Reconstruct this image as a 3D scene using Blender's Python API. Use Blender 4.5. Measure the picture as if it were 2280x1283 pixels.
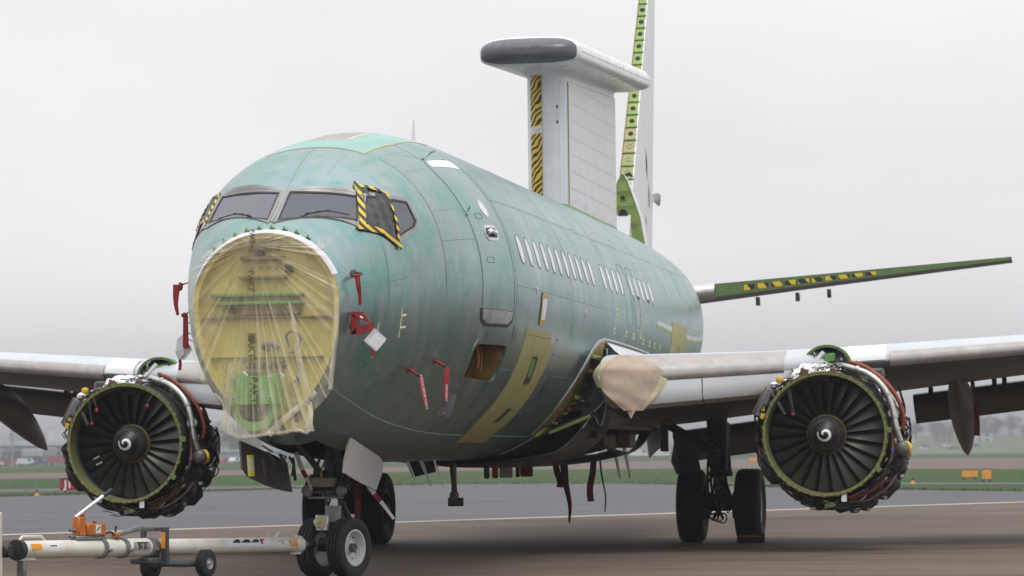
import bpy, bmesh, math, random
import numpy as np
from mathutils import Vector, Matrix
# ------------------------------------------------------------------ clear, camera, world, sun, exposure
for o in list(bpy.data.objects):
    bpy.data.objects.remove(o, do_unlink=True)
SC = bpy.context.scene
COL = SC.collection
R = math.radians
# World axes: +X = port side of the parked aircraft, +Y = towards its tail, +Z = up.
# The nose wheel axle stands over the origin.
CAM_POS = Vector((8.113, -32.849, 1.338))
yaw, pit, rol = R(10.469), R(3.137), -0.012
rgt = Vector((math.cos(yaw), math.sin(yaw), 0))
fwh = Vector((-math.sin(yaw), math.cos(yaw), 0))
fwd = fwh * math.cos(pit) + Vector((0, 0, math.sin(pit)))
upv = Vector((0, 0, 1)) * math.cos(pit) - fwh * math.sin(pit)
cr = rgt * math.cos(rol) + upv * math.sin(rol)
cu = upv * math.cos(rol) - rgt * math.sin(rol)
cam_d = bpy.data.cameras.new('camera')
cam = bpy.data.objects.new('camera', cam_d)
COL.objects.link(cam)
cam.matrix_world = Matrix(((cr.x, cu.x, -fwd.x, CAM_POS.x), (cr.y, cu.y, -fwd.y, CAM_POS.y),
                           (cr.z, cu.z, -fwd.z, CAM_POS.z), (0, 0, 0, 1)))
cam_d.sensor_fit = 'HORIZONTAL'
cam_d.sensor_width = 36
cam_d.lens = 6775 / 2280 * 36
cam_d.clip_start = .5
cam_d.clip_end = 20000
cam_d.dof.use_dof = True
cam_d.dof.focus_distance = 31.5
cam_d.dof.aperture_fstop = 4.2
SC.camera = cam

SUN_EL, SUN_AZ = R(66), R(150)          # azimuth measured clockwise from +Y
world = bpy.data.worlds.new('World')
SC.world = world
world.use_nodes = True
wn, wl = world.node_tree.nodes, world.node_tree.links
wn.clear()
w_out = wn.new('ShaderNodeOutputWorld')
sky = wn.new('ShaderNodeTexSky')
sky.sky_type = 'NISHITA'
sky.sun_disc = False
sky.sun_elevation = SUN_EL
sky.sun_rotation = SUN_AZ
sky.air_density = 2.0
sky.dust_density = 6.0
hsv = wn.new('ShaderNodeHueSaturation')
hsv.inputs['Saturation'].default_value = .25
wl.new(sky.outputs[0], hsv.inputs['Color'])
bg_sky = wn.new('ShaderNodeBackground')
bg_sky.inputs[1].default_value = .05
wl.new(hsv.outputs[0], bg_sky.inputs[0])
tc = wn.new('ShaderNodeTexCoord')
sp = wn.new('ShaderNodeSeparateXYZ')
wl.new(tc.outputs['Generated'], sp.inputs[0])
ramp = wn.new('ShaderNodeValToRGB')       # overcast deck: a little dimmer towards the horizon
ramp.color_ramp.interpolation = 'EASE'
e = ramp.color_ramp.elements
e[0].position = 0.0
e[0].color = (.60, .598, .615, 1)
e[1].position = .07
e[1].color = (.905, .90, .922, 1)
em = e.new(.22)
em.color = (.97, .968, .985, 1)
e2 = e.new(1.0)                          # and brightest overhead, as overcast skies are
e2.color = (1.58, 1.58, 1.61, 1)
wl.new(sp.outputs[2], ramp.inputs[0])
nz = wn.new('ShaderNodeTexNoise')         # faint thick-and-thin cloud
nz.inputs['Scale'].default_value = 3.2
nz.inputs['Detail'].default_value = 5
mpw = wn.new('ShaderNodeMapping')
mpw.inputs['Scale'].default_value = (1, 1, 2.5)
wl.new(tc.outputs['Generated'], mpw.inputs[0])
wl.new(mpw.outputs[0], nz.inputs['Vector'])
mr = wn.new('ShaderNodeMapRange')
mr.inputs['From Min'].default_value = .3
mr.inputs['From Max'].default_value = .7
mr.inputs['To Min'].default_value = .91
mr.inputs['To Max'].default_value = 1.06
wl.new(nz.outputs[0], mr.inputs[0])
mulc = wn.new('ShaderNodeVectorMath')
mulc.operation = 'SCALE'
wl.new(ramp.outputs[0], mulc.inputs[0])
wl.new(mr.outputs[0], mulc.inputs['Scale'])
bg_ov = wn.new('ShaderNodeBackground')
bg_ov.inputs[1].default_value = 1.0
wl.new(mulc.outputs[0], bg_ov.inputs[0])
mixw = wn.new('ShaderNodeMixShader')
mixw.inputs[0].default_value = .92
wl.new(bg_sky.outputs[0], mixw.inputs[1])
wl.new(bg_ov.outputs[0], mixw.inputs[2])
wl.new(mixw.outputs[0], w_out.inputs[0])

sun_d = bpy.data.lights.new('sun', 'SUN')
sun_d.energy = 1.1
sun_d.angle = R(24)
sun_d.color = (1.0, .97, .93)
sun = bpy.data.objects.new('sun', sun_d)
COL.objects.link(sun)
sd = Vector((math.sin(SUN_AZ) * math.cos(SUN_EL), math.cos(SUN_AZ) * math.cos(SUN_EL), math.sin(SUN_EL)))
sun.rotation_euler = (-sd).to_track_quat('-Z', 'Y').to_euler()
sun.location = (20, -20, 40)
SC.view_settings.view_transform = 'Standard'
SC.view_settings.look = 'None'
SC.view_settings.exposure = .15
SC.view_settings.gamma = 1.0
SC.view_settings.use_curve_mapping = False
SC.cycles.max_bounces = 8
SC.cycles.transparent_max_bounces = 16
SC.cycles.volume_bounces = 0
SC.cycles.use_denoising = True
SC.cycles.caustics_reflective = False
SC.cycles.caustics_refractive = False

# ------------------------------------------------------------------ helpers
rnd = random.Random(7)


class MB:
    """collects shapes; build() links them as one mesh object"""

    def __init__(s):
        s.v, s.f, s.m = [], [], []

    def add(s, v, f, mi=0):
        n = len(s.v)
        s.v += [tuple(map(float, p)) for p in v]
        s.f += [tuple(i + n for i in q) for q in f]
        s.m += [mi] * len(f)
        return s

    def box(s, c, size, mi=0, rot=None, b=0.0):
        hx, hy, hz = [d / 2 for d in size]
        b = min(b, hx * .45, hy * .45, hz * .45)
        M = rot if rot is not None else Matrix.Identity(3)
        c = Vector(c)
        if b <= 0:
            P = [(x, y, z) for z in (-hz, hz) for y in (-hy, hy) for x in (-hx, hx)]
            F = [(0, 2, 3, 1), (4, 5, 7, 6), (0, 1, 5, 4), (2, 6, 7, 3), (0, 4, 6, 2), (1, 3, 7, 5)]
            s.add([c + M @ Vector(p) for p in P], F, mi)
            return s
        bm = bmesh.new()
        bmesh.ops.create_cube(bm, size=1)
        for v in bm.verts:
            v.co = Vector((v.co.x * 2 * hx, v.co.y * 2 * hy, v.co.z * 2 * hz))
        bmesh.ops.bevel(bm, geom=bm.edges[:], offset=b, segments=1, affect='EDGES', profile=.5)
        bm.verts.index_update()
        s.add([c + M @ v.co for v in bm.verts], [tuple(v.index for v in f.verts) for f in bm.faces], mi)
        bm.free()
        return s

    def tube(s, pts, r, n=8, mi=0, caps=True, flat=None):
        pts = [Vector(p) for p in pts]
        rs = list(r) if hasattr(r, '__len__') else [r] * len(pts)
        V, F = [], []
        a = None
        for i, p in enumerate(pts):
            t = (pts[min(i + 1, len(pts) - 1)] - pts[max(i - 1, 0)])
            t = t.normalized() if t.length > 1e-9 else Vector((0, 0, 1))
            if a is None:
                a = t.orthogonal().normalized()
            else:
                a = a - t * a.dot(t)
                a = a.normalized() if a.length > 1e-6 else t.orthogonal().normalized()
            bn = t.cross(a)
            for k in range(n):
                w = 2 * math.pi * k / n
                V.append(p + (a * math.cos(w) + bn * math.sin(w)) * rs[i])
        for i in range(len(pts) - 1):
            for k in range(n):
                k2 = (k + 1) % n
                F.append((i * n + k, i * n + k2, (i + 1) * n + k2, (i + 1) * n + k))
        if caps:
            F.append(tuple(range(n - 1, -1, -1)))
            F.append(tuple((len(pts) - 1) * n + k for k in range(n)))
        s.add(V, F, mi)
        return s

    def lathe(s, prof, o, ax, n=32, mi=0, a0=0.0, a1=360.0, ref=None):
        """prof = [(distance along the axis, radius)]; revolved about ax through o"""
        ax = Vector(ax).normalized()
        o = Vector(o)
        u = Vector(ref).normalized() if ref is not None else ax.orthogonal().normalized()
        u = (u - ax * u.dot(ax)).normalized()
        w = ax.cross(u)
        full = abs(a1 - a0 - 360) < 1e-6
        m = n if full else n + 1
        V, F = [], []
        for d, r in prof:
            for k in range(m):
                t = R(a0 + (a1 - a0) * k / n)
                V.append(o + ax * d + (u * math.cos(t) + w * math.sin(t)) * max(r, 1e-4))
        for i in range(len(prof) - 1):
            for k in range(n):
                k2 = (k + 1) % m
                F.append((i * m + k, (i + 1) * m + k, (i + 1) * m + k2, i * m + k2))
        s.add(V, F, mi)
        return s

    def ball(s, c, r, n=12, mi=0):
        if not hasattr(r, '__len__'):
            r = (r, r, r)
        V, F = [], []
        h = n // 2
        for i in range(h + 1):
            p = math.pi * i / h
            for k in range(n):
                t = 2 * math.pi * k / n
                V.append((c[0] + r[0] * math.sin(p) * math.cos(t), c[1] + r[1] * math.sin(p) * math.sin(t), c[2] + r[2] * math.cos(p)))
        for i in range(h):
            for k in range(n):
                k2 = (k + 1) % n
                F.append((i * n + k, i * n + k2, (i + 1) * n + k2, (i + 1) * n + k))
        s.add(V, F, mi)
        return s

    def prism(s, poly, o, ux, uy, depth, mi=0):
        """2D polygon in the frame (o, ux, uy), extruded by depth along ux x uy"""
        o, ux, uy = Vector(o), Vector(ux), Vector(uy)
        nn = ux.cross(uy).normalized()
        n = len(poly)
        A = [o + ux * p[0] + uy * p[1] for p in poly]
        B = [a + nn * depth for a in A]
        F = [tuple(range(n - 1, -1, -1)), tuple(range(n, 2 * n))]
        F += [(i, (i + 1) % n, n + (i + 1) % n, n + i) for i in range(n)]
        s.add(A + B, F, mi)
        return s

    def loft(s, rings, mi=0, closed=True, caps=True):
        n = len(rings[0])
        V = [p for r_ in rings for p in r_]
        F = []
        for i in range(len(rings) - 1):
            for k in range(n if closed else n - 1):
                k2 = (k + 1) % n
                F.append((i * n + k, i * n + k2, (i + 1) * n + k2, (i + 1) * n + k))
        if caps and closed:
            F.append(tuple(range(n - 1, -1, -1)))
            F.append(tuple((len(rings) - 1) * n + k for k in range(n)))
        s.add(V, F, mi)
        return s

    def grid(s, G, mi=0, thick=None):
        """G[i][j] = points"""
        ni, nj = len(G), len(G[0])
        V = [p for row in G for p in row]
        F = [(i * nj + j, i * nj + j + 1, (i + 1) * nj + j + 1, (i + 1) * nj + j) for i in range(ni - 1) for j in range(nj - 1)]
        s.add(V, F, mi)
        return s

    def build(s, name, mats, parent=None, smooth=40, origin=None):
        me = bpy.data.meshes.new(name)
        V = s.v
        if origin is not None:
            V = [(p[0] - origin[0], p[1] - origin[1], p[2] - origin[2]) for p in V]
        me.from_pydata(V, [], s.f)
        mats = mats if isinstance(mats, (list, tuple)) else [mats]
        for m_ in mats:
            me.materials.append(m_)
        if len(mats) > 1:
            me.polygons.foreach_set('material_index', s.m)
        me.update()
        if smooth:
            me.polygons.foreach_set('use_smooth', [True] * len(me.polygons))
            me.set_sharp_from_angle(angle=R(smooth))
        o = bpy.data.objects.new(name, me)
        COL.objects.link(o)
        if origin is not None:
            o.location = origin
        if parent is not None:
            par(o, parent)
        return o


def par(o, p):
    """parent o to p keeping its world place (parents are only ever moved, or turned about z)"""
    o.parent = p
    o.matrix_parent_inverse = MW(p).inverted()


def MW(o):
    M = Matrix.LocRotScale(o.location, o.rotation_euler, o.scale)
    if o.parent is not None:
        M = MW(o.parent) @ o.matrix_parent_inverse @ M
    return M


def tag(o, label, cat, group=None):
    o['label'] = label
    o['category'] = cat
    if group:
        o['group'] = group
    return o


def thing(name, loc, label, cat, group=None):
    o = bpy.data.objects.new(name, None)
    o.empty_display_size = .2
    COL.objects.link(o)
    o.location = loc
    return tag(o, label, cat, group)


def structure(o):
    o['kind'] = 'structure'
    return o


def copy_tree(o, parent=None):
    c = o.copy()
    COL.objects.link(c)
    if parent is not None:
        c.parent = parent
        c.matrix_parent_inverse = o.matrix_parent_inverse.copy()
    for ch in list(o.children):
        copy_tree(ch, c)
    return c


def rot_z(a):
    return Matrix.Rotation(a, 3, 'Z')


def frame(x, y):
    """3x3 whose columns are x, y and their cross product"""
    x = Vector(x).normalized()
    y = Vector(y)
    y = (y - x * y.dot(x)).normalized()
    z = x.cross(y)
    return Matrix((x, y, z)).transposed()


def bez(P, n=12):
    """Catmull-Rom curve through the points"""
    P = [Vector(p) for p in P]
    Q = [P[0] * 2 - P[1]] + P + [P[-1] * 2 - P[-2]]
    out = []
    for i in range(1, len(Q) - 2):
        for k in range(n):
            t = k / n
            a, b, c, d = Q[i - 1], Q[i], Q[i + 1], Q[i + 2]
            out.append(.5 * (2 * b + (c - a) * t + (2 * a - 5 * b + 4 * c - d) * t * t + (3 * b - a - 3 * c + d) * t ** 3))
    out.append(P[-1])
    return out


def text_mesh(name, txt, size, mat_, o, ux, uy, parent=None, depth=.002, align='CENTER', bold=0.0, warp=None):
    cu_ = bpy.data.curves.new(name, 'FONT')
    cu_.body = txt
    cu_.size = size
    cu_.align_x = align
    cu_.align_y = 'CENTER'
    cu_.extrude = depth
    cu_.offset = bold
    tmp = bpy.data.objects.new('tmp_text', cu_)
    COL.objects.link(tmp)
    bpy.context.view_layer.update()
    dg = bpy.context.evaluated_depsgraph_get()
    me = bpy.data.meshes.new_from_object(tmp.evaluated_get(dg))
    bpy.data.objects.remove(tmp, do_unlink=True)
    o, ux, uy = Vector(o), Vector(ux).normalized(), Vector(uy).normalized()
    nn = ux.cross(uy)
    for v in me.vertices:
        p = o + ux * v.co.x + uy * v.co.y + nn * v.co.z
        v.co = warp(p, v.co.z) if warp else p
    me.materials.clear()
    me.materials.append(mat_)
    ob = bpy.data.objects.new(name, me)
    COL.objects.link(ob)
    if parent is not None:
        par(ob, parent)
    return ob


# ------------------------------------------------------------------ materials
def mat(name, col, rough=.6, metal=0.0, var=.12, scale=6.0, bump=.0, bscale=40.0, spec=.5, col2=None, coat=0.0, stretch=None, detail=6.0, contrast=(.35, .65)):
    m = bpy.data.materials.new(name)
    m.use_nodes = True
    nt = m.node_tree
    n, l = nt.nodes, nt.links
    b = n['Principled BSDF']
    b.inputs['Metallic'].default_value = metal
    b.inputs['Specular IOR Level'].default_value = spec
    b.inputs['Coat Weight'].default_value = coat
    b.inputs['Coat Roughness'].default_value = .12
    tcn = n.new('ShaderNodeTexCoord')
    mp = n.new('ShaderNodeMapping')
    if stretch:
        mp.inputs['Scale'].default_value = stretch
    l.new(tcn.outputs['Object'], mp.inputs[0])
    nz_ = n.new('ShaderNodeTexNoise')
    nz_.inputs['Scale'].default_value = scale
    nz_.inputs['Detail'].default_value = detail
    nz_.inputs['Roughness'].default_value = .62
    l.new(mp.outputs[0], nz_.inputs['Vector'])
    rp = n.new('ShaderNodeValToRGB')
    c2 = col2 if col2 else tuple(c * (1 - var) for c in col)
    c1 = col if col2 else tuple(min(1, c * (1 + var)) for c in col)
    rp.color_ramp.elements[0].position = contrast[0]
    rp.color_ramp.elements[0].color = (*c2, 1)
    rp.color_ramp.elements[1].position = contrast[1]
    rp.color_ramp.elements[1].color = (*c1, 1)
    l.new(nz_.outputs[0], rp.inputs[0])
    l.new(rp.outputs[0], b.inputs['Base Color'])
    rr = n.new('ShaderNodeMapRange')
    rvar = .12 if rough > .45 else .04
    rr.inputs['To Min'].default_value = max(.02, rough - rvar)
    rr.inputs['To Max'].default_value = min(1, rough + rvar)
    l.new(nz_.outputs[0], rr.inputs[0])
    l.new(rr.outputs[0], b.inputs['Roughness'])
    if bump:
        nb = n.new('ShaderNodeTexNoise')
        nb.inputs['Scale'].default_value = bscale
        nb.inputs['Detail'].default_value = 4
        l.new(mp.outputs[0], nb.inputs['Vector'])
        bp = n.new('ShaderNodeBump')
        bp.inputs['Strength'].default_value = bump
        bp.inputs['Distance'].default_value = .02
        l.new(nb.outputs[0], bp.inputs['Height'])
        l.new(bp.outputs[0], b.inputs['Normal'])
    return m


def mat_hazard(name, period=.14, vec=(1, 0, 1), wobble=.0, space='Object', duty=.5):
    """printed black and yellow warning tape"""
    m = bpy.data.materials.new(name)
    m.use_nodes = True
    nt = m.node_tree
    n, l = nt.nodes, nt.links
    b = n['Principled BSDF']
    b.inputs['Roughness'].default_value = .38
    tcn = n.new('ShaderNodeTexCoord')
    d = n.new('ShaderNodeVectorMath')
    d.operation = 'DOT_PRODUCT'
    d.inputs[1].default_value = tuple(v / period for v in vec)
    src = tcn.outputs['Object'] if space == 'Object' else tcn.outputs['UV']
    l.new(src, d.inputs[0])
    val = d.outputs['Value']
    if wobble:
        nn = n.new('ShaderNodeTexNoise')
        nn.inputs['Scale'].default_value = 7
        nn.inputs['Detail'].default_value = 0
        l.new(src, nn.inputs['Vector'])
        ma = n.new('ShaderNodeMath')
        ma.operation = 'MULTIPLY_ADD'
        ma.inputs[1].default_value = wobble
        l.new(nn.outputs[0], ma.inputs[0])
        l.new(val, ma.inputs[2])
        val = ma.outputs[0]
    fr = n.new('ShaderNodeMath')
    fr.operation = 'FRACT'
    l.new(val, fr.inputs[0])
    gt = n.new('ShaderNodeMath')
    gt.operation = 'GREATER_THAN'
    gt.inputs[1].default_value = duty
    l.new(fr.outputs[0], gt.inputs[0])
    mx = n.new('ShaderNodeMix')
    mx.data_type = 'RGBA'
    mx.inputs['A'].default_value = (.015, .015, .017, 1)
    mx.inputs['B'].default_value = (.72, .50, .015, 1)
    l.new(gt.outputs[0], mx.inputs['Factor'])
    l.new(mx.outputs['Result'], b.inputs['Base Color'])
    return m


M = {}
M['tyre'] = mat('tyre_rubber', (.011, .011, .012), .75, var=.35, scale=18, bump=.15, bscale=90, spec=.3)
M['tyre_grey'] = mat('tyre_rubber_scuffed', (.026, .025, .025), .8, var=.3, scale=20, bump=.15, bscale=90, spec=.3)
M['rim_white'] = mat('wheel_rim_paint', (.52, .53, .54), .35, var=.1, scale=9, spec=.5)
M['rim_dark'] = mat('brake_dust_rim', (.07, .07, .07), .55, metal=.3, var=.4, scale=25)
M['steel'] = mat('steel', (.42, .42, .42), .32, metal=.9, var=.2, scale=14)
M['chrome'] = mat('polished_oleo', (.75, .75, .76), .12, metal=1.0, var=.05, scale=10)
M['dark_metal'] = mat('dark_metal', (.035, .035, .036), .5, metal=.5, var=.4, scale=20)
M['black'] = mat('black_fitting', (.012, .012, .013), .55, var=.4, scale=25)
M['grey_paint'] = mat('grey_gear_paint', (.30, .31, .32), .45, var=.18, scale=12)
M['gear_dark'] = mat('grimy_gear_paint', (.075, .075, .075), .6, var=.5, scale=16)
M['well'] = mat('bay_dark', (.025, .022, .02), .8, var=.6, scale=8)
M['white_skin'] = mat('white_gloss_skin', (.74, .75, .77), .28, var=.04, scale=2.0, coat=.3)
M['white_pylon'] = mat('white_satin_panel', (.72, .73, .75), .42, var=.05, scale=2.5)
M['grey_skin'] = mat('grey_satin_panel', (.72, .75, .79), .36, var=.07, scale=2.0)
M['radome_dark'] = mat('dark_erosion_coating', (.085, .078, .095), .33, var=.18, scale=4, coat=.2)
M['bare_al'] = mat('bare_aluminium_edge', (.46, .43, .405), .34, metal=.55, var=.12, scale=5, col2=(.37, .345, .33))
M['pale_al'] = mat('pale_aluminium', (.62, .62, .62), .35, metal=.6, var=.15, scale=6)
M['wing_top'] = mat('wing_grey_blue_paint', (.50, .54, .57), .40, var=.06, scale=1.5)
M['wing_under'] = mat('wing_lower_shaded', (.11, .11, .113), .5, var=.15, scale=2.0)  # lower side darkened: underwing shade put into the grey
M['flap'] = mat('flap_shaded', (.045, .045, .046), .55, var=.18, scale=3)  # near-black tone carries the shade under the wing
M['zinc_yellow'] = mat('yellow_chromate_primer', (.58, .48, .135), .55, var=.16, scale=4, col2=(.43, .355, .095))
M['zinc_green'] = mat('green_chromate_primer', (.17, .34, .10), .5, var=.15, scale=6, col2=(.12, .25, .07))
M['zinc_lime'] = mat('lime_chromate_primer', (.27, .38, .10), .5, var=.15, scale=6)
M['olive'] = mat('olive_primer', (.115, .215, .055), .5, var=.15, scale=6, col2=(.085, .165, .045))
M['ring_green'] = mat('fan_case_primer', (.185, .195, .06), .45, var=.2, scale=12)
M['fan_blade'] = mat('titanium_blade', (.062, .058, .052), .34, metal=.7, var=.18, scale=5)
M['spinner'] = mat('spinner_grey', (.045, .046, .044), .5, var=.12, scale=5)
M['spinner_black'] = mat('spinner_black', (.008, .008, .011), .4, var=.1)
M['white_paint'] = mat('white_paint', (.78, .78, .76), .5, var=.05)
M['foil'] = mat('crumpled_foil', (.70, .69, .68), .22, metal=.95, var=.1, scale=9, bump=.9, bscale=16)
M['duct'] = mat('steel_duct', (.50, .48, .45), .3, metal=.8, var=.15, scale=8)
M['orange_hose'] = mat('orange_fire_hose', (.23, .045, .014), .55, var=.2, scale=14)
M['copper'] = mat('brown_tube', (.20, .10, .055), .5, metal=.2, var=.3, scale=12)
M['red'] = mat('red_fabric', (.24, .010, .014), .6, var=.2, scale=15)
M['red_bright'] = mat('red_plastic', (.34, .010, .014), .4, var=.1)
M['dark_red'] = mat('dark_red_ribbon', (.13, .01, .014), .7, var=.3, scale=12)
M['yellow'] = mat('yellow_plastic', (.70, .45, .02), .45, var=.1)
M['lemon'] = mat('lemon_foam', (.66, .60, .12), .6, var=.12)
M['purple'] = mat('purple_tag', (.20, .12, .50), .5, var=.1)
M['tape_cream'] = mat('masking_tape', (.62, .58, .36), .65, var=.1, scale=12)
M['tape_white'] = mat('white_tape', (.68, .69, .72), .5, var=.04)
M['tape_silver'] = mat('silver_tape', (.55, .55, .57), .25, metal=.6, var=.1, scale=8, bump=.3)
M['paper'] = mat('brown_masking_paper', (.52, .41, .325), .75, var=.07, scale=4, bump=.5, bscale=9)
M['paper_white'] = mat('white_paper', (.72, .72, .74), .6, var=.05, scale=5)
M['clear_bag'] = mat('plastic_wallet', (.55, .56, .58), .2, var=.2, scale=9)
M['black_sheet'] = mat('black_polythene', (.016, .016, .018), .3, var=.3, scale=6, bump=.7, bscale=8)
M['hazard'] = mat_hazard('hazard_tape', .075, (1, 0, 1))
M['hazard_pylon'] = mat_hazard('hazard_tape_panel', .105, (-1.0, 0, .95), wobble=1.2)
M['hazard_small'] = mat_hazard('hazard_tape_fine', .065, (0, 1, .6))
M['hazard_stab'] = mat_hazard('hazard_tape_stabiliser', .33, (1, 0, .8))
M['orange_paint'] = mat('orange_paint', (.47, .13, .012), .45, var=.15, scale=10)
M['reflector'] = mat('amber_reflector', (.70, .26, .01), .3, var=.08)
M['bar_white'] = mat('towbar_white_paint', (.66, .64, .57), .42, var=.10, scale=4, col2=(.50, .47, .40), contrast=(.25, .5))
M['bar_dark'] = mat('towbar_dark_frame', (.045, .05, .058), .5, var=.25, scale=10)
M['clamp'] = mat('clamp_grey', (.20, .21, .21), .45, metal=.4, var=.25, scale=12)
M['sign_red'] = mat('red_sign_face', (.27, .012, .022), .5, var=.1)
M['sign_yellow'] = mat('amber_sign_face', (.75, .33, .05), .5, var=.1)
M['beam'] = mat('box_beige', (.36, .33, .26), .5, var=.12)
M['seam'] = mat('skin_joint_green', (.13, .215, .19), .6, var=.2)  # plain grey-green of joints, rivets and outlines
M['seam_dark'] = mat('dark_gap_sealant', (.018, .03, .026), .7, var=.2)
M['white_plug'] = mat('white_window_plug', (.73, .72, .76), .4, var=.04)
M['scuff'] = mat('scuff_plate', (.40, .41, .41), .3, metal=.7, var=.25, scale=14)
M['blue_tape'] = mat('blue_tape', (.05, .16, .55), .5)
M['frame_grey'] = mat('window_frame_metal', (.31, .305, .295), .42, metal=.3, var=.1, scale=10)
M['ochre'] = mat('bay_liner_ochre', (.21, .145, .045), .6, var=.3, scale=5)
M['wire_orange'] = mat('orange_wire', (.65, .20, .05), .5)
# ------------------------------------------------------------------ the aircraft: body surface
YK = np.array([-2.78, -2.3, -1.8, -1.2, -.5, .4, 1.3, 2.4, 8, 13, 16, 18.5, 21, 24, 28.2])
YV = dict(zt=[3.64, 3.90, 4.22, 4.54, 4.765, 4.955, 5.075, 5.12, 5.15, 5.17, 5.17, 5.15, 5.10, 5.04, 4.80],
          hw=[.77, .965, 1.12, 1.265, 1.475, 1.66, 1.78, 1.835, 1.86, 1.88, 1.885, 1.84, 1.62, 1.14, .34],
          zb=[1.75, 1.58, 1.47, 1.38, 1.33, 1.29, 1.275, 1.27, 1.27, 1.27, 1.31, 1.53, 2.05, 2.95, 4.1],
          zm=[2.92, 3.0, 3.08, 3.15, 3.2, 3.23, 3.25, 3.25, 3.25, 3.25, 3.25, 3.33, 3.6, 4.0, 4.45])


def pchip(K_, v, y):
    v = np.asarray(v, float)
    h = np.diff(K_)
    d = np.diff(v) / h
    m = np.zeros(len(v))
    m[0], m[-1] = d[0], d[-1]
    for i in range(1, len(v) - 1):
        if d[i - 1] * d[i] > 0:
            w1, w2 = 2 * h[i] + h[i - 1], h[i] + 2 * h[i - 1]
            m[i] = (w1 + w2) / (w1 / d[i - 1] + w2 / d[i])
    i = np.clip(np.searchsorted(K_, y) - 1, 0, len(h) - 1)
    t = (y - K_[i]) / h[i]
    return (2 * t**3 - 3 * t**2 + 1) * v[i] + (t**3 - 2 * t**2 + t) * h[i] * m[i] + (-2 * t**3 + 3 * t**2) * v[i + 1] + (t**3 - t**2) * h[i] * m[i + 1]


YT = np.arange(-3.78, 29.201, .02)
TAB = {}
for k_, v_ in YV.items():
    a_ = pchip(YK, v_, np.clip(YT, -2.78, 28.2))
    a_ = np.where(YT < -2.78, v_[0] + (v_[1] - v_[0]) / (YK[1] - YK[0]) * (YT + 2.78), a_)
    a_ = np.where(YT > 28.2, v_[-1] + (v_[-1] - v_[-2]) / (YK[-1] - YK[-2]) * (YT - 28.2), a_)
    g_ = np.exp(-.5 * (np.arange(-40, 41) * .02 / .22)**2)
    TAB[k_] = np.convolve(np.pad(a_, 40, mode='edge'), g_ / g_.sum(), mode='valid')
SARC = R(1) * 1.75                        # metres of skin per degree, nominal


def base_pt(y, th):
    """point on the smooth body; th in degrees, 0 = port side, 90 = crown"""
    y = np.asarray(y, float)
    t = np.radians(np.asarray(th, float))
    zt, hw, zb, zm = [np.interp(y, YT, TAB[k]) for k in ('zt', 'hw', 'zb', 'zm')]
    c, s_ = np.cos(t), np.sin(t)
    y = y + 0 * c
    n = np.interp(y, [-2.78, -2.4, -1.9, -1.3, -.6, .4], [2.0, 2.2, 2.42, 2.42, 2.2, 2.0])    # squarer shoulders round the cockpit
    k = np.where(s_ > 0, (np.abs(c)**n + np.abs(s_)**n + 1e-12)**(-1 / n), 1.0)
    return np.stack([hw * c * k, y, np.where(s_ > 0, zm + (zt - zm) * s_ * k, zm + (zm - zb) * s_)], -1)


def base_n(y, th):
    e1 = base_pt(np.asarray(y) + .01, th) - base_pt(np.asarray(y) - .01, th)
    e2 = base_pt(y, np.asarray(th) + .3) - base_pt(y, np.asarray(th) - .3)
    n = np.cross(e2, e1)
    n /= np.linalg.norm(n, axis=-1, keepdims=True) + 1e-12
    c = base_pt(y, th) - np.stack([0 * np.asarray(y, float), np.asarray(y, float) + 0 * np.asarray(th, float), 3.2 + 0 * np.asarray(th, float)], -1)
    return n * np.sign((n * c).sum(-1, keepdims=True))


# flat windscreen facets, port side; starboard mirrored (th -> 180 - th)
WIN = [[(-2.505, 86.8), (-1.985, 87.0), (-1.71, 53.4), (-2.07, 43.8)],
       [(-2.035, 40.6), (-1.66, 49.8), (-1.385, 43.2), (-1.60, 24.0)],
       [(-1.36, 41.5), (-1.065, 36.9), (-1.07, 27.6), (-1.17, 25.5), (-1.59, 24.2)]]
WIN_ALL = WIN + [[(-2.505, 93.2), (-1.985, 93.0), (-1.53, 130.5), (-2.0, 137.0)], [(-1.93, 140.0), (-1.46, 133.5), (-1.2, 140.0), (-1.5, 157.0)],
                 [(-1.18, 141.5), (-.93, 145.0), (-.93, 153.0), (-1.05, 156.0), (-1.46, 157.0)]]
FACETS = []
for w_ in WIN_ALL:
    p_ = base_pt(*np.array(w_).T)
    c_ = p_.mean(0)
    n_ = np.linalg.svd(p_ - c_)[2][2]
    if n_ @ (c_ - np.array([0, 0, 3.0])) < 0:
        n_ = -n_
    FACETS.append((np.array([(y, t * R(1) * 1.25) for y, t in w_]), c_, n_))


def sdf_poly(P, y, s_):
    """positive inside"""
    d = np.full(np.shape(y), 1e9)
    inside = np.zeros(np.shape(y), bool)
    n = len(P)
    for i in range(n):
        a, b = P[i], P[(i + 1) % n]
        e_ = b - a
        t = np.clip(((y - a[0]) * e_[0] + (s_ - a[1]) * e_[1]) / (e_ @ e_), 0, 1)
        d = np.minimum(d, np.hypot(y - a[0] - e_[0] * t, s_ - a[1] - e_[1] * t))
        c1 = (a[1] > s_) != (b[1] > s_)
        with np.errstate(divide='ignore', invalid='ignore'):
            xx = (b[0] - a[0]) * (s_ - a[1]) / (b[1] - a[1] + 1e-12) + a[0]
        inside ^= c1 & (y < xx)
    return np.where(inside, d, -d)


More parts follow.
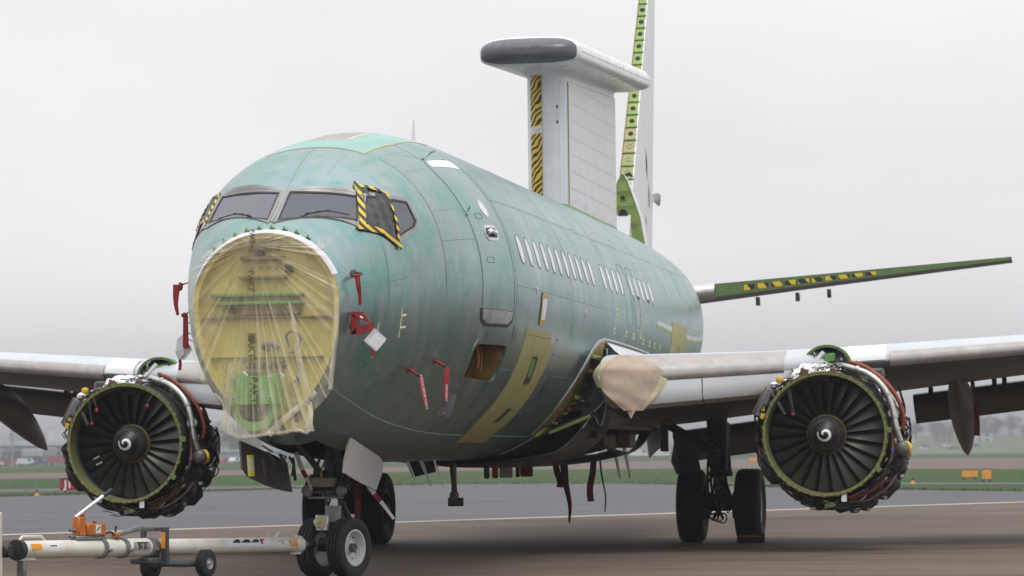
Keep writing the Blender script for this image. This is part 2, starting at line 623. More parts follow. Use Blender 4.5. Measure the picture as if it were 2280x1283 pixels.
def fpt(y, th):
    y = np.asarray(y, float)
    th = np.asarray(th, float)
    p = base_pt(y, th)
    y = y + 0 * th
    if np.any((y > -2.8) & (y < -.6)):
        nrm = base_n(y, th)
        tt = np.where(th > 220, th - 360, th)
        for P_, c_, n_ in FACETS:
            d = sdf_poly(P_, y, tt * R(1) * 1.25)
            w = np.clip((d + .06) / .07, 0, 1)
            w = w * w * (3 - 2 * w)
            den = (nrm @ n_)
            k = ((c_ - p) @ n_) / np.where(np.abs(den) < .2, .2, den)
            p = p + nrm * (np.clip(k, -.12, .03) * w)[..., None]
    return p


def fnorm(y, th):
    y = np.asarray(y, float)
    th = np.asarray(th, float)
    e1 = fpt(y + .012, th) - fpt(y - .012, th)
    e2 = fpt(y, th + .4) - fpt(y, th - .4)
    n = np.cross(e2, e1)
    n /= np.linalg.norm(n, axis=-1, keepdims=True) + 1e-12
    return n * np.sign((n * base_n(y, th)).sum(-1, keepdims=True))


def fo(y, th, off):
    """a single point off metres outside the skin"""
    return Vector(fpt(y, th) + fnorm(y, th) * off)


# ---- body skin paint: translucent green protective coat over aluminium, hand-rubbed and streaky
def mat_body():
    m = bpy.data.materials.new('green_protective_coat')
    m.use_nodes = True
    nt = m.node_tree
    n, l = nt.nodes, nt.links
    b = n['Principled BSDF']
    uv = n.new('ShaderNodeUVMap')
    tcn = n.new('ShaderNodeTexCoord')

    def noise(src, sc, scale, det=6, rough=.6):
        mp = n.new('ShaderNodeMapping')
        mp.inputs['Scale'].default_value = sc
        l.new(src, mp.inputs[0])
        z = n.new('ShaderNodeTexNoise')
        z.inputs['Scale'].default_value = scale
        z.inputs['Detail'].default_value = det
        z.inputs['Roughness'].default_value = rough
        l.new(mp.outputs[0], z.inputs['Vector'])
        return z.outputs[0]

    def ramp_(src, p0, p1, c0, c1):
        r_ = n.new('ShaderNodeValToRGB')
        r_.color_ramp.elements[0].position = p0
        r_.color_ramp.elements[0].color = (*c0, 1)
        r_.color_ramp.elements[1].position = p1
        r_.color_ramp.elements[1].color = (*c1, 1)
        l.new(src, r_.inputs[0])
        return r_.outputs[0]

    def mix(fac, a, b_, blend='MIX'):
        x = n.new('ShaderNodeMix')
        x.data_type = 'RGBA'
        x.blend_type = blend
        if isinstance(fac, float):
            x.inputs['Factor'].default_value = fac
        else:
            l.new(fac, x.inputs['Factor'])
        for s_, k in ((a, 'A'), (b_, 'B')):
            if isinstance(s_, tuple):
                x.inputs[k].default_value = (*s_, 1)
            else:
                l.new(s_, x.inputs[k])
        return x.outputs['Result']

    streak = noise(uv.outputs[0], (3.6, .42, 1), 1.0, 9, .68)
    fine = noise(uv.outputs[0], (45, 2.2, 1), 1.0, 4, .6)
    blotch = noise(tcn.outputs['Object'], (1, 1, 1), .75, 5, .55)
    blotch2 = noise(tcn.outputs['Object'], (1, .6, 1), 2.1, 6, .6)
    base = ramp_(blotch, .36, .66, (.148, .300, .276), (.260, .412, .395))
    base = mix(ramp_(streak, .40, .60, (0, 0, 0), (.85, .85, .85)), base, (.330, .372, .385))
    base = mix(ramp_(blotch2, .49, .66, (0, 0, 0), (.75, .75, .75)), base, (.115, .335, .282))
    base = mix(ramp_(fine, .48, .78, (0, 0, 0), (.45, .45, .45)), base, (.37, .44, .43))
    # hand-rubbed pale patches with scratches
    rub = noise(tcn.outputs['Object'], (1, 1, .7), 2.3, 10, .74)
    scr = noise(uv.outputs[0], (60, 5, 1), 1.0, 5, .7)
    rubm = ramp_(rub, .53, .68, (0, 0, 0), (.62, .62, .62))
    rubm = mix(ramp_(scr, .36, .62, (.25, .25, .25), (1, 1, 1)), (0.0, 0.0, 0.0), rubm)
    base = mix(rubm, base, (.47, .515, .515))
    l.new(base, b.inputs['Base Color'])
    rg = n.new('ShaderNodeMapRange')
    rg.inputs['From Min'].default_value = .3
    rg.inputs['From Max'].default_value = .7
    rg.inputs['To Min'].default_value = .24
    rg.inputs['To Max'].default_value = .42
    l.new(streak, rg.inputs[0])
    l.new(rg.outputs[0], b.inputs['Roughness'])
    b.inputs['Metallic'].default_value = .85
    b.inputs['Specular IOR Level'].default_value = .5
    bp = n.new('ShaderNodeBump')
    bp.inputs['Strength'].default_value = .28
    bp.inputs['Distance'].default_value = .03
    wav = noise(uv.outputs[0], (2.0, 1.6, 1), 1.0, 2, .5)
    l.new(wav, bp.inputs['Height'])
    l.new(bp.outputs[0], b.inputs['Normal'])
    return m


M['body'] = mat_body()


def mat_glass():
    m = bpy.data.materials.new('coated_windscreen_glass')
    m.use_nodes = True
    nt = m.node_tree
    n, l = nt.nodes, nt.links
    b = n['Principled BSDF']
    tcn = n.new('ShaderNodeTexCoord')
    z = n.new('ShaderNodeTexNoise')
    z.inputs['Scale'].default_value = 1.7
    z.inputs['Detail'].default_value = 1
    l.new(tcn.outputs['Object'], z.inputs['Vector'])
    r_ = n.new('ShaderNodeValToRGB')
    e_ = r_.color_ramp.elements
    e_[0].position, e_[0].color = .34, (.050, .050, .040, 1)
    e_[1].position, e_[1].color = .66, (.050, .060, .068, 1)
    x = e_.new(.50)
    x.color = (.040, .042, .078, 1)  # coating sheen and reflected sky blue put into the base colour
    l.new(z.outputs[0], r_.inputs[0])
    l.new(r_.outputs[0], b.inputs['Base Color'])
    b.inputs['Roughness'].default_value = .06
    b.inputs['Specular IOR Level'].default_value = .75
    return m


M['glass'] = mat_glass()


# ---- pieces laid on the body surface
def put_uv(me, uvs):
    lay = me.uv_layers.new(name='UVMap')
    idx = np.empty(len(me.loops), int)
    me.loops.foreach_get('vertex_index', idx)
    lay.data.foreach_set('uv', np.asarray(uvs, float)[idx].ravel())


def decal(name, poly, mat_, parent=None, off=.004, thick=.004, d=.09):
    bm = bmesh.new()
    vs = [bm.verts.new((y, t * SARC, 0)) for y, t in poly]
    bm.faces.new(vs)
    bmesh.ops.triangulate(bm, faces=bm.faces[:])
    for _ in range(7):
        lo = [e_ for e_ in bm.edges if e_.calc_length() > d]
        if not lo:
            break
        bmesh.ops.subdivide_edges(bm, edges=lo, cuts=1)
        bmesh.ops.triangulate(bm, faces=[f for f in bm.faces if len(f.verts) > 3])
    bm.verts.index_update()
    Q = np.array([v.co[:] for v in bm.verts])
    F = [tuple(v.index for v in f.verts) for f in bm.faces]
    B = [(e_.verts[0].index, e_.verts[1].index) for e_ in bm.edges if len(e_.link_faces) == 1]
    bm.free()
    y, th = Q[:, 0], Q[:, 1] / SARC
    p, nr = fpt(y, th), fnorm(y, th)
    top = p + nr * off
    low = p + nr * (off - thick)
    n = len(Q)
    F += [(a, b, b + n, a + n) for a, b in B]
    me = bpy.data.meshes.new(name)
    me.from_pydata(np.vstack([top, low]).tolist(), [], F)
    me.materials.append(mat_)
    me.update()
    put_uv(me, np.vstack([Q[:, :2], Q[:, :2]]))
    me.polygons.foreach_set('use_smooth', [True] * len(me.polygons))
    me.set_sharp_from_angle(angle=R(35))
    bm2 = bmesh.new()
    bm2.from_mesh(me)
    bmesh.ops.recalc_face_normals(bm2, faces=bm2.faces)
    bm2.to_mesh(me)
    bm2.free()
    o = bpy.data.objects.new(name, me)
    COL.objects.link(o)
    if parent is not None:
        par(o, parent)
    return o


def rrect(y0, y1, t0, t1, r, n=5):
    rt = r / SARC
    out = []
    for cy, ct, a in ((y1 - r, t1 - rt, 0), (y0 + r, t1 - rt, 90), (y0 + r, t0 + rt, 180), (y1 - r, t0 + rt, 270)):
        for k in range(n + 1):
            w = R(a + 90 * k / n)
            out.append((cy + r * math.cos(w), ct + rt * math.sin(w)))
    return out


def shrink(poly, g):
    """offset a convex polygon in (y, th) inwards by g metres"""
    P = [Vector((y, t * SARC)) for y, t in poly]
    n = len(P)
    area = sum(P[i].x * P[(i + 1) % n].y - P[(i + 1) % n].x * P[i].y for i in range(n))
    sg = 1 if area > 0 else -1
    out = []
    for i in range(n):
        a, b, c = P[i - 1], P[i], P[(i + 1) % n]
        e1, e2 = (b - a).normalized(), (c - b).normalized()
        n1, n2 = Vector((-e1.y, e1.x)) * sg, Vector((-e2.y, e2.x)) * sg
        m = (n1 + n2)
        m = m / max(m.length, 1e-6)
        k = g / max(.35, m.dot(n1))
        q = b + m * k
        out.append((q.x, q.y / SARC))
    return out


def ring(name, inner, outer, mat_, parent=None, off=.006, thick=.006, d=.07):
    """flat band between two polygons with the same corner count"""
    n = len(inner)
    A, B = [], []
    for i in range(n):
        j = (i + 1) % n
        L = math.hypot(outer[j][0] - outer[i][0], (outer[j][1] - outer[i][1]) * SARC)
        k = max(1, int(L / d))
        for q in range(k):
            t = q / k
            A.append((inner[i][0] + (inner[j][0] - inner[i][0]) * t, inner[i][1] + (inner[j][1] - inner[i][1]) * t))
            B.append((outer[i][0] + (outer[j][0] - outer[i][0]) * t, outer[i][1] + (outer[j][1] - outer[i][1]) * t))
    A, B = np.array(A), np.array(B)
    rows = []
    for P_, o_ in ((A, off - thick), (A, off), (B, off), (B, off - thick)):
        rows.append(fpt(P_[:, 0], P_[:, 1]) + fnorm(P_[:, 0], P_[:, 1]) * o_)
    m = len(A)
    V = np.vstack(rows).tolist()
    F = [(r_ * m + k, r_ * m + (k + 1) % m, (r_ + 1) * m + (k + 1) % m, (r_ + 1) * m + k) for r_ in range(3) for k in range(m)]
    mb = MB().add(V, F)
    o = mb.build(name, mat_, parent, 50)
    put_uv(o.data, np.vstack([np.stack([P_[:, 0], P_[:, 1] * SARC], -1) for P_ in (A, A, B, B)]))
    return o


def strip(name, path, width, mat_, parent=None, off=.003, d=.1, closed=False):
    """thin raised strip along a path on the skin"""
    Q = []
    for i in range(len(path) - 1):
        a, b = path[i], path[i + 1]
        L = math.hypot(b[0] - a[0], (b[1] - a[1]) * SARC)
        k = max(1, int(L / d))
        Q += [(a[0] + (b[0] - a[0]) * j / k, a[1] + (b[1] - a[1]) * j / k) for j in range(k)]
    Q.append(path[-1])
    Q = np.array(Q)
    t = np.gradient(np.stack([Q[:, 0], Q[:, 1] * SARC], -1), axis=0)
    t /= np.linalg.norm(t, axis=1, keepdims=True) + 1e-9
    nrm2 = np.stack([-t[:, 1], t[:, 0] / SARC], -1)
    nrm2[:, 0] = -t[:, 1]
    G = []
    for k, o_ in ((-.5, -.001), (-.3, off), (.3, off), (.5, -.001)):
        y = Q[:, 0] + nrm2[:, 0] * width * k
        th = Q[:, 1] + nrm2[:, 1] * width * k
        G.append(fpt(y, th) + fnorm(y, th) * o_)
    o = MB().grid(G).build(name, mat_, parent, 60)
    put_uv(o.data, np.tile(np.stack([Q[:, 0], Q[:, 1] * SARC], -1), (4, 1)))
    return o


# ---- the aircraft itself
AC = thing('aircraft', (0, 5, 0), 'twin jet airliner in bare green primer with a white radar on its back, engines uncovered', 'aircraft')

CARGO = (.36, 1.56, -33.0, -19.5)
NLGB = (-1.78, .22, -103.5, -76.5)
ys = sorted(set([round(v, 3) for v in np.arange(-2.78, .8, .03)] + [round(v, 3) for v in np.arange(.8, 3.0, .05)] + [round(v, 3) for v in np.arange(3.0, 28.21, .16)]
                + [CARGO[0], CARGO[1], NLGB[0], NLGB[1], 28.2]))
ys = [v for i, v in enumerate(ys) if i == 0 or v - ys[i - 1] > .004 or v in (CARGO[0], CARGO[1], NLGB[0], NLGB[1])]
ths = np.arange(-130.5, 229.5, 1.5)
YYm, THm = np.meshgrid(np.array(ys), ths, indexing='ij')
Pm = fpt(YYm, THm)
ni, nj = Pm.shape[:2]
faces = []
for i in range(ni - 1):
    ym = (ys[i] + ys[i + 1]) / 2
    for j in range(nj):
        t0 = ths[j] + .75
        if CARGO[0] < ym < CARGO[1] and CARGO[2] < t0 < CARGO[3]:
            continue
        if NLGB[0] < ym < NLGB[1] and NLGB[2] < t0 < NLGB[3]:
            continue
        j2 = (j + 1) % nj
        faces.append((i * nj + j, i * nj + j2, (i + 1) * nj + j2, (i + 1) * nj + j))
me = bpy.data.meshes.new('fuselage')
faces.append(tuple((ni - 1) * nj + j for j in range(nj)))
me.from_pydata(Pm.reshape(-1, 3).tolist(), [], faces)
me.materials.append(M['body'])
me.update()
put_uv(me, np.stack([YYm.ravel(), THm.ravel() * SARC], -1))
me.polygons.foreach_set('use_smooth', [True] * len(me.polygons))
FUS = bpy.data.objects.new('fuselage', me)
COL.objects.link(FUS)
par(FUS, AC)
FUS['label'] = 'green primed fuselage with white blanked windows'

# ---- seams and rivets
for y0, a, b in ((-1.9, -60, 24), (-.62, -62, 62), (.42, 56, 124), (1.62, -75, 165), (5.3, -60, 150), (8.7, -10, 150), (12.9, -6, 150), (16.6, 0, 150), (18.6, 0, 150), (20.6, 0, 150), (22.6, 0, 150)):
    strip('skin_seam', [(y0, a), (y0, b)], .008, M['seam'], FUS, .002)
for t0, a, b in ((1.3, 1.62, 9.0), (34.0, 1.62, 25.0), (68.0, 1.6, 14.0), (-28, 1.62, 2.2), (-28, 4.3, 6.6), (17.5, -.62, .34), (-57.8, -.6, 6.9)):
    strip('skin_seam', [(a, t0), (b, t0)], .008, M['seam'], FUS, .002)
strip('skin_seam', [(-2.45, 5.5), (-1.45, 4.5)], .012, M['seam'], FUS, .0025)
strip('skin_seam', [(-1.9, 90), (-.7, 90)], .012, M['seam'], FUS, .0025)
strip('sealant_line', [(-2.72, -43.5), (-2.3, -46.6), (-1.8, -49.6), (-1.2, -52.5), (-.6, -54.8), (.2, -56.6), (1.2, -57.6), (2.6, -57.9), (6.8, -57.8)], .016, mat('mint_sealant', (.22, .42, .36), .5), FUS, .004)

rv = MB()


def rivets(path, step=.035, rows=1, gap=.03, r=.0048):
    Q = []
    for i in range(len(path) - 1):
        a, b = path[i], path[i + 1]
        L = math.hypot(b[0] - a[0], (b[1] - a[1]) * SARC)
        k = max(1, int(L / step))
        tx, tt = (b[0] - a[0]) / max(L, 1e-6), (b[1] - a[1]) * SARC / max(L, 1e-6)
        for q in range(rows):
            o_ = (q - (rows - 1) / 2) * gap
            for j in range(k):
                Q.append((a[0] + (b[0] - a[0]) * j / k - tt * o_, a[1] + (b[1] - a[1]) * j / k + tx * o_ / SARC))
    Q = np.array(Q)
    p, nr = fpt(Q[:, 0], Q[:, 1]), fnorm(Q[:, 0], Q[:, 1])
    up = np.array([0, 1., 0])
    t1 = np.cross(nr, up)
    t1 /= np.linalg.norm(t1, axis=1, keepdims=True) + 1e-9
    t2 = np.cross(nr, t1)
    for i in range(len(Q)):
        V = [p[i] + nr[i] * .0026]
        V += [p[i] + (t1[i] * math.cos(w) + t2[i] * math.sin(w)) * r + nr[i] * .0008 for w in (0, 1.257, 2.513, 3.77, 5.027)]
        rv.add(V, [(0, 1, 2), (0, 2, 3), (0, 3, 4), (0, 4, 5), (0, 5, 1)])


rivets([(-2.45, 8.2), (-1.5, 7.0)], rows=3)
rivets([(-2.45, 3.0), (-1.5, 2.2)], rows=2)
rivets([(-1.9, 22), (-1.9, -45)], rows=2)
rivets([(-1.45, 22), (-1.3, 6)], rows=5, gap=.035)
rivets([(-.62, 60), (-.62, -50)], rows=2)
rivets([(-1.95, 57), (-1.62, 97)], rows=2)
rivets([(-1.62, 57), (-1.0, 40)], rows=2, gap=.04)
rivets([(-.93, 39), (-.9, 24)], rows=2, gap=.04)
rivets([(-1.0, 62), (.3, 62)], rows=1)
rivets([(-1.55, 73), (-.9, 73)], rows=2)
rivets([(-1.85, 88), (-.8, 88)], rows=1)
rivets([(-1.85, 92), (-.8, 92)], rows=1)
rivets([(-.55, -12), (.3, -12)], rows=2)
rivets([(-.2, 52), (-.2, -30)], rows=1)
rivets([(.25, 45), (.25, -16)], rows=2, gap=.05)
rivets([(1.68, 60), (1.68, -50)], rows=2)
rivets([(1.7, 2.6), (8.9, 2.6)], rows=1, step=.06)
rivets([(1.7, 33), (12, 33)], rows=1, step=.06)
rivets([(-2.4, -18), (-1.9, -18)], rows=3)
rivets([(-2.3, -30), (-1.6, -30)], rows=2)
rivets([(5.35, 40), (5.35, -20)], rows=1, step=.06)
for y_ in (2.9, 4.4, 6.2, 7.4, 9.3, 10.6, 12.0, 14.0, 15.4):
    rivets([(y_, 62), (y_, 24)], step=.07)
    rivets([(y_, 7), (y_, -9)], step=.07)
for t_ in (26.5, 44, 56, -5.5):
    rivets([(1.75, t_), (9.5, t_)], step=.07)
rivets([(-.6, 30), (.25, 30)], rows=1)
rivets([(-.6, 4), (.25, 4)], rows=1)
rivets([(-1.85, -22), (-.65, -24)], rows=2)
rivets([(-.55, 50), (.25, 50)], rows=2)
RV = rv.build('rivets', M['seam'], FUS, 0)
RV['kind'] = 'stuff'

# ---- cockpit windows: frame, black seal, glass
for w_ in WIN_ALL:
    outer = shrink(w_, -.056)
    ring('window_frame', shrink(w_, .005), outer, M['frame_grey'], FUS, .010, .012)
    ring('window_seal', shrink(w_, .026), shrink(w_, -.004), M['black'], FUS, .012, .012)
    decal('cockpit_window', shrink(w_, .018), M['glass'], FUS, .006, .006, .2)
decal('centre_post', [(-2.55, 89.2), (-2.55, 90.8), (-1.93, 91.2), (-1.93, 88.8)], M['frame_grey'], FUS, .0085, .008)
fr = MB()
for w_ in WIN_ALL[:1] + WIN_ALL[2:4]:
    P_ = shrink(w_, -.030)
    P_.append(P_[0])
    rv = MB()
    rivets(P_, .045, 1, r=.0062)
    for v in range(0, len(rv.v), 6):
        fr.add(rv.v[v:v + 6], [(0, 1, 2), (0, 2, 3), (0, 3, 4), (0, 4, 5), (0, 5, 1)])
for i, v in enumerate(fr.v):        # onto the frame's face
    pass
FRV = MB()
for k in range(0, len(fr.v), 6):
    c_ = np.array(fr.v[k])
    o_ = np.cross(np.array(fr.v[k + 1]) - c_, np.array(fr.v[k + 2]) - c_)
    o_ /= np.linalg.norm(o_)
    if o_ @ (c_ - np.array([0, 0, 3.2])) < 0:
        o_ = -o_
    FRV.add([np.array(p) + o_ * .0105 for p in fr.v[k:k + 6]], [(0, 1, 2), (0, 2, 3), (0, 3, 4), (0, 4, 5), (0, 5, 1)])
o_ = FRV.build('frame_screws', M['black'], FUS, 0)
o_['kind'] = 'stuff'


def wiper(sgn):
    t = (lambda a: a if sgn > 0 else 180 - a)
    mb = MB()
    a = fo(-2.30, t(71), .035)
    b = fo(-2.12, t(55), .04)
    c = fo(-2.16, t(61), .045)
    mb.tube([fo(-2.37, t(72), .02), a, c], [.010, .009, .006], 8)
    mb.tube([fo(-2.22, t(67), .035), c, b, fo(-2.07, t(49), .03)], .006, 6)
    mb.box(a, (.03, .03, .025), b=.006)
    mb.box(fo(-2.37, t(72), .018), (.04, .04, .03), b=.008)
    mb.box(c, (.03, .02, .02), b=.004)
    return mb.build('windscreen_wiper', M['black'], FUS)


wiper(1)
wiper(-1)

# ---- cabin window plugs
for k in list(range(11)) + [12, 13, 14, 15, 17, 18, 19, 20, 21]:
    y0 = 2.1 + .508 * k * 1.003
    P_ = rrect(y0 - .118, y0 + .118, 9.9, 20.6, .115, 6)
    s1 = ring('window_surround', P_, shrink(P_, -.011), M['seam'], FUS, .005, .006, .05)
    decal('window_plug', P_, M['white_plug'], FUS, .002, .003, .07)
    if k in (17, 18, 20, 21):
        decal('window_gap', [(y0 - .09, 10.1), (y0 + .09, 10.1), (y0 + .105, 11.4), (y0 - .105, 11.4)], M['zinc_yellow'] if k % 2 else M['well'], FUS, .004, .003, .07)
# ---- front passenger door
DOORP = rrect(.34, 1.50, -12.8, 54.5, .17, 6)
ring('door_gap', shrink(DOORP, .014), shrink(DOORP, -.006), M['seam'], FUS, .0015, .003, .06)
strip('door_gap', [(1.2, 54.6), (1.38, 53.6), (1.47, 51.2), (1.508, 47.5), (1.508, -6.5), (1.49, -9.6), (1.42, -11.6)], .014, M['seam_dark'], FUS, .006)
DOOR = decal('passenger_door', shrink(DOORP, .012), M['body'], FUS, .006, .006, .08)
decal('door_top_reflection', [(.46, 50.6), (1.40, 48.6), (1.46, 51.0), (1.36, 53.6), (.5, 54.2)], M['white_plug'], DOOR, .009, .003)  # bright reflection at the door's upper corner, put in as a white piece
decal('door_sill_plate', [(.36, -7.8), (1.48, -8.1), (1.45, -10.6), (1.30, -12.3), (.55, -12.5), (.39, -10.8)], M['scuff'], DOOR, .010, .005)
ring('door_sill_edge', [(.36, -7.8), (1.48, -8.1), (1.45, -10.6), (1.30, -12.3), (.55, -12.5), (.39, -10.8)],
     [(.31, -7.6), (1.53, -7.9), (1.51, -11.2), (1.34, -13.5), (.50, -13.7), (.33, -11.4)], M['dark_metal'], DOOR, .008, .008)
P_ = [(1.04 + .085 * math.cos(R(a)), 29.6 + 2.9 * math.sin(R(a))) for a in range(0, 360, 20)]
ring('door_window_ring', P_, [(1.04 + .115 * math.cos(R(a)), 29.6 + 3.7 * math.sin(R(a))) for a in range(0, 360, 20)], M['pale_al'], DOOR, .010, .006)
decal('door_window', P_, M['white_plug'], DOOR, .008, .004)
P_ = rrect(.74, 1.12, 17.9, 21.7, .05)
ring('handle_surround', P_, shrink(P_, -.035), M['pale_al'], DOOR, .012, .008)
decal('handle_recess', P_, M['black'], DOOR, .008, .003)
mb = MB()
mb.tube([fo(.80, 19.8, .012), fo(.88, 20.3, .03), fo(1.0, 19.3, .03), fo(1.08, 19.8, .012)], .028, 8)
mb.build('door_handle', M['white_plug'], DOOR)
for yy_, tt_ in ((.62, 26.5), (.55, 9.5)):
    P_ = rrect(yy_, yy_ + .22, tt_ - .9, tt_ + .9, .02, 2)
    ring('vent_outline', P_, shrink(P_, -.008), M['seam'], DOOR, .009, .004)
mb = MB()
mb.tube([fo(.36, 27.2, .01), fo(.5, 28.8, .03), fo(.62, 30.6, .012)], .012, 6)
mb.build('hinge_cover', M['body'], FUS)
mb = MB()
mb.tube([fo(.5, 55.6, .006), fo(1.0, 58.8, .02), fo(1.55, 61.5, .006)], .014, 6)
mb.build('rain_gutter', M['body'], FUS)

# ---- open cargo bay: frame, liner, hanging wires
y0, y1, t0, t1 = CARGO
P_ = rrect(y0 + .004, y1 - .004, t0 + .1, t1 - .1, .10, 5)
ring('cargo_frame', P_, shrink(P_, -.05), M['body'], FUS, .005, .03)
mb = MB()
A = [fo(y0, t0, -.012), fo(y1, t0, -.012), fo(y1, t1, -.012), fo(y0, t1, -.012)]
cen = sum(A, Vector()) / 4
inn = Vector((-1, 0, .25)).normalized()
Bq = [a + inn * .85 for a in A]
mb.add(A + Bq, [(0, 1, 5, 4), (1, 2, 6, 5), (2, 3, 7, 6), (3, 0, 4, 7), (4, 5, 6, 7)])
mb.build('cargo_bay_liner', M['ochre'], FUS, 0)
mb = MB()
mb.box(cen + inn * .45 + Vector((0, -.42, .1)), (.5, .05, .6), rot=Matrix.Rotation(.6, 3, 'X'), b=.01)
mb.box(cen + inn * .5 + Vector((0, .05, .2)), (.06, 1.1, .06), b=.01)
mb.build('cargo_bay_rail', M['well'], FUS)
for q in range(3):
    mb = MB()
    s0 = A[3] * (1 - .2 - .17 * q) + A[2] * (.2 + .17 * q) + inn * (.06 + .05 * q)
    mb.tube(bez([s0 + Vector((0, 0, -.02)), s0 + Vector((.02, .08 * (-1)**q, -.16)), s0 + Vector((.0, .05 + .06 * (-1)**q, -.28 - .03 * q))], 5), .0035, 5)
    mb.build('loose_wire', M['wire_orange'], FUS)

# ---- primer patches, blanks and marks
PATCH = [(2.30, -12.4), (3.92, -12.4)] + [(4.16, a) for a in (-22, -34, -46, -56)] + [(4.42, -62.3), (2.62, -62.6)] + [(2.32, a) for a in (-52, -40, -28)]
patch_m = mat('patch_chromate', (.40, .39, .15), .5, var=.12, scale=3, col2=(.33, .32, .115))
PB = decal('primer_patch', PATCH, patch_m, FUS, .006, .006, .12)
PB['label'] = 'yellow chromate doubler running down to the belly'
strip('patch_edge', [(2.34, -14.6), (3.96, -14.6)], .012, M['ochre'], PB, .008)
for P_ in ([(3.10, -21.8), (3.42, -21.8), (3.60, -32.0), (3.24, -32.0)], [(3.34, -42.8), (3.60, -43.2), (3.50, -49.8), (3.24, -49.5)]):
    ring('slot_edge', P_, shrink(P_, -.018), M['zinc_green'], PB, .010, .006)
    decal('slot', P_, M['well'], PB, .0075, .004)
decal('slot_insert', [(3.13, -22.6), (3.34, -22.6), (3.50, -29.6), (3.28, -29.6)], M['zinc_green'], PB, .009, .003)
decal('dark_blank', [(1.63, -12.7), (1.80, -12.7), (1.85, -17.4), (1.67, -17.3)], M['radome_dark'], FUS, .004)
for t_ in (-14, -19.5, -25, -31, -37.5, -44.5):
    decal('blue_tape_mark', [(4.34, t_), (4.48, t_), (4.48, t_ - .8), (4.34, t_ - .8)], M['blue_tape'], FUS, .003)
# crown doubler with grey antenna pad
mint = mat('fresh_mint_coat', (.20, .415, .36), .35, var=.12, scale=2)
CP = decal('crown_doubler', [(-.66, 68.3), (.38, 68.3), (2.2, 70), (2.2, 110), (.38, 111.7), (-.66, 111.7)], mint, FUS, .005, .005, .15)
ring('doubler_edge', [(-.66, 68.3), (.38, 68.3), (2.2, 70), (2.2, 110), (.38, 111.7), (-.66, 111.7)], shrink([(-.66, 68.3), (.38, 68.3), (2.2, 70), (2.2, 110), (.38, 111.7), (-.66, 111.7)], -.016), M['zinc_yellow'], CP, .004, .004)
PAD = [(-.06, 82.2), (1.2, 82.4), (1.2, 97.6), (-.06, 97.8)]
ring('pad_edge', PAD, shrink(PAD, -.03), M['tape_cream'], CP, .009, .006)
decal('antenna_pad', PAD, mat('pad_grey', (.30, .28, .29), .45), CP, .009, .006)
for y_, t_, w_ in ((.05, 60, .22), (.3, 57.5, .2), (-.75, 76, .5)):
    decal('coat_patch', [(y_, t_), (y_ + w_, t_ - 1.6), (y_ + w_ * 1.2, t_ - 2.0), (y_ + .05, t_ - .8)], mint, FUS, .002, .003)
# aft doubler
AF = decal('primer_patch', [(14.75, 4.3), (16.55, 4.3), (16.3, -14), (14.5, -14)], patch_m, FUS, .009, .006, .2)
decal('slot', [(15.35, -6), (15.6, -6), (15.55, -12), (15.3, -12)], M['zinc_green'], AF, .012, .003)
decal('bare_strip', [(13.0, 3.2), (20.2, -2.8), (20.2, -5.0), (13.0, 1.1)], M['pale_al'], FUS, .004, .004, .2)
decal('lime_strip', [(13.0, 1.0), (20.2, -5.1), (20.2, -6.3), (13.0, -.3)], M['zinc_lime'], FUS, .004, .004, .2)
# overwing exit outlines and skin fasteners left open
for y_ in (10.2, 11.0):
    P_ = rrect(y_ - .27, y_ + .27, -2.5, 24, .1)
    ring('exit_outline', P_, shrink(P_, -.012), M['seam'], FUS, .003, .004)
hol = [(7.2, 34.8), (8.7, 35.4), (9.4, 38.5), (9.9, 40), (10.9, 38.5), (8.6, 32), (11.3, 33.4), (12.2, 29), (9.0, 1.7), (8.8, -6.2), (9.9, -6.4), (10.6, -6.6), (11.3, -5.5), (11.6, -8), (12.3, -8.2), (12.8, -8.4), (13.4, -8.6), (11.8, 2.5), (17, 3), (18.4, 1)]
for y_, t_ in hol:
    o_ = decal('fastener_patch', [(y_ - .055, t_ - 1.3), (y_ + .055, t_ - 1.3), (y_ + .055, t_ + 1.3), (y_ - .055, t_ + 1.3)], M['tape_cream'], FUS, .003, .003)
    decal('fastener_hole', [(y_ - .02, t_ - .55), (y_ + .02, t_ - .55), (y_ + .02, t_ + .55), (y_ - .02, t_ + .55)], M['black'], FUS, .005, .003)
for y_, t_ in ((2.75, 1.4), (6.3, -2.4)):
    P_ = [(y_ + .035 * math.cos(R(a)), t_ + 1.5 * math.sin(R(a))) for a in range(0, 360, 30)]
    decal('oval_plate', P_, M['pale_al'], FUS, .006, .004)
# green stain band on the rear body and fresh blade antenna on the crown
mb = MB()
mb.loft([[(x * w, 4.15 + c * s_ + l_, z) for x, c in ((0, 0), (.5, .5), (0, 1), (-.5, .5))] for z, w, s_, l_ in ((5.10, .05, .32, 0), (5.35, .03, .2, .12), (5.56, .012, .08, .2))])
mb.build('blade_antenna', M['white_skin'], FUS)

# ---- nose: sealed front bulkhead where the radome was
def bh(s_, y):
    """outline of the nose opening, scaled about its centre"""
    out = []
    for k in range(64):
        p = base_pt(-2.78, 360 * k / 64)
        out.append(Vector((p[0] * s_, y, 2.78 + (p[2] - 2.78) * s_)))
    return out


mb = MB()
mb.loft([bh(.93, -2.66), bh(.5, -2.66), bh(.02, -2.66)], caps=False)
mb.loft([bh(1.0, -2.782), bh(.93, -2.782), bh(.93, -2.66)], caps=False)
BH = mb.build('front_bulkhead', mat('bulkhead_chromate', (.70, .58, .17), .5, var=.1, scale=3, col2=(.56, .46, .13)), AC, 30)
BH['label'] = 'yellow primed front pressure bulkhead with green beams'
bz = mat('bulkhead_beam', (.33, .28, .085), .5, var=.2, scale=6)


def bbox(name, x0, x1, z0, z1, d, m_, y=-2.66):
    return MB().box(((x0 + x1) / 2, y - d / 2, (z0 + z1) / 2), (x1 - x0, d, z1 - z0), b=.008).build(name, m_, BH)


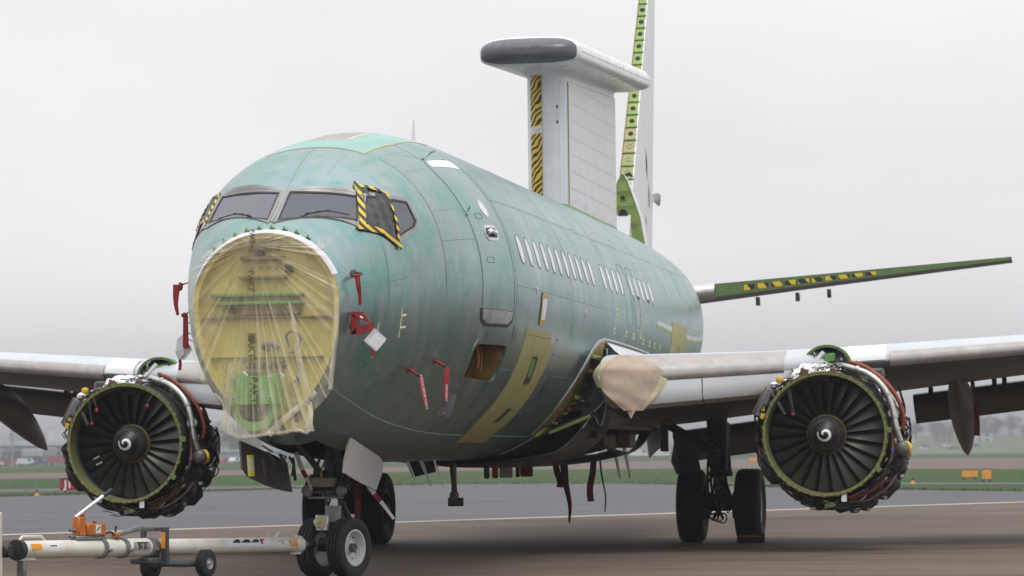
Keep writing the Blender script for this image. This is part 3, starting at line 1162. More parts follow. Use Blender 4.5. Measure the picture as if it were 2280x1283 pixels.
bbox('stiffener', -.60, .38, 2.985, 3.02, .10, M['zinc_green'])
bbox('stiffener', -.53, .38, 2.90, 2.935, .12, M['zinc_green'])
bbox('stiffener', -.70, .70, 2.765, 2.785, .05, M['ochre'])
bbox('stiffener', -.70, .70, 2.36, 2.375, .04, bz)
for x0, x1, z0, z1, d in ((-.28, .18, 3.36, 3.40, .08), (-.30, .20, 3.17, 3.20, .08), (-.30, .34, 2.80, 2.86, .06), (-.26, .16, 2.30, 2.34, .07), (-.22, .15, 2.20, 2.23, .08), (-.20, .12, 3.46, 3.49, .06)):
    bbox('bracket', x0, x1, z0, z1, d, M['ochre'])
for x0, x1, z0, z1 in ((-.14, -.04, 3.40, 3.47), (.19, .26, 3.23, 3.31), (-.42, -.35, 2.82, 2.88), (-.20, -.15, 2.52, 2.59)):
    bbox('fitting', x0, x1, z0, z1, .09, M['dark_metal'])
for k in range(6):
    mb = MB()
    mb.lathe([(0, .022), (-.03, .022), (-.03, 0)], (-.22 + .075 * k, -2.66, 2.265), (0, 1, 0), 10)
    mb.build('connector', M['black'], BH)
    if k < 4:
        mb = MB()
        mb.lathe([(0, .018), (-.02, .018), (-.02, 0)], (-.18 + .09 * k, -2.66, 3.285), (0, 1, 0), 10)
        mb.build('connector', M['zinc_green'], BH)
mb = MB()
mb.tube(bez([(.10, -2.70, 2.46), (.02, -2.78, 2.50), (-.04, -2.74, 2.47), (0, -2.68, 2.44)], 6), .028, 8)
mb.build('wire_bundle', mat('grey_loom', (.22, .23, .28), .5), BH)
mb = MB()
mb.tube(bez([(.22, -2.70, 2.46), (.20, -2.74, 2.58), (.28, -2.76, 2.62), (.35, -2.74, 2.55), (.30, -2.74, 2.43), (.22, -2.72, 2.40)], 6), .012, 8)
mb.build('wire_loop', mat('grey_loom2', (.18, .2, .24), .5), BH)
for x_, z_, m_ in ((.31, 2.32, 'steel'), (.32, 2.24, 'steel'), (.30, 2.14, 'blue_tape'), (.25, 2.14, 'yellow'), (.12, 2.18, 'white_paint'), (-.27, 2.20, 'white_paint')):
    MB().tube([(x_, -2.67, z_), (x_ + .02, -2.74, z_ + .01), (x_ + .06, -2.75, z_ - .02)], [.02, .018, .008], 7).build('cable_end', M[m_], BH)
# radar scanner mount: green box with a scooped bracket under it
RM = MB()
RM.prism([(-.325, 1.88), (.15, 1.88), (.15, 2.20), (.07, 2.20), (.03, 2.165), (-.20, 2.165), (-.24, 2.20), (-.325, 2.20)], (0, -3.02, 0), (1, 0, 0), (0, 0, 1), -.30)
mount_m = mat('mount_green', (.20, .47, .13), .45, var=.08)
RMO = RM.build('radar_mount', mount_m, BH, 30)
mb = MB()
pts = [(-.30 + .43 * (1 - math.cos(R(a))) / 2, 1.80 - .19 * math.sin(R(a))) for a in range(0, 181, 12)]
inn_ = [(-.235 + .30 * (1 - math.cos(R(a))) / 2, 1.80 - .10 * math.sin(R(a))) for a in range(0, 181, 12)]
poly = [(-.30, 1.885)] + pts + [(.13, 1.885)] + [(.065, 1.885)] + inn_[::-1] + [(-.235, 1.885)]
mb.prism(poly, (0, -2.98, 0), (1, 0, 0), (0, 0, 1), -.28)
mb.box((-.085, -2.80, 1.79), (.34, .05, .18))
mb.build('mount_bracket', mount_m, RMO, 30)
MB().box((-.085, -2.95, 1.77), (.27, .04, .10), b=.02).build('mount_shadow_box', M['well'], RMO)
for x_, z_ in ((-.28, 2.145), (.105, 2.145), (-.28, 1.94), (.105, 1.94)):
    MB().box((x_, -3.024, z_), (.045, .012, .045), b=.003).build('mount_pad', M['tape_cream'], RMO)
    MB().lathe([(0, .012), (-.014, .010), (-.014, 0)], (x_, -3.03, z_), (0, 1, 0), 8).build('bolt', M['dark_metal'], RMO)
mb = MB()
mb.lathe([(0, .17), (-.06, .16), (-.06, .07), (0, .06)], (.30, -2.72, 1.76), (0, 1, .1), 20)
mb.build('lightening_flange', M['zinc_yellow'], BH)
MB().lathe([(-.04, .075), (-.045, 0)], (.30, -2.72, 1.76), (0, 1, .1), 16).build('flange_hole', M['well'], BH)
# green clips round the rim of the opening
for k in range(9):
    a_ = 58 + 9.5 * k
    p_ = fo(-2.70, a_, .012)
    mb = MB()
    mb.box(p_, (.055, .03, .012), rot=frame((math.cos(R(a_ - 90)), 0, math.sin(R(a_ - 90))), (0, 1, .4)), b=.003)
    mb.box(p_ + Vector((0, -.02, .012)), (.012, .03, .03), b=.003)
    mb.build('radome_latch', M['zinc_green'], BH)
# ------------------------------------------------------------------ wings
SEC = [(1.45, 6.35, 2.33, 13.6, 1.72, .80), (2.4, 6.95, 2.35, 13.6, 1.81, .78), (4.0, 8.0, 2.45, 13.6, 2.00, .64), (5.5, 9.0, 2.56, 13.6, 2.24, .56),
       (7.4, 10.1, 2.72, 14.0, 2.47, .49), (11.0, 12.0, 3.02, 15.0, 2.82, .37), (16.9, 15.1, 3.52, 16.6, 3.38, .20)]


def wsec(X):
    k = [s_[0] for s_ in SEC]
    return [float(np.interp(X, k, [s_[i] for s_ in SEC])) for i in range(1, 6)]


NCH = 26
XC = [.5 * (1 - math.cos(math.pi * i / NCH)) for i in range(NCH + 1)]


def foil(c):
    return 5 * (.2969 * math.sqrt(c) - .126 * c - .3516 * c * c + .2843 * c**3 - .1015 * c**4)


def wpt(X, c, up, off=0.0, sgn=1):
    """point on the wing skin at chord fraction c"""
    yl, zl, yt, zt, t = wsec(X)
    th = foil(c) * t
    z = zl + (zt - zl) * c + (th * 1.16 + off if up else -th * .84 - off) + .02 * math.sin(math.pi * c) * (1 if X > 5 else .5)
    y = yl + (yt - yl) * c - (off if c < .02 else 0)
    return Vector((X * sgn, y, z))


def build_wing(sgn):
    Xs = sorted(set([1.95, 2.4, 2.9, 3.4, 4.0, 4.5, 5.0, 5.5, 6.0, 6.6, 7.4, 8.5, 9.7, 11, 12.5, 14, 15.5, 16.9]))
    mb = MB()
    rings = [[wpt(X, c, True, 0, sgn) for c in XC[::-1]] + [wpt(X, c, False, 0, sgn) for c in XC[1:]] for X in Xs]
    n = len(rings[0])
    V = [p for r_ in rings for p in r_]
    for i in range(len(Xs) - 1):
        for k in range(n - 1):
            c = XC[NCH - k] if k <= NCH else XC[k - NCH]
            up = k < NCH
            mi = 0 if up else (2 if (Xs[i] < 4.9 and c < .16) else 1)
            q = (i * n + k, i * n + k + 1, (i + 1) * n + k + 1, (i + 1) * n + k)
            mb.f.append(q if sgn > 0 else q[::-1])
            mb.m.append(mi)
        q = (i * n + n - 1, i * n, (i + 1) * n, (i + 1) * n + n - 1)
        mb.f.append(q)
        mb.m.append(1)
    mb.v = [tuple(p) for p in V]
    mb.f.append(tuple(range(n)))
    mb.m.append(1)
    mb.f.append(tuple((len(Xs) - 1) * n + k for k in range(n)))
    mb.m.append(1)
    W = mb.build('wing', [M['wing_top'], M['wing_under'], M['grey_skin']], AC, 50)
    # root box behind the front spar
    MB().loft([[Vector((X * sgn, wsec(X)[0] + (wsec(X)[2] - wsec(X)[0]) * c, wpt(X, c, u_).z * .999)) for c, u_ in ((.97, True), (.6, True), (.3, True), (.17, True), (.17, False), (.3, False), (.6, False), (.97, False))] for X in (1.3, 1.7, 1.96)]).build('wing_root_box', M['gear_dark'], W, 30)
    W['label'] = 'port wing' if sgn > 0 else 'starboard wing'
    # bare metal leading edge panels, a few millimetres proud of the wing skin
    for a, b, cu_, cl in ((2.28, 4.25, .075, .012), (5.62, 8.55, .018, .012), (8.6, 11.4, .018, .012), (11.45, 14.1, .018, .012), (14.15, 16.6, .018, .012)):
        G = []
        m = 10
        for i in range(m + 1):
            X = a + (b - a) * i / m
            cc = [(cu_ * (k / 9)**2, True) for k in range(9, 0, -1)] + [(0, True)] + [(cl * (k / 5)**2, False) for k in range(1, 6)]
            P_ = [wpt(X, c, u_, 0, sgn) for c, u_ in cc]
            row = []
            for k, p in enumerate(P_):
                t_ = P_[min(k + 1, len(P_) - 1)] - P_[max(k - 1, 0)]
                nn_ = Vector((0, t_.z, -t_.y)).normalized()
                if nn_.y > 0 and abs(nn_.y) > abs(nn_.z):
                    nn_ = -nn_
                if cc[k][1] and nn_.z < 0 and abs(nn_.z) > abs(nn_.y):
                    nn_ = -nn_
                if not cc[k][1] and nn_.z > 0 and abs(nn_.z) > abs(nn_.y):
                    nn_ = -nn_
                lipo = .012 + (.012 * max(0, (k - 9) / 5) if a < 5 else 0)
                row.append(p + nn_ * lipo)
            row = [P_[0]] + row + [P_[-1] + Vector((0, .02, .01))]
            G.append(row)
        mb = MB().grid(G if sgn > 0 else G[::-1])
        mb.build('leading_edge_panel', M['bare_al'], W, 40)
    # blunt lower nose of the inner wing, below the bare metal lip
    G = []
    for i in range(13):
        X = 2.20 + 2.2 * i / 12
        yl = wsec(X)[0]
        zl = float(np.interp(X, [2.2, 2.6, 4.0, 4.4], [2.37, 2.40, 2.50, 2.53]))
        zb_ = float(np.interp(X, [2.2, 2.6, 4.0, 4.4], [1.91, 1.935, 2.07, 2.12]))
        h_ = zl - zb_
        G.append([(X * sgn, yl + .16, zl), (X * sgn, yl + .03, zl), (X * sgn, yl + .015, zl - .25 * h_), (X * sgn, yl + .01, zl - .5 * h_), (X * sgn, yl + .03, zb_ + .24 * h_), (X * sgn, yl + .075, zb_ + .11 * h_),
                  (X * sgn, yl + .24, zb_ + .03 * h_), (X * sgn, yl + .36, zb_), (X * sgn, yl + .9, zb_ + .02)])
    MB().grid(G if sgn > 0 else G[::-1]).build('lower_nose_panel', M['grey_skin'], W, 40)
    # skin joints
    X = 3.22
    yl = wsec(X)[0]
    MB().tube([(X * sgn, yl + .026, 2.42), (X * sgn, yl + .006, 2.28), (X * sgn, yl + .02, 2.13), (X * sgn, yl + .07, 2.04), (X * sgn, yl + .3, 1.985)], .006, 5).build('panel_joint', M['seam_dark'], W)
    # trailing edge flaps, lowered
    for nm, xs_, ztop, dz, ch in (('flap', (2.0, 4.2), (1.68, 1.95), .47, .86), ('flap', (5.68, 10.9), (2.20, 2.80), .43, .84)):
        rings = []
        for i in range(9):
            f_ = i / 8
            X = xs_[0] + (xs_[1] - xs_[0]) * f_
            yl = wsec(X)[2] + .06
            zl = ztop[0] + (ztop[1] - ztop[0]) * f_ - .03
            r_ = []
            pr = [(1, 0), (.75, .03), (.45, .065), (.2, .07), (.05, .045), (0, 0), (.05, -.045), (.2, -.06), (.45, -.045), (.75, -.02)]
            for c, t in pr:
                r_.append(Vector((X * sgn, yl + c * ch + t * .45, zl - c * dz + t * .9)))
            rings.append(r_)
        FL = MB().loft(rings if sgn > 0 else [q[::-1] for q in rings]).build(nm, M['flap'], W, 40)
    if True:
        # hanging corner of the inboard flap
        mb = MB()
        x0 = 1.93
        mb.prism([(0, 0), (.32, .05), (.40, -.42), (.02, -.50), (-.06, -.30)], (x0 * sgn if sgn > 0 else -x0 - .36, 14.35, 1.50), (1, 0, 0), (0, -.25, 1), -.03)
        mb.build('flap_corner', M['flap'], W)
    # flap track brackets seen against the slot
    for X in (5.95, 6.9, 7.05, 7.9, 3.55):
        yl, zl, yt, zt, t = wsec(X)
        mb = MB().box((X * sgn, yt + .04, zt - .07), (.07, .16, .13), b=.01)
        mb.build('flap_track', M['black'], W)
    # drooped flap track fairings
    for X, dz in ((6.43, 0.0), (8.66, .26)):
        prof = [(11.2, 2.34, .02), (11.5, 2.28, .09), (12.0, 2.20, .15), (12.7, 2.10, .185), (13.4, 1.96, .195), (14.0, 1.79, .185), (14.6, 1.58, .14), (15.05, 1.40, .085), (15.35, 1.27, .02)]
        rings = []
        for y, z, r_ in prof:
            rings.append([Vector(((X + r_ * math.cos(R(a))) * sgn, y, z + dz + r_ * 1.5 * math.sin(R(a)))) for a in range(0, 360, 20)])
        MB().loft(rings).build('flap_fairing', M['wing_under'], W, 40)
    for X in (7.0, 8.1, 9.2, 10.3):
        p = wpt(X, .42, True, .02, sgn)
        MB().box(p, (.02, .16, .05), b=.008).build('vortex_generator', M['grey_skin'], W)
    return W


WP = build_wing(1)
WS = build_wing(-1)

# ------------------------------------------------------------------ wing to body fairing, partly taken off
def fair_ring(y, w, zb, ztop):
    P_ = [(1.80, ztop), (1.90 * w, ztop - .25), (1.97 * w, ztop - .55), (1.93 * w, ztop - .85), (1.80 * w, 1.85), (1.62 * w, 1.58), (1.38 * w, 1.37), (1.0 * w, zb + .09), (.5 * w, zb + .02), (0, zb)]
    C_ = bez([Vector((x, y - (max(0, 2.2 - z) * 1.0 if y < 8 else 0), z)) for x, z in P_], 3)
    return C_


rings = []
for y, w, zb, zt_ in ((7.85, .96, 1.20, 2.55), (8.6, 1.0, 1.16, 2.6), (10, 1.0, 1.15, 2.6), (12, 1.0, 1.15, 2.6), (13.6, .99, 1.16, 2.5), (14.6, .93, 1.18, 2.4), (15.6, .82, 1.22, 2.3), (16.8, .62, 1.32, 2.1)):
    rings.append(fair_ring(y, w, zb, zt_))
# refine along y
RR = []
for i in range(len(rings) - 1):
    for q in range(5):
        RR.append([a.lerp(b, q / 5) for a, b in zip(rings[i], rings[i + 1])])
RR.append(rings[-1])
n = len(RR[0])
for sgn in (1, -1):
    mb = MB()
    mb.v = [(p.x * sgn, p.y, p.z) for r_ in RR for p in r_]
    for i in range(len(RR) - 1):
        for k in range(n - 1):
            ym = RR[i][k].y
            if sgn > 0 and 8.9 < ym < 14.2 and 14 <= k <= 21:
                continue
            q = (i * n + k, i * n + k + 1, (i + 1) * n + k + 1, (i + 1) * n + k)
            mb.f.append(q if sgn < 0 else q[::-1])
            mb.m.append(0)
    BF = mb.build('belly_fairing', mat('belly_fairing_grey', (.19, .175, .165), .42, var=.18, scale=2.5), AC, 50)
    BF['label'] = ('port' if sgn > 0 else 'starboard') + ' half of the grey belly fairing'
    # open bay behind the missing panel
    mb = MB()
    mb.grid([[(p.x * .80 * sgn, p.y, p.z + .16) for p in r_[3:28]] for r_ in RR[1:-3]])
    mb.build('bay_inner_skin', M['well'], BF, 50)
    if sgn > 0:
        for k in range(5):
            y_ = 9.3 + k * 1.05
            mb = MB()
            mb.tube([(1.42 * sgn, y_, 1.74), (1.25 * sgn, y_ + .05, 1.50), (1.0, y_ + .1, 1.40)], .035, 6)
            mb.build('bay_frame', M['ochre'] if k % 2 else M['gear_dark'], BF)
        MB().box((1.22, 11.4, 1.52), (.30, 1.2, .22), b=.03).build('air_pack', M['copper'], BF)
        MB().box((1.30, 13.2, 1.55), (.30, .7, .26), b=.05).build('bay_duct', M['beam'], BF)
        # rubber edge of the fairing's open front
        MB().tube([p + Vector((.0, -.015, 0)) for p in RR[0]], .022, 7).build('rubber_seal', M['black'], BF)
        MB().tube([p + Vector((.012, -.035, 0)) for p in RR[0][:15]], .009, 6).build('seal_edge', M['pale_al'], BF)
        # curved strip fairing panel on the lower front corner
        G = []
        for i in range(7):
            y_ = 6.95 + i * .16
            G.append([fo(y_, a, .012 + .010 * i) for a in (-54, -58, -62, -67, -72)])
        MB().grid(G).build('corner_panel', M['gear_dark'], BF, 40)
        MB().tube([fo(6.95, a, .02) for a in (-53, -58, -63, -68, -73)], .008, 6).build('panel_edge', M['pale_al'], BF)

# uncovered side of body where the fairing has been removed
EX = [(6.76, -56.5), (6.62, -48), (6.56, -38), (6.78, -26), (7.2, -15.5), (7.6, -12.0), (8.1, -10.8), (8.4, -12), (8.35, -30), (8.35, -56.5)]
mottle = mat('exposed_chromate_skin', (.36, .29, .09), .55, var=.2, scale=3.2, col2=(.085, .068, .03), contrast=(.36, .58))
EXO = decal('exposed_side', EX, mottle, FUS, .012, .010, .12)
EXO['label'] = 'yellow primed body side laid open ahead of the wing'
edge = [(6.76, -56.5), (6.62, -48), (6.56, -38), (6.66, -31), (6.82, -25), (7.05, -19), (7.3, -14.6), (7.6, -12.0), (8.05, -10.6), (8.6, -10.6), (9.6, -10.9), (11, -11.6), (12.4, -12.6)]
lip = []
for i, (y_, t_) in enumerate(edge):
    lip.append([fo(y_, t_, .002), fo(y_, t_, .014), fo(y_ + .02, t_ - .15, .020), fo(y_ + .075, t_ - .4, .016), fo(y_ + .08, t_ - .4, .004)])
MB().grid(lip).build('fairing_land', M['grey_paint'], FUS, 50)
strip('land_sealant', [(a - .02, b + .35) for a, b in edge], .014, M['white_plug'], FUS, .006)
# frames, clips and cut pipes on the exposed side
for k in range(7):
    t_ = -18 - 5.6 * k
    mb = MB()
    mb.box(fo(7.45 + .05 * (k % 3), t_, .05), (.06, .55 - .05 * (k % 3), .05), b=.008, rot=frame(fnorm(7.4, t_), (0, 1, 0)))
    mb.build('clip_angle', (M['zinc_lime'], M['ochre'], M['gear_dark'])[k % 3], EXO)
mb = MB()
mb.tube(bez([fo(7.65, -14, .10), fo(7.75, -22, .16), fo(7.7, -30, .30), fo(7.45, -37, .30), fo(7.35, -44, .16), fo(7.15, -52, .07)], 8), .030, 8)
mb.build('edge_seal', M['black'], EXO)
mb = MB()
mb.tube(bez([fo(7.60, -14, .13), fo(7.70, -22, .19), fo(7.65, -30, .33), fo(7.40, -36, .33)], 8), .010, 6)
mb.build('seal_rim', M['pale_al'], EXO)
mb = MB()
mb.tube(bez([fo(7.40, -38, .32), fo(7.3, -45, .18), fo(7.1, -52, .09)], 8), .024, 6)
mb.build('seal_strip', M['zinc_lime'], EXO)
for k in range(9):
    y_, t_ = 7.5 + .25 * (k % 3) + .1 * k / 3, -26 - 3.4 * k
    a = fo(y_, t_, .03)
    mb = MB()
    mb.tube(bez([a, a + Vector((.12, .05, -.04)), a + Vector((.18, .25, -.12)), a + Vector((.14, .5, -.16))], 5), .014 + .008 * (k % 3), 7)
    mb.build('pipe_stub', (M['gear_dark'], M['copper'], M['black'], M['steel'])[k % 4], EXO)
for k in range(3):
    a = fo(7.35 - .1 * k, -38 - 5 * k, .03)
    mb = MB()
    mb.box(a, (.12, .04, .03), b=.006, rot=frame(Vector((1, -.2, .35 - .3 * k)), (0, 1, 0)))
    mb.build('bracket', M['zinc_lime'], EXO)
mb = MB()
mb.prism([(0, 0), (.16, .20), (.40, .16), (.5, -.02)], fo(6.9, -56.2, .03), (0.1, .9, .1), (.45, 0, .45), .02)
mb.build('corner_gusset', M['zinc_yellow'], EXO)
# dark bay wall closing the space between body and wing root
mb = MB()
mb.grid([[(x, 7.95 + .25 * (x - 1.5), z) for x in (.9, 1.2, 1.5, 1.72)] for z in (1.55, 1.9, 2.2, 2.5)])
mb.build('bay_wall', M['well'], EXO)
MB().box((1.72, 7.72, 1.78), (.40, .1, .26), b=.02, rot=Matrix.Rotation(.35, 3, 'Y')).build('bay_box', M['gear_dark'], EXO)
# upper white fairing panel over the wing root
G = []
for i in range(8):
    y_ = 8.05 + i * .62
    zt_ = fo(y_, -11.5 - .25 * i, .035)
    low = Vector((2.06 + .02 * i, y_, 2.66 - .012 * i))
    G.append([zt_, zt_.lerp(low, .45) + Vector((.015, 0, -.03)), low, low + Vector((.03, 0, -.10))])
MB().grid(G).build('upper_fairing_panel', M['white_skin'], AC, 50)

# ------------------------------------------------------------------ radar: pylon and top hat
def pyl_ring(z, b=.0, y1=19.85):
    w = .31 + b
    P_ = [Vector((w * math.cos(R(a)) * (1 if True else 1), 14.35 - .52 * math.sin(R(a)) - b * .6, z)) for a in range(0, 181, 12)]
    out = [Vector((w, y1 - .5, z))] + P_ + [Vector((-w, y1 - .5, z)), Vector((-.10, y1 + .25, z)), Vector((.10, y1 + .25, z))]
    return out


def hatz(y):
    return 7.27 + .0595 * (y - 12.5)


def tilt(ring_, dz=0.0):
    return [Vector((p.x, p.y, hatz(p.y) + dz)) for p in ring_]


base_r = [Vector((p.x, p.y, 5.02)) for p in pyl_ring(5.02)]
PY = MB().loft([base_r, [Vector((p.x, p.y, 6.2)) for p in base_r], tilt(pyl_ring(0), -.12), tilt(pyl_ring(0, .02), -.06), tilt(pyl_ring(0, .12), .03), tilt(pyl_ring(0, .2), .06)], caps=False)
PYO = PY.build('radar_pylon', M['grey_skin'], AC, 35)
PYO['label'] = 'white radar pylon with hazard tape down its front'
# side panels
for sgn in (1, -1):
    G = []
    for i in range(13):
        y_ = 14.42 + i * .415
        G.append([(.312 * sgn, y_, 5.03), (.326 * sgn, y_, 5.05), (.326 * sgn, y_, hatz(y_) - .17), (.312 * sgn, y_, hatz(y_) - .15)])
    for k in (0, -1):
        pass
    mb = MB().grid(G if sgn > 0 else G[::-1])
    SPN = mb.build('pylon_side_panel', M['white_pylon'], PYO, 30)
    if sgn > 0:
        MB().tube([(.322, 14.40, 5.2), (.322, 14.40, 7.2)], .008, 5).build('panel_sealant', M['zinc_lime'], PYO)
        for k in range(7):
            z_ = 5.55 + k * .27
            MB().tube([(.327, 14.45, z_), (.327, 19.38, z_ + .02 * k)], .0018, 4).build('panel_line', M['grey_paint'], SPN)
        for k in range(16):
            y_ = 14.7 + k * .29
            z_ = 5.32 + .06 * (k % 3) - .01 * k
            MB().box((.330, y_, z_), (.008, .05, .09), b=.003).build('clip', M['grey_skin'], SPN)
        for k in range(10):
            y_ = 14.75 + k * .52
            zc = 5.17
            mb = MB()
            mb.prism([(0, -.10), (.48, -.10), (.48, .04), (.36, .075), (.24, .03), (.12, .08), (0, .04)], (.300, y_ - .28, zc - .02), (0, 1, 0), (.25, 0, 1), .03)
            mb.build('root_seal', M['grey_paint'], PYO, 30)
        MB().box((.20, 13.98, 6.66), (.05, .012, .17), b=.003, rot=Matrix.Rotation(-.62, 3, 'Z')).build('placard', M['paper_white'], PYO)
        for dz_ in (.12, -.12):
            MB().box((.20, 13.976, 6.66 + dz_), (.07, .014, .05), b=.003, rot=Matrix.Rotation(-.62, 3, 'Z')).build('placard_tape', M['dark_metal'], PYO)
# rivet lines on the pylon nose
mbr = MB()
for a in (150, 40, 22):
    for k in range(60):
        z_ = 5.3 + k * .032
        x_, y_ = .31 * math.cos(R(a)), 14.35 - .52 * math.sin(R(a))
        nv = Vector((math.cos(R(a)) / .31, -math.sin(R(a)) / .52, 0)).normalized()
        mbr.box(Vector((x_, y_, z_)) + nv * .001, (.007, .007, .007))
q_ = mbr.build('pylon_rivets', M['grey_paint'], PYO, 0)
q_['kind'] = 'stuff'
# green root fillet
mb = MB()
rg_ = pyl_ring(0, .02)
mb.loft([[Vector((p.x * 1.12, p.y - .03, 5.02)) for p in rg_], [Vector((p.x * 1.10, p.y - .03, 5.18)) for p in rg_], [Vector((p.x * 1.0, p.y, 5.26)) for p in rg_]], caps=False)
mb.build('root_fillet', M['zinc_green'], PYO, 40)
# hazard tape panel on the nose, with a silver band
for z0, z1 in ((5.15, 6.36), (6.46, 7.27)):
    G = []
    for i in range(9):
        a = 91 + i * 4.6
        x_, y_ = .322 * math.cos(R(a)), 14.35 - .535 * math.sin(R(a))
        G.append([(x_, y_, z0), (x_, y_, z1)])
    MB().grid(G).build('hazard_tape', M['hazard_pylon'], PYO, 30)
G = []
for i in range(9):
    a = 89 + i * 5.0
    x_, y_ = .323 * math.cos(R(a)), 14.35 - .537 * math.sin(R(a))
    G.append([(x_, y_, 6.35), (x_, y_, 6.47)])
MB().grid(G).build('silver_band', M['tape_silver'], PYO, 30)


# top hat: plan outline with a round front, crowned top
def hat_half(y):
    if y < 12.95:
        t = (y - 12.48) / .47
        return .785 * max(0, 1 - (1 - t)**3.2)**(1 / 3.2)
    if y > 20.6:
        t = (y - 20.6) / .7
        return .785 * max(0.0, 1 - t**2.4)**.5
    return .785


def hat_ring(y):
    hw_ = max(.02, hat_half(y))
    end = min(1, max(.06, (y - 12.47) / .30)) if y < 12.9 else (1 if y < 20.4 else max(.12, 1 - (y - 20.4) / .95))
    zc = hatz(y) + .20
    tt, tb = .245 * end**.5, .20 * end**.5
    out = []
    for k in range(40):
        a = 2 * math.pi * k / 40
        c, s_ = math.cos(a), math.sin(a)
        x = hw_ * math.copysign(abs(c)**.55, c)
        z = (tt if s_ > 0 else tb) * math.copysign(abs(s_)**(.75 if s_ > 0 else .5), s_)
        out.append(Vector((x, y, zc + z)))
    return out


hy = [12.48, 12.50, 12.54, 12.60, 12.68, 12.78, 12.9, 13.1]
HT = MB().loft([hat_ring(y) for y in hy]).build('radar_nose_cap', M['radome_dark'], AC, 60)
hy2 = [12.70, 12.78, 12.9, 13.1, 14, 15, 16, 17, 18, 19, 20, 20.4, 20.7, 20.95, 21.15, 21.26, 21.3]
HT2 = MB().loft([[Vector((p.x * 1.004, p.y, p.z + (.002 if p.z > hatz(y) + .2 else -.002))) for p in hat_ring(y)] for y in hy2]).build('radar_top_hat', M['white_skin'], AC, 60)
HT2['label'] = 'white flat radar housing on top of the pylon'
# panel joints and a few stains on the housing
for y_ in (13.9, 15.6, 17.3, 19.0, 20.4):
    rg3 = hat_ring(y_)
    MB().tube([Vector((p.x * 1.007, p.y, p.z + (.003 if p.z > hatz(y_) + .2 else -.003))) for p in rg3[:21]], .0035, 4).build('housing_joint', M['grey_skin'], HT2)
MB().tube([Vector((hat_half(y_) * 1.006, y_, hatz(y_) + .20)) for y_ in (12.9, 14, 16, 18, 20, 20.6, 21.0)], .004, 4).build('edge_joint', M['grey_paint'], HT2)
# thin etched strips on the cap and a diamond mark
for k in range(9):
    x_ = -.6 + k * .15
    if abs(x_ - .15) < .05:
        continue
    mb = MB()
    mb.tube([(x_ * .98, 12.52 + .12 * abs(x_)**2, hatz(12.52) + .30), (x_ * 1.0 + .01, 12.56 + .12 * abs(x_)**2, hatz(12.55) + .37 - .06 * abs(x_))], .003, 4)
    mb.build('lightning_strip', M['grey_paint'], HT)
mb = MB()
d_ = [(.15, 12.487, 7.62), (.215, 12.487, 7.575), (.15, 12.487, 7.53), (.085, 12.487, 7.575), (.15, 12.487, 7.62)]
mb.tube(d_, .004, 4)
mb.build('diamond_mark', M['grey_paint'], HT)

# ------------------------------------------------------------------ fin with its leading edge off, dorsal bulkhead, tailplane
def fin_y(z):
    return 22.95 + .70 * (z - 6.5)


FZ = [5.0, 5.6, 6.5, 8, 9.5, 11, 12.3]
rings = []
for z in FZ:
    y0_, y1_ = fin_y(z), 26.1 + .18 * (z - 5)
    h = .15 - .012 * (z - 5)
    rings.append([Vector((h, y0_, z)), Vector((h + .035, y0_ + .3 * (y1_ - y0_), z)), Vector((h * .7, y0_ + .7 * (y1_ - y0_), z)), Vector((.012, y1_, z)),
                  Vector((-.012, y1_, z)), Vector((-h * .7, y0_ + .7 * (y1_ - y0_), z)), Vector((-h - .035, y0_ + .3 * (y1_ - y0_), z)), Vector((-h, y0_, z))])
FIN = MB().loft(rings).build('fin', M['white_pylon'], AC, 30)
FIN['label'] = 'white fin with its green front spar laid bare'
z = 6.42
k = 0
while z < 12.1:
    dz = .26
    h0, h1 = .15 - .012 * (z - 5), .15 - .012 * (z + dz - 5)
    a, b = fin_y(z) - .012, fin_y(z + dz) - .012
    MB().add([(-h0 + .012, a, z), (h0 - .012, a, z), (h1 - .012, b, z + dz), (-h1 + .012, b, z + dz)], [(0, 1, 2, 3)]).build('spar_panel', mat('spar_buff', (.36, .35, .15), .5) if k == 0 else (bpy.data.materials['spar_buff'] if k < 4 else M['zinc_lime']), FIN)
    sl = Vector((0, .70, 1)).normalized()
    nr = Vector((0, -1, .70)).normalized()
    MB().box((0, (a + b) / 2 - .014 - .5 * (b - a), z + .01), (2 * h0 - .01, .028, .022), rot=frame((1, 0, 0), sl), b=.004).build('spar_rib', M['zinc_green'], FIN)
    if k > 2:
        MB().lathe([(.006, .05), (.014, .045), (.014, 0)], (0, (a + b) / 2, z + dz / 2), nr, 12).build('spar_hole', M['well'], FIN)
    else:
        MB().lathe([(.004, .055), (.010, .05), (.004, .045)], (0, (a + b) / 2, z + dz / 2), nr, 14).build('spar_ring', M['zinc_lime'], FIN)
    z += dz
    k += 1
for sg in (1, -1):
    G = []
    for z_ in (6.42, 8, 10, 12.1):
        h = .15 - .012 * (z_ - 5)
        G.append([(sg * (h - .018), fin_y(z_) - .02, z_), (sg * (h + .004), fin_y(z_) - .02, z_), (sg * (h + .004), fin_y(z_) + .05, z_)])
    MB().grid(G).build('spar_cap', M['ochre'] if sg < 0 else M['pale_al'], FIN, 20)
# torn opening low on the spar, hinge gaps in the fin side
MB().add([(-.13, 22.80, 6.05), (.13, 22.80, 6.02), (.14, 22.90, 6.46), (.05, 22.94, 6.56), (-.05, 22.93, 6.52), (-.14, 22.9, 6.4)], [(0, 1, 2, 3, 4, 5)]).build('spar_opening', M['well'], FIN)
MB().box((.05, 22.78, 6.28), (.10, .06, .16), b=.01).build('actuator', M['zinc_green'], FIN)


def fin_x(y, z):
    y0_, y1_ = fin_y(z), 26.1 + .18 * (z - 5)
    h = .15 - .012 * (z - 5)
    return float(np.interp((y - y0_) / (y1_ - y0_), [0, .3, .7, 1], [h, h + .035, h * .7, .012])) + .004


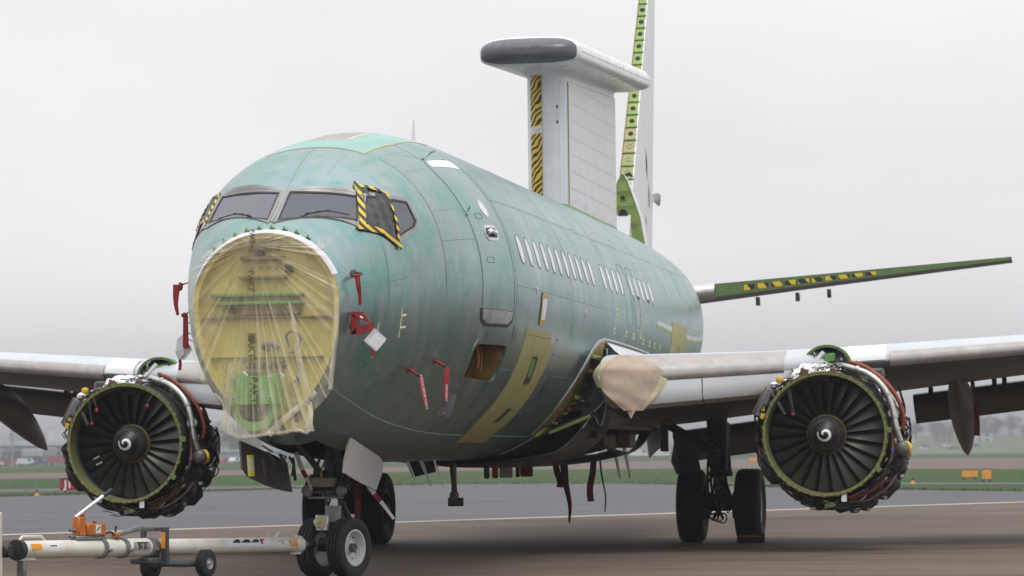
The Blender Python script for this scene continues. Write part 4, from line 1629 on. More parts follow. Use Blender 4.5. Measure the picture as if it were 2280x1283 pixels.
for P_ in ([(24.4, 7.15), (24.75, 6.9), (24.8, 6.55), (24.5, 6.8)], [(25.05, 6.55), (25.25, 6.35), (25.25, 6.05), (25.1, 6.1)], [(24.3, 5.9), (24.55, 5.75), (24.5, 5.65)], [(24.55, 5.35), (24.75, 5.3), (24.7, 5.1)]):
    MB().add([(fin_x(y_, z_), y_, z_) for y_, z_ in P_], [tuple(range(len(P_)))]).build('access_hole', M['well'], FIN)
MB().add([(fin_x(y_, z_) + .002, y_, z_) for y_, z_ in [(23.0, 6.0), (23.35, 5.5), (23.75, 5.0), (23.1, 5.0)]], [(0, 1, 2, 3)]).build('panel_opening', M['ochre'], FIN)
MB().lathe([(0, .10), (.26, .03)], (.10, 26.2, 6.35), (0.1, 1, -.6), 10).build('static_port_fairing', M['white_skin'], FIN)
# dorsal bulkhead
AR = [(.42, 4.85), (.38, 5.2), (.31, 5.65), (.19, 6.02), (.09, 6.33), (0, 6.47)]
arch = AR + [(-x, z) for x, z in AR[-2::-1]]
DB = MB().prism(arch, (0, 22.40, 0), (1, 0, 0), (0, 0, 1), -.02).build('dorsal_bulkhead', M['zinc_lime'], AC, 30)
DB['label'] = 'lime green dorsal fin bulkhead with three round holes'
c3 = [Vector((x, 22.40, z)) for x, z in arch]
G = [[p * 1 for p in c3], [Vector((p.x * 1.04, p.y - .03, p.z + .02)) for p in c3], [Vector((p.x * 1.06, p.y + .02, p.z + .03)) for p in c3], [Vector((p.x * .9, p.y + .9, p.z - .06)) for p in c3]]
MB().grid(G).build('dorsal_skin', M['white_pylon'], DB, 40)
for zc_, r_ in ((6.03, .045), (5.74, .085), (5.38, .095)):
    MB().lathe([(.012, r_ + .015), (.022, r_), (.016, r_ - .005)], (0, 22.40, zc_), (0, -1, 0), 20).build('hole_flange', M['zinc_green'], DB)
    MB().lathe([(.014, r_), (.0145, 0)], (0, 22.40, zc_), (0, -1, 0), 20).build('lightening_hole', M['black'], DB)
for zc_ in (5.2, 5.55, 5.88, 6.15):
    hw_ = float(np.interp(zc_, [4.85, 5.2, 5.65, 6.02, 6.33, 6.47], [.42, .38, .31, .19, .09, 0])) - .02
    MB().box((0, 22.372, zc_), (2 * hw_, .02, .016), b=.003).build('stiffener', M['zinc_green'], DB)


def build_stab(sgn):
    mb = MB()
    rings = []
    for X in (.6, 1.1, 1.75, 3.0, 4.5, 6.0, 6.93):
        f_ = (X - 1.1) / 5.83
        yf = 24.5 + .48 * (X - 1.1)
        ch = 3.0 + (1.2 - 3.0) * f_
        zc = 4.37 + .118 * (X - 1.1)
        h = .135 + (.03 - .135) * f_
        rings.append([Vector((X * sgn, yf, zc + h)), Vector((X * sgn, yf + .3 * ch, zc + h * 1.15)), Vector((X * sgn, yf + ch, zc - .0)), Vector((X * sgn, yf + ch, zc - .02)),
                      Vector((X * sgn, yf + .3 * ch, zc - h * 1.25)), Vector((X * sgn, yf, zc - h))])
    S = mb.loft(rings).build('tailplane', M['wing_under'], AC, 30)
    S['label'] = ('port' if sgn > 0 else 'starboard') + ' tailplane with green front spar'
    # spar face
    N_ = 22
    for k in range(N_):
        Xa, Xb = 1.42 + (6.9 - 1.42) * k / N_, 1.42 + (6.9 - 1.42) * (k + 1) / N_ - .012

        def fr_(X, s_, o_=.006):
            f_ = (X - 1.1) / 5.83
            h = .135 + (.03 - .135) * f_
            return Vector((X * sgn, 24.5 + .48 * (X - 1.1) - o_, 4.37 + .118 * (X - 1.1) + h * s_))
        MB().add([fr_(Xa, -.86), fr_(Xb, -.86), fr_(Xb, .86), fr_(Xa, .86)], [(0, 1, 2, 3)]).build('spar_panel', M['olive'], S)
        if 2 <= k <= 11 and sgn > 0:
            MB().add([fr_(Xa + .02, -.45, .011), fr_(Xb - .02, -.45, .011), fr_(Xb - .02, .42, .011), fr_(Xa + .02, .42, .011)], [(0, 1, 2, 3)]).build('hazard_tape', M['hazard_stab'], S)
    mb = MB()
    for X0, X1 in ((1.0, 1.42),):
        rg2 = []
        for X in (X0, (X0 + X1) / 2, X1):
            rg2.append([Vector((X * sgn, 24.5 + .48 * (X - 1.1) + .02 - .22 * math.cos(R(a)), 4.37 + .118 * (X - 1.1) + .15 * math.sin(R(a)))) for a in range(-90, 91, 15)])
        mb.grid(rg2)
    mb.build('root_leading_edge', M['pale_al'], S, 50)
    for X in (2.0, 2.75, 3.35):
        z_ = 4.37 + .118 * (X - 1.1) - .15
        y_ = 24.5 + .48 * (X - 1.1) + 1.9
        MB().loft([[Vector(((X + d) * sgn, y_ + q, z_ + .05)) for d, q in ((-.03, -.12), (.03, -.12), (.03, .2), (-.03, .2))], [Vector(((X + d) * sgn, y_ + q, z_ - .11)) for d, q in ((-.045, .05), (.045, .05), (.03, .2), (-.03, .2))]]).build('hinge_fairing', M['grey_paint'], S)
    return S


build_stab(1)
build_stab(-1)
# ------------------------------------------------------------------ engines (cowls off)
EC = Vector((4.83, 7.58, 1.56))


def ep(x, y, z):
    return EC + Vector((x, y, z))


def ec(r, a, y):
    return EC + Vector((r * math.cos(R(a)), y, r * math.sin(R(a))))


AXY = (0, 1, 0)
dark_case = mat('fan_case_dark', (.050, .050, .052), .5, metal=.4, var=.5, scale=9)
mb = MB()
mb.lathe([(.0, .832), (.05, .838), (.07, .822), (.46, .822), (.47, .85), (.53, .85), (.54, .824), (1.05, .826), (1.06, .855), (1.12, .855), (1.2, .79), (1.35, .62), (2.5, .56), (3.2, .40), (3.9, .26)], EC, AXY, 64)
ENG = mb.build('engine', dark_case, AC, 35)
ENG['label'] = 'port turbofan stripped of its cowls'
mb = MB()
mb.lathe([(.012, .784), (-.004, .788), (-.006, .822), (.012, .828), (.03, .828)], EC, AXY, 96)
for k in range(30):
    a = 12 * k + 5
    p = ec(.831, a, .010)
    mb.box(p, (.016, .016, .05), rot=frame((math.cos(R(a)), 0, math.sin(R(a))), (0, 1, 0)), b=.006)
mb.build('inlet_flange', M['ring_green'], ENG, 40)
mbf = MB()
for k in range(60):
    a = 6 * k + 2
    mbf.lathe([(-.008, .008), (-.016, .006), (-.016, 0)], ec(.806, a, 0), AXY, 6)
q_ = mbf.build('flange_bolts', M['dark_metal'], ENG, 0)
q_['kind'] = 'stuff'
MB().lathe([(.01, .780), (.26, .775)], EC, AXY, 72).build('inlet_liner', mat('liner_olive', (.20, .19, .07), .5, var=.15, scale=5), ENG, 60)
MB().lathe([(.26, .7755), (.34, .775)], EC, AXY, 72).build('rub_strip', mat('rub_strip_blue', (.05, .11, .15), .5, var=.2), ENG, 60)
MB().lathe([(.34, .7752), (.9, .77), (.9, .02)], EC, AXY, 48).build('fan_duct', mat('duct_dark', (.03, .03, .03), .5, var=.2), ENG, 60)
# fan: 24 wide blades
HUB_R, TIP_R, FY = .262, .768, .40


def blade_mesh():
    mb = MB()
    F_, B_ = [], []
    for i in range(13):
        f_ = i / 12
        r_ = HUB_R - .02 + (TIP_R - HUB_R + .02) * f_
        st = R(28 + 38 * f_**.85)                      # stagger from the axial direction
        ch = .17 + .10 * math.sin(math.pi * min(1, f_ * .75))
        a0 = .05 * math.sin(f_ * 2.2) - .07 * f_**2
        ra, rb = [], []
        for j in range(7):
            s_ = j / 6 - .5
            cam_ = .018 * (1 - (2 * s_)**2)
            ax = s_ * ch * math.cos(st) - cam_ * math.sin(st)
            tn = s_ * ch * math.sin(st) + cam_ * math.cos(st)
            th_ = .010 * (1 - (2 * s_)**2) + .0015
            for lst, sg in ((ra, 1), (rb, -1)):
                an = a0 + (tn + sg * th_ * .5 * math.cos(st)) / r_
                lst.append((r_ * math.cos(an), FY + ax - sg * th_ * .5 * math.sin(st), r_ * math.sin(an)))
        F_.append(ra)
        B_.append(rb)
    mb.grid(F_)
    mb.grid([q[::-1] for q in B_])
    me = bpy.data.meshes.new('fan_blade')
    me.from_pydata(mb.v, [], mb.f)
    me.materials.append(M['fan_blade'])
    me.polygons.foreach_set('use_smooth', [True] * len(me.polygons))
    me.update()
    return me


bmsh = blade_mesh()
for k in range(24):
    o = bpy.data.objects.new('fan_blade', bmsh)
    COL.objects.link(o)
    o.location = EC
    o.rotation_euler = (0, -2 * math.pi * k / 24, 0)
    par(o, ENG)
MB().lathe([(.50, .262), (.30, .262), (.27, .255)], EC, AXY, 48).build('fan_hub', M['zinc_yellow'], ENG, 40)
spf = [(.31, .256), (.29, .256), (.22, .236), (.15, .200), (.11, .172)]
SPN = MB().lathe(spf, EC, AXY, 48).build('spinner', M['spinner'], ENG, 50)
MB().lathe([(.112, .174), (.07, .130), (.035, .083), (.012, .035), (.005, 0)], EC, AXY, 40).build('spinner_tip', M['spinner_black'], SPN, 60)
# painted comma on the spinner
mb = MB()
G = []


def spin_y(r_):
    return float(np.interp(r_, [0, .035, .083, .130, .174], [.005, .012, .035, .07, .112])) - .004


for i in range(41):
    f_ = i / 40
    a = R(200 - 400 * f_)
    rc = .022 + .076 * f_**.8
    wd = .005 + .014 * math.sin(math.pi * min(1, .08 + f_ * .88))**.8
    G.append([(EC.x + r_ * math.cos(a), EC.y + spin_y(r_), EC.z + r_ * math.sin(a)) for r_ in (rc - wd, rc, rc + wd)])
mb.grid(G)
mb.build('spinner_spiral', M['white_paint'], SPN, 60)
# balance weights / root platforms, pale dots round the hub
for k in range(24):
    a = 15 * k + 6
    MB().box(ec(.272, a, .34), (.022, .02, .022), rot=frame((math.cos(R(a)), 0, math.sin(R(a))), (0, 1, 0)), b=.004).build('blade_platform', M['ochre'], ENG)

# --- ducts and hoses that can be told apart
def pipe(name, pts, r_, m_, n=9, seg=8):
    return MB().tube(bez([ep(*p) for p in pts], seg), r_, n).build(name, m_, ENG, 50)


pipe('bleed_duct', [(.14, .75, .93), (.28, .45, .90), (.56, .34, .80), (.77, .28, .61), (.88, .24, .36), (.93, .22, .08), (.98, .24, -.10)], .042, M['duct'], 12)
for p, d in (((.82, .26, .52), (.5, 0, -1)), ((.91, .23, .22), (.15, 0, -1)), ((.935, .22, .06), (.2, 0, -1)), ((.42, .39, .86), (1, -.3, -.5))):
    MB().lathe([(-.02, .043), (-.018, .056), (.018, .056), (.02, .043)], ep(*p), d, 14).build('duct_clamp', M['steel'], ENG)
MB().ball(ep(1.0, .26, -.20), (.105, .10, .11), 16).build('valve_housing', mat('valve_grey', (.13, .125, .115), .45, metal=.3, var=.2), ENG, 80)
MB().lathe([(-.02, .09), (0, .104), (.025, .104), (.04, .09)], ep(1.03, .33, -.20), (.6, 1, 0), 18).build('valve_band', M['yellow'], ENG)
pipe('fire_hose', [(.30, .65, .97), (.52, .50, .89), (.76, .44, .70), (.94, .42, .47), (1.02, .42, .22), (1.0, .42, .06)], .028, M['orange_hose'])
pipe('fire_hose', [(.36, .95, .98), (.60, .80, .85), (.83, .72, .64), (.98, .70, .36), (1.00, .72, .12)], .022, M['orange_hose'])
pipe('fire_hose', [(.30, .22, -.86), (.48, .20, -.80), (.64, .20, -.72), (.76, .22, -.62)], .028, M['orange_hose'])
MB().lathe([(0, .03), (.05, .03), (.05, 0)], ep(.77, .22, -.61), (.7, 0, .7), 10).build('hose_fitting', M['steel'], ENG)
pipe('drain_hose', [(.30, .16, -.90), (.55, .14, -.88), (.80, .16, -.72), (.92, .25, -.55)], .018, mat('maroon_hose', (.09, .035, .035), .5, var=.2), 8)
pipe('scavenge_tube', [(.86, .30, .18), (.88, .26, -.10), (.86, .24, -.32), (.74, .22, -.56), (.62, .22, -.70)], .022, M['copper'])
pipe('scavenge_tube', [(.93, .50, .16), (.91, .42, -.05), (.90, .38, -.3)], .016, M['steel'])
MB().lathe([(-.02, .026), (.025, .026)], ep(.875, .245, -.22), (.05, 0, 1), 10).build('purple_tag', M['purple'], ENG)
MB().lathe([(-.02, .075), (-.06, .07), (-.06, .035), (-.03, .03)], ep(.89, .30, .27), (-.1, 1, 0), 18).build('pressure_gauge', M['steel'], ENG)
MB().lathe([(0, .045), (-.05, .04), (-.05, 0)], ep(.99, .55, .32), (.2, 1, 0), 12).build('sensor', M['gear_dark'], ENG)
pipe('drain_tube', [(-.62, .18, -.64), (-.50, .16, -.78), (-.30, .16, -.90), (-.12, .2, -.92)], .020, M['black'])
pipe('overboard_tube', [(-.70, .12, .54), (-.60, .02, .40), (-.52, -.02, .26)], .030, M['black'])
# accessory gearbox and units on the lower right
gb = mat('gearbox_dark', (.030, .030, .031), .42, metal=.5, var=.5, scale=14)
for a, r_, y_, sz in ((-12, .95, .62, (.26, .4, .22)), (-28, 1.00, .60, (.28, .5, .26)), (-44, 1.02, .55, (.30, .5, .28)), (-60, .99, .50, (.30, .45, .26)), (-76, .94, .45, (.24, .4, .3)), (-92, .92, .45, (.18, .4, .3)), (-110, .90, .5, (.14, .4, .3))):
    MB().box(ec(r_, a, y_), sz, rot=frame((math.cos(R(a)), 0, math.sin(R(a))), (0, 1, 0)), b=.05).build('gearbox_housing', gb, ENG)
for a, r_, y0, L, rr_ in ((-22, 1.02, .33, .28, .085), (-38, 1.08, .28, .3, .10), (-52, 1.0, .24, .3, .085), (-68, .98, .22, .28, .075), (-46, .93, .20, .2, .05), (-84, .95, .25, .25, .06), (-33, .93, .22, .2, .05), (-6, 1.0, .42, .2, .05)):
    m_ = (gb, M['gear_dark'], M['dark_metal'], M['dark_metal'])[int(abs(a)) % 4]
    U_ = MB().lathe([(0, 0), (0, rr_ * .7), (.02, rr_), (L * .5, rr_), (L * .52, rr_ * 1.12), (L * .6, rr_ * 1.12), (L * .62, rr_ * .95), (L, rr_ * .95)], ec(r_, a, y0), AXY, 16).build('accessory_unit', m_, ENG, 35)
for a in (-30, -48, -62):
    p = ec(1.14, a, .35)
    MB().box(p, (.05, .1, .05), b=.01).build('connector', M['grey_paint'], ENG)
# engine control box on the upper left with its shock mount
MB().box(ec(.92, 152, .30), (.13, .34, .44), rot=frame((math.cos(R(152)), 0, math.sin(R(152))), (0, 1, 0)), b=.03).build('control_box', mat('control_box_grey', (.14, .14, .155), .45, var=.1), ENG)
MB().box(ec(.995, 152, .30), (.012, .30, .40), rot=frame((math.cos(R(152)), 0, math.sin(R(152))), (0, 1, 0)), b=.004).build('control_box_lid', mat('lid_edge_tan', (.28, .20, .12), .5), ENG)
MB().ball(ec(.95, 136, .20), (.07, .08, .06), 10).build('foil_cap', M['foil'], ENG)
for a, r_, s_, y_ in ((157, .90, .045, .118), (163, .86, .05, .0)):
    MB().box(ec(r_, a, y_ - .02), (s_, .012, s_ * 1.4), rot=frame((math.cos(R(a)), 0, math.sin(R(a))), (0, 1, 0)), b=.003).build('yellow_placard', M['yellow'], ENG)
MB().lathe([(0, .045), (-.05, .045), (-.06, .03), (-.06, 0)], ec(.95, 129, .12), AXY, 14).build('yellow_cap', M['yellow'], ENG)
for a, r_ in ((200, .92), (186, .93), (212, .90)):
    MB().ball(ec(r_, a, .3), (.07, .12, .13), 10).build('black_boot', M['black'], ENG)
mb = MB()
mb.loft([[ep(-.88 + x_, .16 + y_, -.18) for x_, y_ in ((0, 0), (.12, 0), (.12, .2), (0, .2))], [ep(-.90 + x_, .12 + y_, -.36) for x_, y_ in ((0, 0), (.20, 0), (.20, .25), (0, .25))], [ep(-.84 + x_, .12 + y_, -.52) for x_, y_ in ((0, 0), (.24, 0), (.24, .25), (0, .25))], [ep(-.74 + x_, .2 + y_, -.66) for x_, y_ in ((0, 0), (.1, 0), (.1, .1), (0, .1))]])
mb.build('bagged_strut', M['black_sheet'], ENG, 30)
# crumpled foil blankets above the fan case
rr2 = random.Random(3)
G = []
for i in range(15):
    row = []
    for j in range(7):
        x_ = -.46 + .66 * i / 14 + rr2.uniform(-.012, .012)
        row.append(ep(x_, .30 + .07 * j + rr2.uniform(-.02, .02), .77 + .03 * j - .25 * (x_ + .1)**2 + rr2.uniform(-.03, .03) - (.07 if j == 0 else 0)))
    G.append(row)
MB().grid(G).build('foil_blanket', M['foil'], ENG, 0)
for x_ in (-.29, .10):
    MB().box(ep(x_, .36, .83), (.11, .06, .11), b=.01, rot=Matrix.Rotation(.3, 3, 'Y')).build('mount_bracket', mat('bracket_brown', (.13, .07, .055), .5, var=.3), ENG)
for x_ in (.14, .27):
    MB().box(ep(.30 - x_ * .5, .30, -.885 + x_ * .2), (.10, .1, .11), b=.012).build('drain_box', M['grey_paint'] if x_ < .2 else M['gear_dark'], ENG)
MB().box(ep(.24, .02, -.83), (.07, .012, .13), b=.004).build('pale_tag', M['grey_skin'], ENG)
MB().prism([(0, 0), (.16, .05), (.10, .09), (0, .07)], ep(-.02, .06, -.99), (1, 0, 0), (0, 0, 1), .02).build('green_clip', M['olive'], ENG)
for a in (3, -34):
    MB().box(ec(.85, a, 0), (.06, .02, .07), b=.01, rot=frame((math.cos(R(a)), 0, math.sin(R(a))), (0, 1, 0))).build('green_tab', M['olive'], ENG)
# small tubes, looms and clips that cover the case: too many to pick apart
rr2 = random.Random(11)
sets = {'wiring': (MB(), M['black']), 'small_tubes': (MB(), M['steel']), 'brown_tubes': (MB(), M['copper']), 'small_fittings': (MB(), M['pale_al'])}


def rmax(a):
    a = (a + 180) % 360 - 180
    if -75 < a < 12:
        return 1.10
    if -120 < a <= -75:
        return .98
    if 12 <= a < 75:
        return .97
    return .93


for k in range(420):
    nm = rr2.choices(['wiring', 'small_tubes', 'brown_tubes', 'small_fittings'], [7, .8, .7, .35])[0]
    mb_, _ = sets[nm]
    a = rr2.choice([rr2.uniform(-85, 75), rr2.uniform(-85, 20), rr2.uniform(120, 280)])
    rm = rmax(a)
    y_ = rr2.uniform(.08 if a > 80 or a < -20 else .42, 1.0)
    rb = .845 + (rm - .845) * rr2.random()
    if nm == 'small_fittings':
        mb_.box(ec(rb, a, y_), (rr2.uniform(.015, .05), rr2.uniform(.02, .07), rr2.uniform(.02, .06)), rot=frame((math.cos(R(a)), 0, math.sin(R(a))), (0, 1, 0)), b=.006)
        continue
    da = rr2.uniform(8, 40) * rr2.choice((-1, 1))
    P_ = []
    for q in range(6):
        f_ = q / 5
        aq = a + da * f_
        P_.append(ec(min(rb, rmax(aq)) + rr2.uniform(-.02, .03), aq, y_ + rr2.uniform(-.05, .05) + .2 * f_ * rr2.uniform(-1, 1)))
    mb_.tube(bez(P_, 3), rr2.uniform(.004, .013), 5)
for nm, (mb_, m_) in sets.items():
    q_ = mb_.build(nm, m_, ENG, 50)
    q_['kind'] = 'stuff'

# --- pylon stub: green arch bulkhead, equipment inside, skins back to the wing
PYN = []
PYC = ep(-.03, .95, .87)


def arch_pts(w, h, y, zo=0.0):
    return [Vector((PYC.x + w * math.cos(R(a)), y, PYC.z + zo + h * math.sin(R(a))**.8 if a not in (0, 180) else PYC.z + zo)) for a in range(0, 181, 12)]


y0 = PYC.y
mb = MB()
mb.grid([arch_pts(.30, .315, y0 + .03), arch_pts(.30, .315, y0 - .01), arch_pts(.335, .35, y0 - .01), arch_pts(.335, .35, y0 + .22)])
PYL = mb.build('engine_pylon', M['olive'], AC, 30)
PYL['label'] = 'green arched front of the port engine pylon'
mb = MB()
mb.grid([arch_pts(.33, .345, y0 + .22), arch_pts(.335, .33, y0 + .9, -.02), arch_pts(.27, .24, y0 + 1.8, -.02), arch_pts(.2, .12, y0 + 2.6, -.04)])
mb.build('pylon_skin', M['pale_al'], PYL, 40)
mb = MB()
mb.grid([arch_pts(.32, .33, y0 + .35), arch_pts(.02, .02, y0 + .36)])
mb.build('pylon_inner', M['well'], PYL, 40)
MB().tube([PYC + Vector((-.24, -.02, .02)), PYC + Vector((-.04, .05, .24))], [.04, .055], 12).build('duct_stub', M['pale_al'], PYL)
MB().box(PYC + Vector((.04, .05, .17)), (.15, .12, .12), b=.015, rot=Matrix.Rotation(-.15, 3, 'Y')).build('relay_box', mat('bright_green_primer', (.13, .31, .08), .45), PYL)
for k, (x_, z_) in enumerate(((.18, .12), (.24, .08), (-.02, .07), (-.18, .20), (.14, .24))):
    MB().tube(bez([PYC + Vector((x_, -.01, z_ - .06)), PYC + Vector((x_ + .02, -.04, z_ + .03)), PYC + Vector((x_ - .04, .08, z_ + .06))], 5), .013, 6).build('pylon_tube', (M['steel'], M['black'], M['pale_al'])[k % 3], PYL)
MB().box(PYC + Vector((0, -.02, .02)), (.62, .05, .06), b=.01).build('pylon_shelf', M['olive'], PYL)
for x_ in (-.33, .33):
    MB().box(PYC + Vector((x_, 0, -.02)), (.05, .06, .2), b=.01).build('pylon_post', M['olive'], PYL)
# strut down to the engine mount
MB().box(PYC + Vector((0, .5, -.35)), (.36, 1.2, .7), b=.05).build('engine_mount', M['dark_metal'], PYL)

ENG_S = copy_tree(ENG, AC)
ENG_S.matrix_parent_inverse = ENG.matrix_parent_inverse.copy()
ENG_S.location.x -= 9.66
ENG_S['label'] = 'starboard turbofan stripped of its cowls'
PYL_S = copy_tree(PYL, AC)
PYL_S.location.x -= 9.42
PYL_S['label'] = 'green arched front of the starboard engine pylon'
# hanging bungs on short lanyards inside the intakes
for ENG_, dx, L_ in ((ENG, 0, ((.70, 128, .30, .03),)), (ENG_S, -9.66, ((.72, 124, .16, .030), (.73, 130, .30, .026), (.735, 58, .14, .03)))):
    for r_, a, ln, rr_ in L_:
        p = ec(r_ + .05, a, -.02) + Vector((dx, 0, 0))
        q = p + Vector((.05 if a > 90 else -.07, -.03, -ln))
        MB().tube([p, p.lerp(q, .5) + Vector((0, -.02, 0)), q], .012 if dx else .028, 6).build('lanyard', M['black'], ENG_)
        MB().ball(q + Vector((0, 0, -.02)), (rr_ * .95, rr_ * .95, rr_ * 1.1), 10).build('red_bung', M['red_bright'], ENG_)
for a in (202, 212):
    b_ = ec(.52, a, .23) + Vector((-9.66, 0, 0))
    MB().box(b_, (.10, .01, .022), rot=Matrix.Rotation(-R(25), 3, 'Y'), b=.002).build('tape_tab', M['grey_paint'], ENG_S)
# outboard of the port pylon: bare wing structure where the slat was taken off
for sgn, W_ in ((1, WP), (-1, WS)):
    G = []
    for i in range(7):
        X = 5.05 + .52 * i / 6
        G.append([wpt(X, c, True, .016, sgn) for c in (.09, .05, .02, .005)] + [wpt(X, 0, True, .016, sgn)])
    MB().grid(G if sgn > 0 else G[::-1]).build('nose_rib_cover', M['white_pylon'], W_, 40)
    X = 5.05
    MB().box((5.32 * sgn, 8.62, 2.30), (.5, .3, .30), b=.03).build('slat_bay', M['gear_dark'], W_)
    MB().box((5.30 * sgn, 8.45, 2.31), (.14, .02, .09), b=.004).build('bay_placard', M['tape_cream'], W_)
# ------------------------------------------------------------------ landing gear
def wheel_parts(parent, c, ax, RT, WT, RR_, rim_m, dish, tyre_m, holes=8):
    """tyre and rim about the axle direction ax (pointing to the outer face)"""
    c, ax = Vector(c), Vector(ax).normalized()
    prof = [(-.36, RR_), (-.46, RR_ + .25 * (RT - RR_)), (-.50, RR_ + .52 * (RT - RR_)), (-.47, RR_ + .78 * (RT - RR_)), (-.40, RR_ + .93 * (RT - RR_)), (-.30, RT - .004)]
    gr = []
    for g in (-.20, 0.0, .20):
        gr += [(g - .035, RT), (g - .025, RT - .018), (g + .025, RT - .018), (g + .035, RT)]
    full = prof + gr + [(-d, r_) for d, r_ in prof[::-1]]
    full = [(d * WT, r_) for d, r_ in full]
    T = MB().lathe(full, c, ax, 56).build('tyre', tyre_m, parent, 35)
    w = WT * .36
    rim = [(w - .02, RR_ - .004), (w + .012, RR_ + .004), (w + .014, RR_ - .012), (w - .004, RR_ - .03), (w - dish, RR_ - .06), (w - dish, RR_ * .40), (w - dish + .03, RR_ * .32), (w - dish + .03, 0)]
    RM_ = MB().lathe(rim, c, ax, 40).build('rim', rim_m, parent, 35)
    back = [(-w + .02, RR_ - .004), (-w - .012, RR_ + .004), (-w + .03, RR_ - .03), (-w + .05, 0)]
    MB().lathe(back, c, ax, 32).build('rim_inner', rim_m, parent, 35)
    u = ax.orthogonal().normalized()
    v = ax.cross(u)
    for k in range(holes):
        t = 2 * math.pi * (k + .3) / holes
        p = c + ax * (w - dish + .001) + (u * math.cos(t) + v * math.sin(t)) * RR_ * .68
        MB().lathe([(0, RR_ * .055), (.006, RR_ * .05), (.006, 0)], p, ax, 8).build('rim_bolt', M['dark_metal'], parent)
    MB().lathe([(w - dish + .02, RR_ * .26), (w - dish + .075, RR_ * .24), (w - dish + .085, RR_ * .18), (w - dish + .07, RR_ * .12), (w - dish + .07, 0)], c, ax, 18).build('hub_cap', M['gear_dark'], parent, 35)
    return T


STE = R(20)
nax = Vector((math.cos(STE), -math.sin(STE), 0))        # axle, port end
nfw = Vector((-math.sin(STE), -math.cos(STE), 0))       # where the wheels point
NZ = .335
mb = MB()
mb.tube([(0, .02, 1.75), (0, .0, .93)], [.105, .10], 20)
mb.tube([(0, 0, .95), (0, 0, .90)], [.125, .125], 20)
NG = mb.build('nose_gear', M['gear_dark'], AC, 40)
NG['label'] = 'nose landing gear leg with twin wheels'
MB().tube([(0, 0, .95), (0, 0, .55)], .062, 20).build('oleo_piston', M['chrome'], NG)
MB().tube([(0, 0, .80), (0, 0, .62)], [.09, .085], 18).build('lower_cylinder', M['grey_paint'], NG)
MB().tube([Vector((0, 0, .64)), Vector((0, 0, .30))], [.075, .085], 16).build('axle_body', M['dark_metal'], NG)
MB().tube([nax * -.26 + Vector((0, 0, NZ)), nax * .26 + Vector((0, 0, NZ))], .045, 14).build('axle', M['dark_metal'], NG)
for sg in (1, -1):
    wheel_parts(NG, nax * (.205 * sg) + Vector((0, 0, NZ)), nax * sg, .335, .205, .20, M['rim_white'], .075, M['tyre_grey'], 9)
# torque links at the back, steering gear, drag brace
for sg in (-.05, .05):
    MB().tube([nax * sg + Vector((0, .0, .86)) - nfw * .09, nax * sg - nfw * .30 + Vector((0, 0, .62)), nax * sg - nfw * .09 + Vector((0, 0, .42))], .022, 8).build('torque_link', M['gear_dark'], NG)
for sg in (-1, 1):
    MB().tube([(sg * .10, -.02, 1.12), (sg * .28, -1.15, 1.72)], [.035, .04], 10).build('drag_brace', M['gear_dark'], NG)
    MB().tube([(sg * .12, .02, 1.02), (sg * .13, -.16, 1.02)], .045, 10).build('steering_actuator', M['dark_metal'], NG)
MB().box((-.03, -.12, .955), (.44, .06, .035), b=.008).build('light_bar', M['gear_dark'], NG)
MB().box((-.05, -.14, .89), (.40, .02, .022), b=.004).build('spray_bar', M['grey_paint'], NG)
for x_ in (-.245, .135):
    L_ = MB().lathe([(.10, .03), (.06, .055), (0, .066), (-.012, .062)], (x_, -.20, .965), (.1, 1, 0), 18).build('taxi_light', M['steel'], NG)
    MB().lathe([(-.004, .058), (-.016, .03), (-.018, 0)], (x_, -.20, .965), (.1, 1, 0), 16).build('lamp_lens', mat('lamp_glass', (.30, .27, .26), .12, var=.1), NG)
MB().box((-.065, -.14, 1.06), (.27, .12, .105), b=.012).build('electrical_box', M['beam'], NG)
MB().tube([(-.09, -.16, 1.12), (-.09, -.16, 1.22)], [.016, .012], 8).build('brass_fitting', M['yellow'], NG)
MB().box((-.09, -.14, 1.17), (.08, .06, .05), b=.01).build('valve_block', M['dark_metal'], NG)
for k in range(10):
    r4 = random.Random(40 + k)
    x_ = r4.uniform(-.16, .22)
    P_ = [(x_, r4.uniform(-.12, .1), 1.35), (x_ + r4.uniform(-.08, .08), r4.uniform(-.16, .1), 1.15), (x_ * .6 + r4.uniform(-.05, .05), r4.uniform(-.12, .12), .95), (x_ * .4, r4.uniform(0, .16), .72)]
    MB().tube(bez(P_, 5), r4.uniform(.008, .018), 6).build('hydraulic_hose', M['black'] if k % 3 else M['gear_dark'], NG)
# lamp on the leg, masked with crumpled tape
fc = Vector((-.075, -.20, .615))
MB().box(fc, (.145, .05, .175), b=.01, rot=rot_z(-.1)).build('lamp_frame', M['pale_al'], NG)
r4 = random.Random(5)
mb = MB()
V_, F_ = [], []
nr_, na_ = 5, 18
for i in range(nr_ + 1):
    for k in range(na_):
        rr_ = .075 * i / nr_ * (1 + (.14 * r4.uniform(-1, 1) if i >= nr_ - 1 else 0))
        V_.append(fc + Vector((-.012 + rr_ * math.cos(2 * math.pi * k / na_), -.028 - .035 * (1 - (i / nr_)**2) + r4.uniform(-.008, .008), .004 + rr_ * math.sin(2 * math.pi * k / na_))))
for i in range(nr_):
    for k in range(na_):
        F_.append((i * na_ + k, i * na_ + (k + 1) % na_, (i + 1) * na_ + (k + 1) % na_, (i + 1) * na_ + k))
mb.add(V_, F_)
mb.build('masked_lamp', M['tape_cream'], NG, 0)
